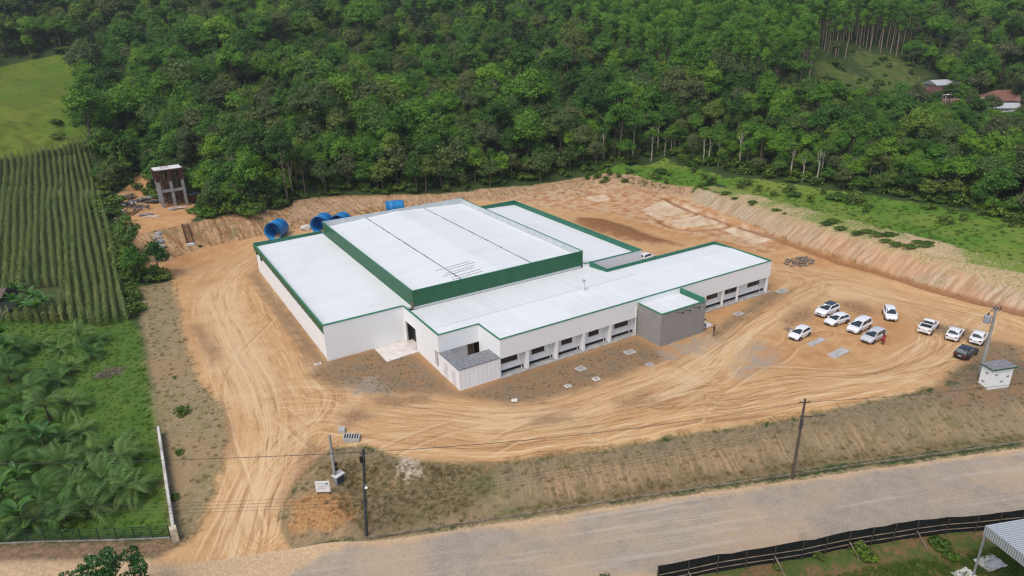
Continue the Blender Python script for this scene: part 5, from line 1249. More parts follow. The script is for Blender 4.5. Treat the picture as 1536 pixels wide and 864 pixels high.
def heading(p0, p1):
    a = at(p0[0], p0[1], .3); b = at(p1[0], p1[1], .3); return math.atan2(b[1] - a[1], b[0] - a[0])
z2 = lambda X, Y: (X / 7.68 + 1160, Y / 7.68 + 440)
z3 = lambda X, Y: (X / 5.4 + 1340, Y / 5.4 + 440)
CARS = 'cars parked on the earth yard'
hA = heading(z2(410, 490), z2(300, 550)); hB = heading(z2(740, 215), z2(595, 280)); hC = heading(z2(850, 345), z2(712, 388)); hD = heading(z2(1110, 405), z2(985, 475)); hE = heading(z2(1265, 520), z2(1140, 585)); hF = heading(z2(1250, 225), z2(1283, 325))
hG = heading(z3(292, 350), z3(350, 290)); hH = heading(z3(528, 385), z3(563, 332)); hI = heading(z3(722, 420), z3(758, 370)); hJ = heading(z3(605, 545), z3(675, 495))
car('parked_car', 'small white hatchback parked alone nearest the entrance block', 'car', gp(1198.5, 505.5), hA, 3.75, 1.68, 1.47, PW, HATCH, (.0, .12, .56, .80), group=CARS)
car('parked_car', 'white crossover with a black glass roof', 'car', gp(1240, 470.5), hB, 4.35, 1.82, 1.60, PW, SUV, (.01, .14, .54, .77), P_GLASS, CARS, belt=1.04)
car('parked_car', 'white hatchback with black grille between black-roofed crossover and minivan', 'car', gp(1254.5, 485), hC, 3.95, 1.72, 1.47, PW, HATCH, (.005, .13, .55, .78), group=CARS)
car('parked_car', 'tall white minivan in the middle of the car row', 'car', gp(1288, 494.5), hD, 4.45, 1.80, 1.68, PW, VAN, (.005, .08, .60, .84), group=CARS, belt=1.0)
ce = car('parked_car', 'silver-roofed pale car with the person in red at its side', 'car', gp(1309, 509.5), hE, 4.2, 1.74, 1.50, PS, HATCH, (.005, .10, .56, .79), group=CARS)
car('parked_car', 'white hatchback standing apart behind the row, nose to the camera', 'car', gp(1334, 475.5), hF, 3.95, 1.70, 1.48, PW, HATCH, (.005, .13, .55, .78), group=CARS)
car('pickup_truck', 'white pickup truck with an open dark cargo bed', 'pickup truck', gp(1392, 494.5), hG, 4.55, 1.78, 1.60, PW, TRUCK, (.36, .40, .58, .74), None, CARS, .37, 1.0)
car('parked_car', 'white sedan next to the pickup, tail to the camera', 'car', gp(1431, 505), hH, 4.3, 1.72, 1.44, PW, SEDAN, (.10, .24, .52, .73), group=CARS)
car('parked_car', 'white sedan beside the transformer pole, tail to the camera', 'car', gp(1467, 510.5), hI, 4.3, 1.72, 1.44, PW, SEDAN, (.10, .24, .52, .73), group=CARS)
car('parked_car', 'black car parked behind the two white sedans', 'car', gp(1448, 533), hJ, 4.1, 1.76, 1.45, PB, HATCH, (.005, .15, .54, .77), group=CARS)
Pk = at(970, 387, .6); car('parked_car', 'white car half hidden behind the rear hall corner', 'car', (Pk[0] + .5, Pk[1] + .5, 0), .15, 3.9, 1.7, 1.5, PW, HATCH, (.005, .13, .55, .78), group=CARS)

# ------------------------------------------------------------------ people
SKIN = mat('skin', (.32, .19, .125), .6); SHOE = mat('dark_shoe', (.03, .025, .022), .7)
def person(label, P, ang, shirt, legs, hair, arms='down', dress=False, longhair=False):
    o = thing('person', label, 'person', P, ang)
    J = {}; E_ = []; Rr = []
    def j(n, x, y, z, r, parent=None): J[n] = len(Rr); Rr.append(((x, y, z), r)); (E_.append((J[parent], J[n])) if parent else None)
    j('pel', 0, 0, .95, .145); j('waist', 0, 0, 1.08, .125, 'pel'); j('chest', .01, 0, 1.27, .155, 'waist'); j('shl', 0, 0, 1.40, .12, 'chest'); j('neck', .01, 0, 1.49, .052, 'shl'); j('jaw', .035, 0, 1.575, .072, 'neck'); j('head', .02, 0, 1.66, .095, 'jaw'); j('top', .0, 0, 1.725, .07, 'head')
    j('nose', .125, 0, 1.625, .014, 'jaw')
    for s, n in ((1, 'a'), (-1, 'b')):
        j('ear' + n, .01, s * .092, 1.635, .018, 'head')
        j('hip' + n, 0, s * .09, .88, .098, 'pel'); j('knee' + n, .02, s * .10, .48, .06, 'hip' + n); j('ank' + n, -.01, s * .105, .09, .042, 'knee' + n); j('toe' + n, .15, s * .125, .035, .035, 'ank' + n)
        j('sh' + n, 0, s * .185, 1.385, .062, 'shl')
        if arms == 'up': el, wr, fd = (.16, s * .24, 1.16), (.33, s * .12, 1.30), Vector((.75, -s * .35, .45))
        else: el, wr, fd = (-.02, s * .265, 1.12), (.08, s * .27, .89), Vector((.25, 0, -1))
        j('el' + n, *el, .044, 'sh' + n); j('wr' + n, *wr, .03, 'el' + n)
        fd.normalize(); side = fd.cross(Vector((0, s, .15))).normalized(); w0 = Vector(wr); pm = w0 + fd * .075; j('palm' + n, *pm, .034, 'wr' + n)
        for f, ln in enumerate((.062, .07, .066, .05)):
            b0 = pm + side * (.027 - .018 * f) + fd * .02; t1 = b0 + fd * ln * .5; t2 = t1 + (fd * .8 + Vector((.2, -s * .5, 0))).normalized() * ln * .5
            j('f%d%s' % (f, n), *t1, .009, 'palm' + n); j('g%d%s' % (f, n), *t2, .008, 'f%d%s' % (f, n))
        tb = w0 + fd * .03 + side * .03; j('th' + n, *(tb + side * .02 + fd * .025), .010, 'palm' + n); j('ti' + n, *(tb + side * .028 + fd * .055), .009, 'th' + n)
    me = bpy.data.meshes.new('person_skeleton'); me.from_pydata([p for p, r in Rr], E_, [])
    tmp = bpy.data.objects.new('person_skeleton', me); COL.objects.link(tmp)
    md = tmp.modifiers.new('skin', 'SKIN'); md.use_smooth_shade = True
    for i, (p, r) in enumerate(Rr): me.skin_vertices[0].data[i].radius = (r, r * (1.18 if p[2] > .85 and abs(p[1]) < .05 and p[2] < 1.45 else 1)); me.skin_vertices[0].data[i].use_root = i == 0
    sb = tmp.modifiers.new('sub', 'SUBSURF'); sb.levels = 1
    dg = bpy.context.evaluated_depsgraph_get(); bm_ = bpy.data.meshes.new_from_object(tmp.evaluated_get(dg)); bpy.data.objects.remove(tmp)
    bm_.materials.clear()
    for x in (SKIN, shirt, legs, SHOE): bm_.materials.append(x)
    for p in bm_.polygons:
        c = p.center; k = 0
        if c.z < .075: k = 3
        elif c.z < .97 and abs(c.y) < .215: k = 2
        elif c.z < 1.47 and (abs(c.y) < .26 and c.z > 1.1 or abs(c.y) < .2) and c.x < .22: k = 1
        p.material_index = k
    link('body', bm_, o)
    hp = MB(); pr = []
    for i in range(7):
        a = PI * .5 * i / 6; pr.append((.108 * math.cos(a) + .002, .112 * math.sin(a)))
    hp.lathe([(.085, -.07)] + pr, 14, (-.012, 0, 1.66))
    if longhair: hp.lathe([(.05, -.32), (.09, -.2), (.10, -.04)], 10, (-.06, 0, 1.66))
    hp.build('hair', hair, o, True)
    if arms == 'up': MB().box(.40, .47, -.08, .08, 1.30, 1.40).build('held_camera', P_TRIM, o, bevel=.01)
    if dress: MB().lathe([(.27, .50), (.24, .75), (.185, 1.02), (.16, 1.1), (.175, 1.25), (.15, 1.30)], 14).build('dress', shirt, o, True)
    return o
H_BLK = mat('black_hair', (.012, .010, .009), .6); C_DK = mat('dark_cloth', (.02, .02, .024), .9); C_YG = mat('pale_green_shirt', (.58, .68, .42), .85); C_BR = mat('brown_trousers', (.16, .10, .075), .9); C_RED = mat('red_cloth', (.34, .012, .025), .85); C_BLK = mat('black_cloth', (.012, .012, .014), .9)
p1 = at(1056.5, 495, .16); person('person in a pale green shirt and dark trousers on the white entrance step', (max(p1[0], 31.5), p1[1], .16), -2.2, C_YG, C_DK, H_BLK)
p2 = gp(1070.5, 503.8); person('person in a black top and brown trousers holding something up beside the step', p2, 2.6, C_BLK, C_BR, H_BLK, 'up')
p3 = gp(1323.5, 516.5); person('person in red beside the silver-roofed car', p3, hE + 2.0, C_RED, C_DK, H_BLK, 'down', True, True)

# ------------------------------------------------------------------ poles, kiosk and lines
def top_at(base, px, py):
    d = ray(px, py); n = np.array([F2[0], F2[1], 0]); t = ((np.asarray(base) - CAM) @ n) / (d @ n); return CAM + t * d
def pole(name, label, base, top, r0, r1, mt, square=False):
    o = thing(name, label, 'utility pole', base); v = Vector(top) - Vector(base)
    MB().tube([(0, 0, -.6), v * .5, v], [r0 * 1.04, (r0 + r1) / 2, r1], 4 if square else 10).build('shaft', mt, o)
    return o, v
WOOD = mat('weathered_wood', (.10, .082, .065), .9, .3, 1.5); DKPOLE = mat('dark_pole', (.055, .06, .062), .8, .3, 1.0); CONCP = mat('pole_concrete', (.30, .29, .27), .9, .2, 1.0); INS = mat('insulator', (.16, .10, .08), .3)
bA = gp(1188, 718); tA = top_at(bA, 1208, 598)
poA, vA = pole('utility_pole', 'dark wooden utility pole with one side arm standing on the bank foot', bA, tA, .17, .11, WOOD)
sdx = Vector((cr0[0], cr0[1], 0))
def at_pole(v, t): return v * t
q = at_pole(vA, .78); MB().bar(q - sdx * .25, q + sdx * 2.3 + Vector((0, 0, .12)), .09, .09).build('side_arm', WOOD, poA)
def insul(parent, p): MB().lathe([(.02, 0), (.05, .03), (.03, .07), (.06, .1), (.03, .16), (.01, .18)], 8, tuple(p)).build('insulator', INS, parent)
q = at_pole(vA, .955); MB().bar(q - sdx * .55, q + sdx * .55, .08, .08).build('crossarm', WOOD, poA)
for s in (-.45, .45): insul(poA, q + sdx * s + Vector((0, 0, .04)))
for t in (.66, .70, .74): MB().tube([at_pole(vA, t) + Vector((0, 0, -.06)), at_pole(vA, t) + Vector((0, 0, .06))], .2, 8).build('rack', DKPOLE, poA)
bB = gp(549, 803); tB = top_at(bB, 545, 674)
poB, vB = pole('utility_pole', 'dark slender utility pole with street lamp at the bank corner', bB, tB, .17, .12, DKPOLE)
q = at_pole(vB, .95); MB().bar(q - sdx * .35, q + sdx * .35, .08, .08).build('crossarm', DKPOLE, poB); insul(poB, q + sdx * -.3 + Vector((0, 0, .04))); insul(poB, q + sdx * .3 + Vector((0, 0, .04)))
q = at_pole(vB, .895); MB().box(q.x - .36, q.x - .10, q.y - .12, q.y + .12, q.z - .3, q.z + .3).build('fuse_box', P_TRIM, poB)
q = at_pole(vB, .62); lm_ = MB().tube([q, q + Vector((-.1, -.5, .25)), q + Vector((-.15, -.9, .22))], .03, 6).build('lamp_arm', M_ZINC, poB); MB().lathe([(.03, .12), (.14, .05), (.16, 0), (.04, -.06)], 10, tuple(q + Vector((-.15, -1.0, .2)))).build('lamp_head', M_PIPE, lm_)
q = at_pole(vB, .40); MB().tube([q + Vector((0, 0, -.12)), q + Vector((0, 0, .12))], .23, 10).build('rack', DKPOLE, poB)
bC = gp(504, 725); tC = top_at(bC, 494, 652)
poC, vC = pole('utility_pole', 'grey tapered concrete service pole beside the driveway entrance', bC, tC, .24, .12, CONCP, True)
for t in (.30, .40): MB().box(vC.x * t + .1, vC.x * t + .36, vC.y * t - .2, vC.y * t + .04, vC.z * t - .14, vC.z * t + .14).build('junction_box', P_TRIM, poC)
mb_ = thing('meter_box', 'small concrete meter box at the foot of the concrete pole', 'meter box', gp(509, 724), .4)
MB().box(-.5, .5, -.3, .3, -.2, 1.0).build('case', CONCP, mb_, bevel=.03); MB().box(-.42, .42, -.34, -.302, .1, .85).build('door', mat('dark_blue_panel', (.05, .06, .08), .5), mb_); MB().box(-.58, .58, -.4, .38, 1.003, 1.09).build('cap', M_PALE, mb_)
# notice board
sg = thing('notice_board', 'white notice board on short posts by the driveway', 'sign', gp(486, 742), -YAW + PI * 0)
SW = mat('sign_white', (.74, .75, .76), .5)
MB().box(-.72, .72, -.03, .03, .35, 1.65).build('panel', SW, sg)
for x in (-.6, .6): MB().box(x - .04, x + .04, .031, .11, -.3, 1.6).build('post', WOOD, sg)
for nm, bx, mt in (('emblem', (.32, .55, -.036, -.031, 1.25, 1.48), mat('emblem_blue', (.10, .22, .30), .5)), ('lettering', (-.6, .2, -.036, -.031, 1.34, 1.38), mat('grey_letters', (.35, .38, .42), .6)), ('lettering', (-.6, .5, -.036, -.031, .98, 1.02), mat('grey_letters', (.35, .38, .42), .6)), ('lettering', (-.6, .3, -.036, -.031, .78, .81), mat('grey_letters', (.35, .38, .42), .6))):
    MB().box(*bx).build(nm, mt, sg)
# transformer kiosk and its pole
kF, kL, kR = gp(1481.7, 585.4), gp(1463.7, 574.3), gp(1513, 580.7)
zk = min(kF[2], kL[2], kR[2])
e1 = kL[:2] - kF[:2]; e2 = kR[:2] - kF[:2]; ang2 = math.atan2(e2[1], e2[0]); l2 = np.linalg.norm(e2); l1 = np.linalg.norm(e1)
kio = thing('service_kiosk', 'white block kiosk with a grey roof and green edge below the transformer pole', 'kiosk', (kF[0], kF[1], zk), ang2)
M_KW = wall_white('kiosk_white'); hk = 2.75
MB().box(0, l2, 0, l1, -.3, hk).build('wall', M_KW, kio)
MB().box(-.25, l2 + .25, -.25, l1 + .25, hk + .003, hk + .14).build('roof_slab', mat('kiosk_green', (.02, .09, .05), .5), kio)
MB().box(-.22, l2 + .22, -.22, l1 + .22, hk + .143, hk + .18).build('roof', mat('grey_fibre_roof', (.20, .205, .215)), kio)
for x, z in ((.22, 1.9), (.55, .9), (.8, 1.5)): MB().box(l2 * x - .2, l2 * x + .2, -.03, -.002, z, z + .2).build('vent', CONCP, kio)
for y, z in ((.45, 1.9), (.6, .7)): MB().box(-.03, -.002, l1 * y - .2, l1 * y + .2, z, z + .2).build('vent', CONCP, kio)
bT = gp(1469, 562); tT = top_at(bT, 1496, 459)
poT, vT = pole('transformer_pole', 'grey concrete pole carrying a transformer, behind the white kiosk', bT, tT, .24, .15, CONCP, True)
q = top_at(bT, 1481, 478); q = Vector(q) - Vector(bT)
tk = MB().lathe([(.34, -.55), (.38, -.5), (.38, .35), (.33, .42), (.1, .46)], 14, tuple(q)).build('transformer_tank', mat('transformer_grey', (.30, .33, .35), .5), poT)
for k in range(10):
    a = 2 * PI * k / 10; MB().box(-.02, .02, .38, .5, -.4, .25).build('cooling_fin', mat('transformer_grey', (.30, .33, .35)), tk) if False else None
for k in (-1, 0, 1): MB().lathe([(.03, .42), (.06, .5), (.03, .58), (.06, .66), (.02, .85)], 8, (q.x + k * .17, q.y, q.z)).build('bushing', INS, tk)
tp_ = vT * ((q.z) / vT.z); MB().bar(tp_ + Vector((0, 0, -.35)), (q.x, q.y, q.z - .35), .1).bar(tp_ + Vector((0, 0, .2)), (q.x, q.y, q.z + .2), .1).build('bracket', M_ZINC, poT)
for t in (.93, .985): a = vT * t; MB().bar(a - sdx * .7, a + sdx * .45, .09).build('crossarm', CONCP, poT); [insul(poT, a + sdx * s + Vector((0, 0, .05))) for s in (-.6, -.2, .35)]
for k, s in enumerate((-.55, -.1, .3)): a = vT * .96 + sdx * s; MB().bar(a + Vector((0, -.1, -.1)), a + Vector((.05, -.2, .35)), .07).build('fuse_holder', P_TRIM, poT)
# overhead lines
M_WIRE = mat('cable', (.06, .06, .062), .7)
def cable(label, a, b, sag, r, group=None):
    a = Vector(a); b = Vector(b); n = 24
    pts = [a.lerp(b, k / n) - Vector((0, 0, sag * 4 * (k / n) * (1 - k / n))) for k in range(n + 1)]
    o = MB().tube([p - a for p in pts], r, 5).build('power_line', M_WIRE, None, True, loc=a); tag(o, label, 'power line', group)
nb = gp(-420, 815)   # where the next pole stands, out of the picture
na = np.array(bA) + (np.array(bA) - np.array(bB)) * .98
PB_ = Vector(bB); PA_ = Vector(bA); wireg = 'thin low cables between the two road poles'
for k, s in enumerate((-.3, .3)):
    a = PB_ + vB * .97 + sdx * s; cable('topmost thin power line running left over the palms, %s strand' % ('near', 'far')[k], a, Vector(nb) + vB * .97 + sdx * s, .7, .022)
    cable('topmost thin power line between the lamp pole and the wooden pole, %s strand' % ('near', 'far')[k], a, PA_ + vA * .96 + sdx * s, .8, .014)
    cable('topmost thin power line running right from the wooden pole, %s strand' % ('near', 'far')[k], PA_ + vA * .96 + sdx * s, Vector(na) + vA * .96 + sdx * s, .8, .012)
for k, t in enumerate((.38, .42, .46, .50)):
    a = PB_ + vB * t + Vector((0, -.22, 0)); lw = ('lowest', 'second lowest', 'third lowest', 'fourth lowest')[k]
    cable('%s cable on the lamp pole running left over the palms' % lw, a, Vector(nb) + vB * t + Vector((0, -.22, 0)), .8, .012)
    cable('%s cable between the lamp pole and the wooden pole' % lw, a, PA_ + vA * (t + .26) + Vector((0, -.22, 0)), .9, .010)

# ------------------------------------------------------------------ big blue tanks
M_BLUE = NT('blue_tank_skin'); o_ = M_BLUE.obj(); s_ = M_BLUE.sep(o_)
rb_ = M_BLUE.math('ABSOLUTE', M_BLUE.math('SINE', M_BLUE.mul(s_[2], 6.0)))
M_BLUE = M_BLUE.done(M_BLUE.mix(M_BLUE.ramp(M_BLUE.noise(o_, .8, 4), .4, .7), (.012, .17, .44), (.02, .25, .58)), .45, M_BLUE.bump(rb_, .4, .05), 0, .4)
def tank(label, c, axis, r, L, open_=True):
    o = thing('water_tank', label, 'tank', c); o.rotation_euler = Vector(axis).to_track_quat('Z', 'Y').to_euler(); n = 40
    pr = [(r * .985, .02), (r * 1.03, 0), (r * 1.03, .12), (r, .14), (r, L * .33), (r * 1.015, L * .34), (r * 1.015, L * .36), (r, L * .37), (r, L * .9), (r * .93, L), (r * .4, L + .12), (.02, L + .15), (.02, L + .11), (r * .4, L + .08), (r * .9, L - .03), (r * .95, L * .88), (r * .965, .04)]
    vs = [(a * math.cos(2 * PI * k / n), a * math.sin(2 * PI * k / n), z) for a, z in pr for k in range(n)]; m_ = len(pr)
    fs = [(i * n + k, i * n + (k + 1) % n, ((i + 1) % m_) * n + (k + 1) % n, ((i + 1) % m_) * n + k) for i in range(m_) for k in range(n)]
    MB().add(vs, fs).build('shell', M_BLUE, o, True)
    MB().tube([(0, r * .95, L * .6), (0, r * 1.1, L * .6)], .2, 10).build('nozzle', M_BLUE, o)
    return o
def tank_at(label, px, py, qx, qy, r, L):
    g_ = gp(px, py + 14); zc = g_[2] + r; a = at(px, py, zc); b = at(qx, qy, zc); ax_ = b - a; ax_[2] = 0; tank(label, a, ax_ / np.linalg.norm(ax_), r, L)
tank_at('big blue water tank lying with its open mouth towards the camera, nearest the yard', 409, 347.5, 424, 338, 1.95, 4.0)
tank_at('big blue water tank lying half hidden at the corner of the roofs', 478, 338, 492, 328.5, 1.95, 4.0)
tank_at('big blue water tank showing only its top above the high hall roof', 506, 334, 520, 326, 1.7, 3.6)
tank_at('big blue water tank lying broadside farthest behind the high hall', 579, 312.5, 604, 310.5, 1.7, 4.2)
rk = thing('boulder', 'pale boulder lying between the two open blue tanks', 'boulder', gp(459, 344))
def stone_mesh(r, seed, n=26, sq=.6):
    bm = bmesh.new(); bmesh.ops.create_icosphere(bm, subdivisions=2, radius=r); rr = random.Random(seed)
    ks = [(Vector((rr.gauss(0, 1), rr.gauss(0, 1), rr.gauss(0, 1))).normalized(), rr.uniform(.55, .9) * r) for _ in range(9)]
    for v in bm.verts:
        for nrm, d in ks:
            e = v.co.dot(nrm) - d
            if e > 0: v.co -= nrm * e
        v.co.z *= sq
    me = bpy.data.meshes.new('stone'); bm.to_mesh(me); bm.free(); return me
m_ = stone_mesh(1.3, 3); m_.materials.append(M_PALE); link('stone', m_, rk, (0, 0, .4))

# ------------------------------------------------------------------ unfinished concrete water tower
zt0 = zat(*at(262, 312, 3.9)[:2])
c0, c1 = at(246, 312, zt0), at(281, 306.5, zt0); u_ = (c1 - c0)[:2]; Wt = float(np.linalg.norm(u_)); angT = math.atan2(u_[1], u_[0])
tw = thing('concrete_tower', 'unfinished concrete tower with timber shoring and a pale top slab', 'tower', (c0[0], c0[1], zt0), angT)
Dt = 3.6; Ht = float(top_at(c0, 233, 256)[2] - zt0); CON2 = mat('raw_concrete', (.27, .27, .265), .9, .2, 1.0)
for x in (0, Wt / 2, Wt):
    for y in (0, Dt): MB().box(x - .28, x + .28, y - .28, y + .28, -.5, Ht * .70).build('column', CON2, tw)
zb_ = Ht * .44
for x0, x1, y in ((.28, Wt / 2 - .28, 0), (Wt / 2 + .28, Wt - .28, 0), (.28, Wt / 2 - .28, Dt), (Wt / 2 + .28, Wt - .28, Dt)): MB().box(x0, x1, y - .2, y + .2, zb_ - .3, zb_ + .3).build('beam', CON2, tw)
for x in (0, Wt): MB().box(x - .2, x + .2, .28, Dt - .28, zb_ - .3, zb_ + .3).build('beam', CON2, tw)
FORM = mat('formwork_timber', (.10, .045, .03), .9, .5, 1.5); SHOR = mat('shoring_timber', (.20, .125, .075), .9, .4, 1.5)
for x in (0, Wt / 2, Wt):
    for y in (0, Dt):
        fm = MB()
        for k in range(7): z = Ht * .72 + k * Ht * .035; fm.box(x - .5, x + .5, y - .5, y + .5, z, z + .12)
        fm.box(x - .34, x + .34, y - .34, y + .34, Ht * .70 + .002, Ht * .97); fm.build('formwork', FORM, tw)
for k in range(1, 15):
    for y in (.5, 1.8, 3.1):
        x = Wt * k / 15 + rng.uniform(-.1, .1)
        if abs(x - Wt / 2) < .34: continue
        z1 = Ht * .93; MB().bar((x, y, -.2), (x + rng.uniform(-.15, .15), y + rng.uniform(-.1, .1), z1), .1).build('prop', SHOR if rng.random() < .6 else FORM, tw)
MB().box(-.55, Wt + .55, -.55, Dt + .55, Ht * .97 + .003, Ht).build('slab_form', FORM, tw)
MB().box(-.4, Wt + .4, -.4, Dt + .4, Ht + .003, Ht + .1).build('top_slab', mat('fresh_slab', (.62, .60, .60), .8, .15, .6, dirt=(.45, .25, .2, .6)), tw)
for k in range(9): x = Wt * (.22 + .04 * k); MB().tube([(x, .5 + .3 * (k % 3), Ht + .1), (x + rng.uniform(-.15, .15), .5 + .3 * (k % 3), Ht + 1.1)], .025, 5).build('rebar', FORM, tw)
# building leftovers on the terrace
def plank_heap(name, label, px, py, n, L, mt, spread, seed, wid=.22, ang0=0.0):
    rr = random.Random(seed); P = gp(px, py); o = thing(name, label, 'heap', P); mb = MB()
    for k in range(n):
        a = ang0 + rr.uniform(-.45, .45); l = L * rr.uniform(.5, 1.1); x, y = rr.uniform(-spread, spread), rr.uniform(-spread, spread) * .6; z = .08 + .07 * (k // 3) + rr.uniform(0, .06)
        d = Vector((math.cos(a), math.sin(a), rr.uniform(-.06, .06))) * l / 2; mb.bar(Vector((x, y, z)) - d, Vector((x, y, z)) + d, wid, .05)
    mb.build('planks', mt, o); return o
plank_heap('sheet_heap', 'low heap of grey corrugated sheets left of the unfinished tower', 222, 298, 12, 6.0, mat('dull_sheets', (.20, .215, .22), .7, .3), 1.0, 1, 1.1, .5)
plank_heap('timber_stack', 'stack of dark grey timber boards against the unfinished tower', 232, 304, 26, 5.5, mat('grey_timber', (.11, .105, .10), .9, .4), 1.3, 2, .35, .25)
plank_heap('rubbish_heap', 'dark scrap heap with pale boards at the terrace corner', 187, 297, 30, 2.2, mat('scrap', (.13, .125, .13), .9, .5), 2.2, 3, .3, 1.0)
plank_heap('board_heap', 'small heap of reddish boards on the orange terrace', 196, 320, 12, 2.6, mat('red_boards', (.30, .15, .09), .9, .4), 1.2, 4, .28, .5)
plank_heap('board_heap', 'few dark and white boards lying in the middle of the terrace', 217, 323, 7, 2.6, mat('scrap_boards', (.30, .29, .28), .9, .6), .8, 5, .3, .3)
plank_heap('board_heap', 'pale boards leaning at the left rim of the terrace', 180, 327, 9, 2.0, mat('pale_boards', (.46, .42, .37), .9, .4), .9, 6, .4, 1.2)
plank_heap('scrap_heap', 'heap of dark bent sheets behind the white crate on the terrace', 192, 308, 22, 2.6, mat('dark_sheets', (.15, .15, .16), .8, .5), 1.6, 11, .4, .9)
plank_heap('board_heap', 'long bleached boards beside the tower foot', 266, 313, 10, 3.4, mat('bleached_boards', (.42, .40, .37), .9, .4), 1.2, 12, .3, .2)
plank_heap('pipe_heap', 'few white pipes scattered at the front rim of the terrace', 226, 326, 6, 3.0, mat('white_pipes', (.60, .59, .57), .7, .2), 1.0, 13, .12, -.4)
plank_heap('sheet_heap', 'dark grey boards stacked between the scrap heap and the timber stack', 209, 302, 24, 3.6, mat('slate_boards', (.17, .17, .17), .9, .5), 1.5, 14, .4, .6)
wb = thing('white_crate', 'white crate lying at the left rim of the terrace', 'crate', gp(180, 322), .4); MB().box(-.9, .9, -.7, .7, 0, .9).build('case', SW, wb, bevel=.04); MB().box(-.5, .5, -.705, -.701, .25, .65).build('panel', CONCP, wb)
hut = thing('site_hut', 'small brown hut half hidden in the thicket right of the tower', 'hut', gp(292, 302), .3); MB().box(-1.2, 1.2, -.9, .9, -.2, 1.9).build('wall', mat('hut_boards', (.14, .06, .035), .9, .4), hut); MB().box(-1.4, 1.4, -1.1, 1.1, 1.903, 1.98).build('roof', mat('hut_roof', (.25, .38, .36), .6), hut)
# made-up boards in place of a slot dug in the cut, and the grey spill beside it
ca, cb_ = gp(277, 337), gp(286, 367); slotb = thing('slot_boards', 'made-up brown boards in place of a narrow slot dug into the raw cut under the tower', 'boards', ca)
d_ = Vector(cb_) - Vector(ca); sd_ = Vector((d_.y, -d_.x, 0)).normalized() * .62
MB().bar(Vector((0, 0, .12)), d_ + Vector((0, 0, .12)), 1.25, .1).build('bed', mat('slot_bed_boards', (.16, .085, .04), .9, .4), slotb)
for s in (-1, 1): MB().bar(sd_ * s + Vector((0, 0, .25)), d_ + sd_ * s + Vector((0, 0, .25)), .1, .5).build('side_board', mat('slot_side_boards', (.07, .035, .02), .9, .4), slotb)
MB().box(d_.x - .8, d_.x + .8, d_.y - .5, d_.y + .3, d_.z - .2, d_.z + .3).build('foot_block', M_PALE, slotb)
sp = thing('concrete_spill', 'grey spill of set concrete on the raw cut below the terrace', 'spill', gp(236, 358)); mb = MB()
for k, (px, py, r) in enumerate([(237, 349, .9), (236, 355, 1.1), (238, 361, 1.2), (239, 368, 1.4), (243, 372, .9), (234, 366, .8)]):
    g_ = gp(px, py) - gp(236, 358); r2_ = random.Random(k); n = 11; b0 = len(mb.v); rr_ = [r * r2_.uniform(.6, 1.15) for _ in range(n)]
    mb.add([(g_[0] + q * sc * math.cos(2 * PI * i / n), g_[1] + q * sc * math.sin(2 * PI * i / n), g_[2] + z) for sc, z in ((1, -.2), (.75, .1), (.35, .2)) for i, q in enumerate(rr_)], [(j * n + i, j * n + (i + 1) % n, j * n + n + (i + 1) % n, j * n + n + i) for j in range(2) for i in range(n)] + [tuple(2 * n + i for i in range(n))])
mb.build('lump', mat('set_concrete', (.30, .29, .28), .9, .3, 1.5), sp)

# ------------------------------------------------------------------ cottage, far houses
TILE = NT('clay_tiles'); o_ = TILE.obj(); s_ = TILE.sep(o_)
def tile_mat(name, base):
    t = NT(name); o = t.obj(); s = t.sep(o); w = t.math('ABSOLUTE', t.math('SINE', t.mul(s[0], 12))); w2 = t.math('FRACT', t.mul(s[1], 3))
    c = t.mix(t.ramp(w, 0, .6), tuple(x * .6 for x in base), base); c = t.mix(t.ramp(w2, .0, .2, .4, 0), c, tuple(x * .5 for x in base))
    c = t.mix(t.ramp(t.noise(o, .9, 5), .4, .7, 0, .7), c, tuple(x * .55 for x in base)); return t.done(c, .9)
def house(name, label, P, ang, L, D, h, rise, wallc, roof_mt, hip=False, ov=.5, nwin=3):
    o = thing(name, label, 'house', (P[0], P[1], P[2]), ang); wm = mat('wash_%d%d%d' % tuple(int(c * 100) for c in wallc), wallc, .85, .12, .8)
    mb = MB().box(-L / 2, L / 2, -D / 2, D / 2, -.6, h)
    if not hip: mb.add([(-L / 2, -D / 2, h), (-L / 2, D / 2, h), (-L / 2, 0, h + rise * .98), (L / 2, -D / 2, h), (L / 2, D / 2, h), (L / 2, 0, h + rise * .98)], [(0, 2, 1), (3, 4, 5), (0, 3, 5, 2), (1, 2, 5, 4)])
    mb.build('wall', wm, o)
    a, b = L / 2 + ov, D / 2 + ov; r = a - (b if hip else 0); z0 = h - rise * ov / (D / 2) + .05; th = .14
    v = [(-a, -b, z0), (a, -b, z0), (a, b, z0), (-a, b, z0), (-r, 0, h + rise + .05), (r, 0, h + rise + .05)]; v += [(x, y, z + th) for x, y, z in v]
    MB().add(v, [(6, 7, 11, 10), (8, 9, 10, 11), (7, 8, 11), (9, 6, 10), (0, 4, 5, 1), (2, 5, 4, 3), (1, 5, 2), (3, 4, 0), (0, 1, 7, 6), (1, 2, 8, 7), (2, 3, 9, 8), (3, 0, 6, 9)]).build('roof', roof_mt, o)
    for k in range(nwin):
        x = -L / 2 + L * (k + .7) / (nwin + .6); w_ = MB().box(x - .55, x + .55, -D / 2 - .05, -D / 2 - .002, .95, 2.0).build('window', M_BRONZE, o); MB().box(x - .45, x + .45, -D / 2 - .07, -D / 2 - .052, 1.05, 1.9).build('pane', M_GLASS, w_)
    MB().box(L / 2 - 1.3, L / 2 - .4, -D / 2 - .06, -D / 2 - .002, 0, 2.05).build('door', mat('brown_door', (.13, .085, .055)), o)
    return o
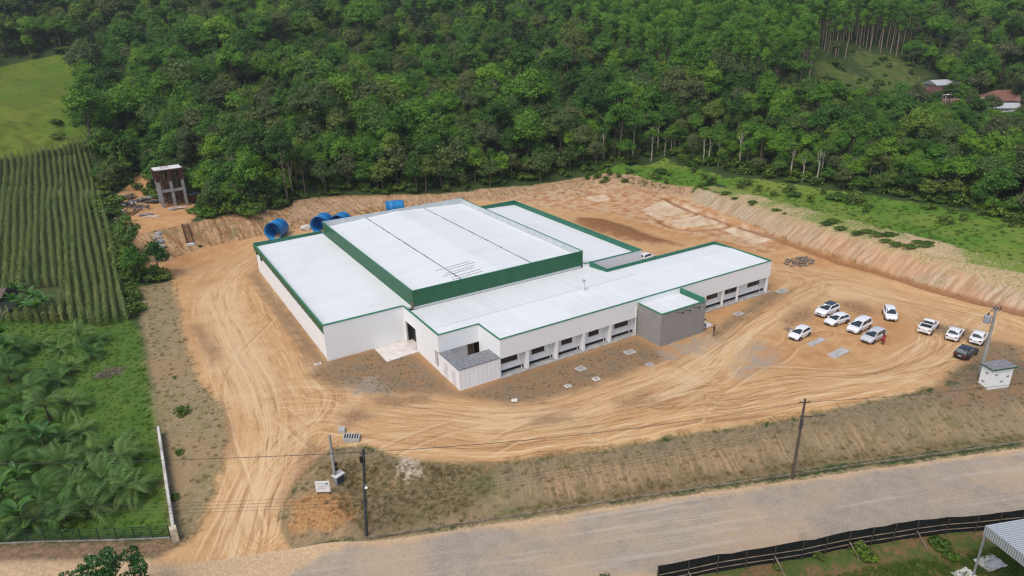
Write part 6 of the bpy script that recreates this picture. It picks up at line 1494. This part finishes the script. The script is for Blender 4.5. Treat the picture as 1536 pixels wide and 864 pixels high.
T_BR = tile_mat('old_brown_tiles', (.15, .105, .085)); T_RED = tile_mat('clay_red_tiles', (.24, .115, .085)); T_DK = tile_mat('dark_red_tiles', (.13, .06, .05)); T_PINK = tile_mat('faded_pink_tiles', (.30, .18, .145)); T_GREY = roof_sheet('grey_shed_sheet', 0, (.40, .43, .45))
cg = gp(14, 468); house('cottage', 'small cream cottage with old brown tiles at the edge of the maize', (cg[0] - 2.6 * cr0[0], cg[1] - 2.6 * cr0[1] + .8, cg[2]), -YAW + .05, 5.6, 4.6, 2.5, 1.3, (.42, .40, .33), T_BR, nwin=2, ov=.4)
def far_house(name, label, px, py, dang, *a, **k):
    P = gp(px, py); return house(name, label, P, -YAW + dang, *a, **k)
h1 = far_house('farmhouse', 'white farmhouse with a dark red roof and pale veranda at the far clearing', 1397, 150, .15, 9, 6.5, 2.6, 1.7, (.42, .42, .40), T_DK)
MB().box(-3, 4.2, -5.4, -3.9, 2.15, 2.25).build('veranda_roof', SW, h1); [MB().box(x - .08, x + .08, -5.3, -5.15, -.4, 2.14).build('veranda_post', SW, h1) for x in (-2.8, .8, 4.2)]
far_house('barn', 'grey roofed barn just behind the dark red farmhouse', 1411, 139, .15, 9, 6, 3, 1.2, (.36, .34, .31), T_GREY, nwin=1)
far_house('cabin', 'low house with a faded pink roof among the trees', 1415, 170, -.1, 9, 7, 2.8, 1.6, (.40, .34, .28), T_PINK, nwin=2)
h3 = far_house('farmhouse', 'large farmhouse with a wide clay red hipped roof', 1499, 160, -.05, 14, 9, 2.6, 2.5, (.32, .27, .22), T_RED, True)
MB().add([(1, -8.0, 2.4), (6, -8.0, 2.4), (3.5, -8.0, 4.1), (1, -1.5, 2.4), (6, -1.5, 2.4), (3.5, -1.5, 4.1)], [(0, 2, 5, 3), (1, 4, 5, 2), (0, 1, 2), (0, 3, 4, 1)]).build('porch_roof', T_PINK, h3); [MB().box(x - .12, x + .12, -7.8, -7.56, -.4, 2.38).build('porch_post', SW, h3) for x in (1.2, 5.8)]
far_house('annex_house', 'bluish grey roof attached right of the large red farmhouse', 1527, 158, 0, 7, 6, 2.8, 1.0, (.40, .38, .36), T_GREY, nwin=1)
far_house('garden_shed', 'cream walled shed in front of the large red farmhouse', 1472, 163, .2, 6, 4, 2.6, .9, (.58, .54, .44), tile_mat('cream_roof', (.50, .46, .36)), nwin=1)
far_house('tin_shed', 'pale tin roofed shed below the large red farmhouse', 1493, 173, -.15, 11, 6, 2.7, 1.0, (.36, .3, .26), T_GREY, nwin=2)
far_house('long_shed', 'long grey roofed shed at the right edge of the far clearing', 1519, 184, .35, 18, 6, 2.7, 1.0, (.32, .30, .28), T_GREY, nwin=3)

# ------------------------------------------------------------------ fences and the near shed
wa, wb2 = gp(240, 652), gp(263, 806)
lw = thing('lawn_wall', 'weathered white wall between the lawn and the dry verge', 'wall', wb2); mb = MB(); n = 12; W_WHITE = mat('weathered_white', (.50, .48, .44), .9, .2, .6, dirt=(.22, .20, .17, .85), dscale=.5)
for k in range(n):
    a = wb2 + (wa - wb2) * k / n; b = wb2 + (wa - wb2) * (k + 1) / n; za, zb3 = zat(a[0], a[1]), zat(b[0], b[1]); zt_ = max(za, zb3) + 1.15
    A, B_ = Vector((a[0] - wb2[0], a[1] - wb2[1], 0)), Vector((b[0] - wb2[0], b[1] - wb2[1], 0)); d = (B_ - A).normalized(); s = Vector((-d.y, d.x, 0)) * .13
    mb.prism([A + s, A - s, B_ - s, B_ + s], [za - wb2[2] - .3] * 2 + [zb3 - wb2[2] - .3] * 2, [za - wb2[2] + 1.15] * 2 + [zb3 - wb2[2] + 1.15] * 2)
mb.build('panel', W_WHITE, lw); MB().box(-.3, .3, -.75, -.14, -.3, 1.5).build('end_pier', mat('cream_pier', (.52, .46, .34), .9, .2), lw)
fa = gp(-90, 820); fl = Vector(fa) - Vector(wb2); fe = thing('wire_fence', 'dark green wire fence along the roadside of the lawn', 'fence', wb2); nP = 13; GRF = mat('dark_green_fence', (.018, .05, .035), .5)
fz_ = lambda t: zat(wb2[0] + fl.x * t, wb2[1] + fl.y * t) - wb2[2]
t0_ = .02; rl = MB(); mesh_ = MB(); kb = MB()
for k in range(nP + 1):
    t = t0_ + (1 - t0_) * k / nP; p = Vector((fl.x * t, fl.y * t, fz_(t))); MB().box(p.x - .045, p.x + .045, p.y - .045, p.y + .045, p.z - .3, p.z + 1.5).build('post', GRF, fe)
    if k < nP:
        t2 = t0_ + (1 - t0_) * (k + 1) / nP; q = Vector((fl.x * t2, fl.y * t2, fz_(t2)))
        for z in (.2, .5, .8, 1.1, 1.42): rl.bar(p + Vector((0, 0, z)), q + Vector((0, 0, z)), .035)
        for j in range(1, 16): c = p.lerp(q, j / 16); mesh_.bar(c + Vector((0, 0, .2)), c + Vector((0, 0, 1.42)), .012)
        kb.bar(p + Vector((0, 0, .02)), q + Vector((0, 0, .02)), .14, .20)
rl.build('rail', GRF, fe); mesh_.build('wire_mesh', GRF, fe); kb.build('footing', mat('grey_footing', (.26, .25, .23), .9, .3), fe)
# black silt fence
SF = dens([at(985, 876, -2.85), at(1030, 867, -2.85), at(1200, 836, -2.85), at(1370, 806, -2.85), at(1460, 796, -2.85), at(1560, 786, -2.85), at(1680, 772, -2.85)], 2.2)
sf0 = Vector(SF[0]); sf = thing('silt_fence', 'black fabric silt fence with timber rails along the near road edge', 'fence', sf0); fab = MB(); top_ = []
for p in SF: z = zat(p[0], p[1]); top_.append((Vector((p[0], p[1], z)) - sf0, 2.0 + rng.uniform(-.16, .10)))
for (p, h), (q, g2) in zip(top_[:-1], top_[1:]):
    d = (q - p).normalized(); s = Vector((-d.y, d.x, 0)) * .02; m1 = p.lerp(q, .5) + s * rng.uniform(-4, 4); hm = (h + g2) / 2 - rng.uniform(.02, .12)
    for a, ha, b, hb in ((p, h, m1, hm), (m1, hm, q, g2)): fab.add([a + s + Vector((0, 0, -.2)), b + s + Vector((0, 0, -.2)), b + s + Vector((0, 0, hb)), a + s + Vector((0, 0, ha)), a - s + Vector((0, 0, -.2)), b - s + Vector((0, 0, -.2)), b - s + Vector((0, 0, hb)), a - s + Vector((0, 0, ha))], [(0, 1, 2, 3), (7, 6, 5, 4), (3, 2, 6, 7), (0, 4, 5, 1)])
fab.build('fabric', mat('black_mesh_cloth', (.010, .011, .012), .7, .3), sf)
RAIL = mat('rail_timber', (.21, .17, .125), .9, .3)
for z in (.55, 1.15):
    for (p, h), (q, g2) in zip(top_[:-1], top_[1:]):
        d = (q - p).normalized(); s = Vector((d.y, -d.x, 0)) * .10; MB().bar(p + s + Vector((0, 0, z)), q + s + Vector((0, 0, z)), .06, .06).build('rail', RAIL, sf)
for k, (p, h) in enumerate(top_):
    d = Vector(SF[min(k + 1, len(SF) - 1)]) - Vector(SF[max(k - 1, 0)]); s = Vector((d.y, -d.x, 0)).normalized(); MB().bar(p + s * .2 + Vector((0, 0, -.3)), p + s * .2 + Vector((0, 0, h + .1)), .07).build('post', mat('dark_post', (.06, .05, .04), .9, .3), sf)
    if k % 3 == 1: MB().bar(p + s * .26 + Vector((0, 0, 1.0)), p + s * 1.7 + Vector((.3, 0, -.1)), .08).build('brace', RAIL, sf)
# tin roofed shelter in the near corner
lb = at(1455, 870, -3.0); lb[2] = zat(lb[0], lb[1]); lt_ = top_at(lb, 1476, 800); zt_ = float(lt_[2]) + .1
A_ = at(1478, 788, zt_ + .25); B_ = at(1625, 763, zt_ + .45); C_ = at(1610, 890, zt_ + .25)
sh = thing('shelter', 'open shelter with a pale corrugated metal roof near the silt fence', 'shelter', lb)
a, b, c = [Vector(v) - Vector(lb) for v in (A_, B_, C_)]; dd = b + c - a
sheet = NT('corrugated_zinc'); so_ = sheet.attr('uvw', 'Vector'); ss_ = sheet.sep(so_)
cw = sheet.math('SINE', sheet.mul(ss_[0], 2 * PI / .2)); lp_ = sheet.ramp(sheet.math('ABSOLUTE', sheet.math('SUBTRACT', sheet.math('FRACT', sheet.math('DIVIDE', ss_[0], 1.0)), .5)), .46, .5)
cz = sheet.mix(sheet.ramp(cw, -1, 1), (.36, .40, .42), (.52, .56, .58)); cz = sheet.mix(sheet.mul(lp_, .5), cz, (.25, .28, .29)); cz = sheet.mix(sheet.ramp(sheet.noise(so_, .8, 4), .5, .75, 0, .4), cz, (.38, .37, .34))
SHEET = sheet.done(cz, .45, sheet.bump(cw, .6, .04), .3, .4)
def sheetmesh(name, q, uvq, par, th=.05):
    q = [Vector(v) for v in q]; n = (q[1] - q[0]).cross(q[3] - q[0]).normalized() * th; me = bpy.data.meshes.new(name)
    me.from_pydata([tuple(v) for v in q] + [tuple(v - n) for v in q], [], [(0, 1, 2, 3), (7, 6, 5, 4), (0, 4, 5, 1), (1, 5, 6, 2), (2, 6, 7, 3), (3, 7, 4, 0)]); me.materials.append(SHEET)
    at_ = me.attributes.new('uvw', 'FLOAT_VECTOR', 'POINT'); at_.data.foreach_set('vector', np.array([(*u, 0) for u in uvq + uvq], np.float32).ravel()); return link(name, me, par)
lc, lbn = (c - a).length, (b - a).length
sheetmesh('roof', (a, c, dd, b), [(0, 0), (lc, 0), (lc, lbn), (0, lbn)], sh)
dz = Vector((0, 0, -.95)); e0 = Vector((0, 0, -.06))
sheetmesh('fascia', (a + e0, a + dz, c + dz, c + e0), [(0, 0), (0, .9), (lc, .9), (lc, 0)], sh)
pr_ = (b - a).normalized(); MB().bar(a + pr_ * .55 + Vector((0, 0, .03)), a + pr_ * .55 + (c - a) + Vector((0, 0, .03)), .08, .05).build('ridge_cap', M_ZINC, sh) if False else None
for t, s in ((0, .02), (1, .02), (0, .98), (1, .98)):
    p = a + (c - a) * (s if s < .5 else .97) + (b - a) * (t * .97 + .01); p.z -= .07; zg = zat(lb[0] + p.x, lb[1] + p.y) - lb[2]; MB().bar((p.x, p.y, zg - .4), p, .16).build('leg', M_ZINC, sh)
for k, (px, py, s, l) in enumerate([(1485, 846, .75, 'crumpled white sheet lying under the shelter edge'), (1446, 864, .6, 'pale board lying at the foot of the shelter leg')]):
    P = gp(px, py); rr = random.Random(k); mb = MB(); n = 6; vs = [((i / n - .5) * 2 * s * 1.5, (j / n - .5) * 2 * s, .08 + rr.uniform(0, .16)) for i in range(n + 1) for j in range(n + 1)]; vs2 = [(x, y, z - .03) for x, y, z in vs]
    N_ = (n + 1) ** 2; fs = [(i * (n + 1) + j, (i + 1) * (n + 1) + j, (i + 1) * (n + 1) + j + 1, i * (n + 1) + j + 1) for i in range(n) for j in range(n)]; mb.add(vs + vs2, fs + [tuple(N_ + i for i in f[::-1]) for f in fs])
    o = mb.build('white_sheet' if k == 0 else 'loose_board', mat('dirty_white', (.50, .49, .46), .8, .2), None, loc=P); o.rotation_euler[2] = .3 - YAW; tag(o, l, 'sheet' if k == 0 else 'board')

# ------------------------------------------------------------------ slabs, covers, heaps
def slab(name, label, cat, corners, h, mt, group=None, z=None, grooves=0):
    g_ = [gp(*c) for c in corners]; c0 = sum(g_) / len(g_); o = thing(name, label, cat, c0, 0, group)
    pts = [(p[0] - c0[0], p[1] - c0[1]) for p in g_]
    ar = sum(pts[i][0] * pts[(i + 1) % 4][1] - pts[(i + 1) % 4][0] * pts[i][1] for i in range(4))
    if ar < 0: pts = pts[::-1]
    MB().prism(pts, -.25, h).build('slab', mt, o, bevel=.02)
    A, B, C, D = [Vector((p[0], p[1], 0)) for p in pts]
    for k in range(grooves):
        t = (k + .8) / (grooves + .6); L1 = (B - A).length > (D - A).length
        p, q = (A.lerp(B, t), D.lerp(C, t)) if L1 else (A.lerp(D, t), B.lerp(C, t))
        p, q = p.lerp(q, .12), q.lerp(p, .12); MB().bar(p + Vector((0, 0, h + .008)), q + Vector((0, 0, h + .008)), .16 if name == 'drain_grate' else .03, .012).build('slot', M_DARK if name == 'drain_grate' else CONCP, o)
    return o
GSL = mat('slab_grey', (.40, .40, .385), .9, .15, 1.2, dirt=(.30, .22, .14, .5))
slab('concrete_cover', 'long narrow concrete cover lying between the parked cars', 'cover', [z2(378, 588), z2(438, 616), z2(602, 546), z2(545, 514)], .12, GSL, grooves=3)
slab('concrete_cover', 'broad concrete cover lying in front of the silver-roofed car', 'cover', [z2(618, 706), z2(708, 752), z2(878, 682), z2(786, 634)], .12, GSL, grooves=3)
slab('concrete_cover', 'earth-stained cover beside the lone white hatchback', 'cover', [z2(118, 412), z2(178, 442), z2(235, 418), z2(170, 392)], .08, mat('stained_slab', (.25, .17, .11), .9, .2))
z8 = lambda X, Y: (X / 5.908 + 900, Y / 5.908 + 480)
def cover(label, px, py, w, d, mt=GSL, h=.10, name='manhole_cover'):
    P = gp(px, py); o = thing(name, label, 'cover', P, rng.uniform(-.1, .1)); MB().box(-w / 2, w / 2, -d / 2, d / 2, -.2, h).build('slab', mt, o, bevel=.02); MB().box(-w * .3, w * .3, -d * .3, d * .3, h + .002, h + .025).build('lid', CONCP, o); return o
cover('square concrete cover nearest the entrance block', 944.9, 528.7, 1.5, 1.1); cover('small cover at the edge of the wheel tracks below the entrance block', 974.5, 547.4, 1.0, .8); cover('concrete cover in the weedy strip before the third window', 871, 553.5, 1.3, 1.1)
cover('pale cover at the edge of the tracks before the second window', 894.5, 568.8, .9, .8, M_PALE); cover('small pale plate in the dirt below the annex end', 852, 579, .8, .7, M_PALE, .06)
cover('flat grey cover by the far end of the front wing', 1173, 437, 2.0, 1.2); cover('grey cover in the weedy strip by the right hand windows', 1108, 471, 1.5, 1.0); cover('small white plate beside the side hall corner', 477, 546, .9, .6, M_PALE, .08)
st = stone_mesh(.45, 8); st.materials.append(M_PALE); o = link('stone_block', st, None, gp(772, 602) + [0, 0, .15]); tag(o, 'pale stone lying at the edge of the front tracks', 'stone')
gr = slab('drain_grate', 'concrete storm drain with a slotted grate beside the service pole', 'drain', [(516, 655), (541, 654), (539, 664), (515, 664)], .45, GSL, grooves=6)
slab('concrete_block', 'grey concrete block beside the slotted storm drain', 'block', [(508, 644.5), (518, 643.5), (517.5, 650), (507.5, 650.5)], .4, GSL)
def heap(name, label, px, py, n, R, smin, smax, mt, seed, hh=.5):
    P = gp(px, py); o = thing(name, label, 'heap', P); rr = random.Random(seed); bm = bmesh.new()
    for k in range(n):
        a = rr.uniform(0, 2 * PI); q = R * math.sqrt(rr.random()); s = rr.uniform(smin, smax); x, y = q * math.cos(a) * 1.5, q * math.sin(a)
        mm = Matrix.Translation((x, y, hh * (1 - q / R) * rr.uniform(.3, 1) + s * .2)) @ Euler((rr.random() * 6, rr.random() * 6, rr.random() * 6)).to_matrix().to_4x4() @ Matrix.Diagonal((s, s * rr.uniform(.5, 1), s * rr.uniform(.4, .8), 1))
        bmesh.ops.create_icosphere(bm, subdivisions=1, radius=1, matrix=mm)
    me = bpy.data.meshes.new('stones'); bm.to_mesh(me); bm.free(); me.materials.append(mt); link('stones', me, o)
heap('rubble_heap', 'heap of grey rubble stones beyond the far end of the front wing', 1200, 393, 150, 2.3, .12, .34, mat('rubble_grey', (.17, .145, .125), .95, .5, 2.0), 4)
heap('rubble_heap', 'low heap of broken grey concrete left of the unfinished tower', 205, 312, 60, 1.9, .12, .42, mat('rubble_grey', (.17, .145, .125)), 21, .4)
heap('rubble_heap', 'scatter of pale rubble at the left rim of the terrace', 184, 307, 55, 2.0, .12, .40, mat('rubble_pale', (.36, .33, .29), .95, .5, 2.0), 22, .35)
bh = thing('brush_heap', 'heap of cut grey branches on the lawn beside the palms', 'heap', gp(166, 560)); mb = MB(); rr = random.Random(9)
for k in range(150):
    a = rr.uniform(0, 6.28); q = 1.4 * math.sqrt(rr.random()); p = Vector((q * math.cos(a) * 1.3, q * math.sin(a), .55 * (1 - q / 1.5) * rr.random() + .05)); d = Vector((rr.gauss(0, 1), rr.gauss(0, .7), rr.gauss(0, .22))).normalized() * rr.uniform(.3, .9); mb.tube([p - d, p + d], [.03, .012], 4)
mb.build('branches', mat('dry_branches', (.19, .155, .12), .95, .4), bh)
for px, py, l in ((1040, 343, 'front'),): pass
# ------------------------------------------------------------------ daylight under high thin cloud
SUN_EL, SUN_AZ = math.radians(58), math.atan2(-.72, -.35)
w = bpy.data.worlds.new('World'); SC.world = w; w.use_nodes = True
wt = w.node_tree; wt.nodes.clear()
sky = wt.nodes.new('ShaderNodeTexSky'); sky.sky_type = 'NISHITA'; sky.sun_disc = False
sky.sun_elevation = SUN_EL; sky.sun_rotation = SUN_AZ; sky.air_density = 1.0; sky.dust_density = 4.0; sky.ozone_density = 1.0
bg = wt.nodes.new('ShaderNodeBackground'); bg.inputs[1].default_value = .15
wo = wt.nodes.new('ShaderNodeOutputWorld')
wt.links.new(sky.outputs[0], bg.inputs[0]); wt.links.new(bg.outputs[0], wo.inputs[0])
sl = bpy.data.lights.new('sun', 'SUN'); sl.energy = .95; sl.angle = math.radians(25); sl.color = (1, .95, .87)
so = link('sun', sl)
dv = Vector((math.sin(SUN_AZ) * math.cos(SUN_EL), math.cos(SUN_AZ) * math.cos(SUN_EL), math.sin(SUN_EL)))
so.rotation_euler = dv.to_track_quat('Z', 'Y').to_euler(); so.location = (0, 0, 150)
SC.view_settings.view_transform = 'Standard'; SC.view_settings.look = 'None'
SC.view_settings.gamma = 1.0; SC.view_settings.use_curve_mapping = False
SC.view_settings.exposure = 0.32
SC.render.engine = 'CYCLES'
SC.cycles.max_bounces = 5; SC.cycles.diffuse_bounces = 3; SC.cycles.glossy_bounces = 2; SC.cycles.transmission_bounces = 3; SC.cycles.transparent_max_bounces = 6
SC.cycles.use_denoising = True; SC.cycles.use_light_tree = False; SC.cycles.pixel_filter_type = 'BLACKMAN_HARRIS'; SC.cycles.filter_width = 1.25
SC.cycles.use_adaptive_sampling = True; SC.cycles.adaptive_threshold = .01
SC.cycles.caustics_reflective = False; SC.cycles.caustics_refractive = False
# ------------------------------------------------------------------ thin haze, added to lift the dark gaps in the forest
hz = NT('haze_air'); hz.t.nodes.remove(hz.out); ho = hz.t.nodes.new('ShaderNodeOutputMaterial')
pv = hz.t.nodes.new('ShaderNodeVolumePrincipled'); pv.inputs['Color'].default_value = (.86, .92, .97, 1); pv.inputs['Density'].default_value = .0002; pv.inputs['Anisotropy'].default_value = .3
hz.t.links.new(pv.outputs[0], ho.inputs['Volume'])
zlo = float(GZ.min()) - 2; zhi = float(GZ.max()) + 40
haze = MB().box(float(GX.min()) - 30, float(GX.max()) + 30, float(GY.min()) - 30, float(GY.max()) + 30, zlo, zhi).build('haze', hz.mat)
tag(haze, 'thin pale haze added over the valley to lighten the forest', 'haze', None, 'stuff')
SC.cycles.volume_bounces = 0
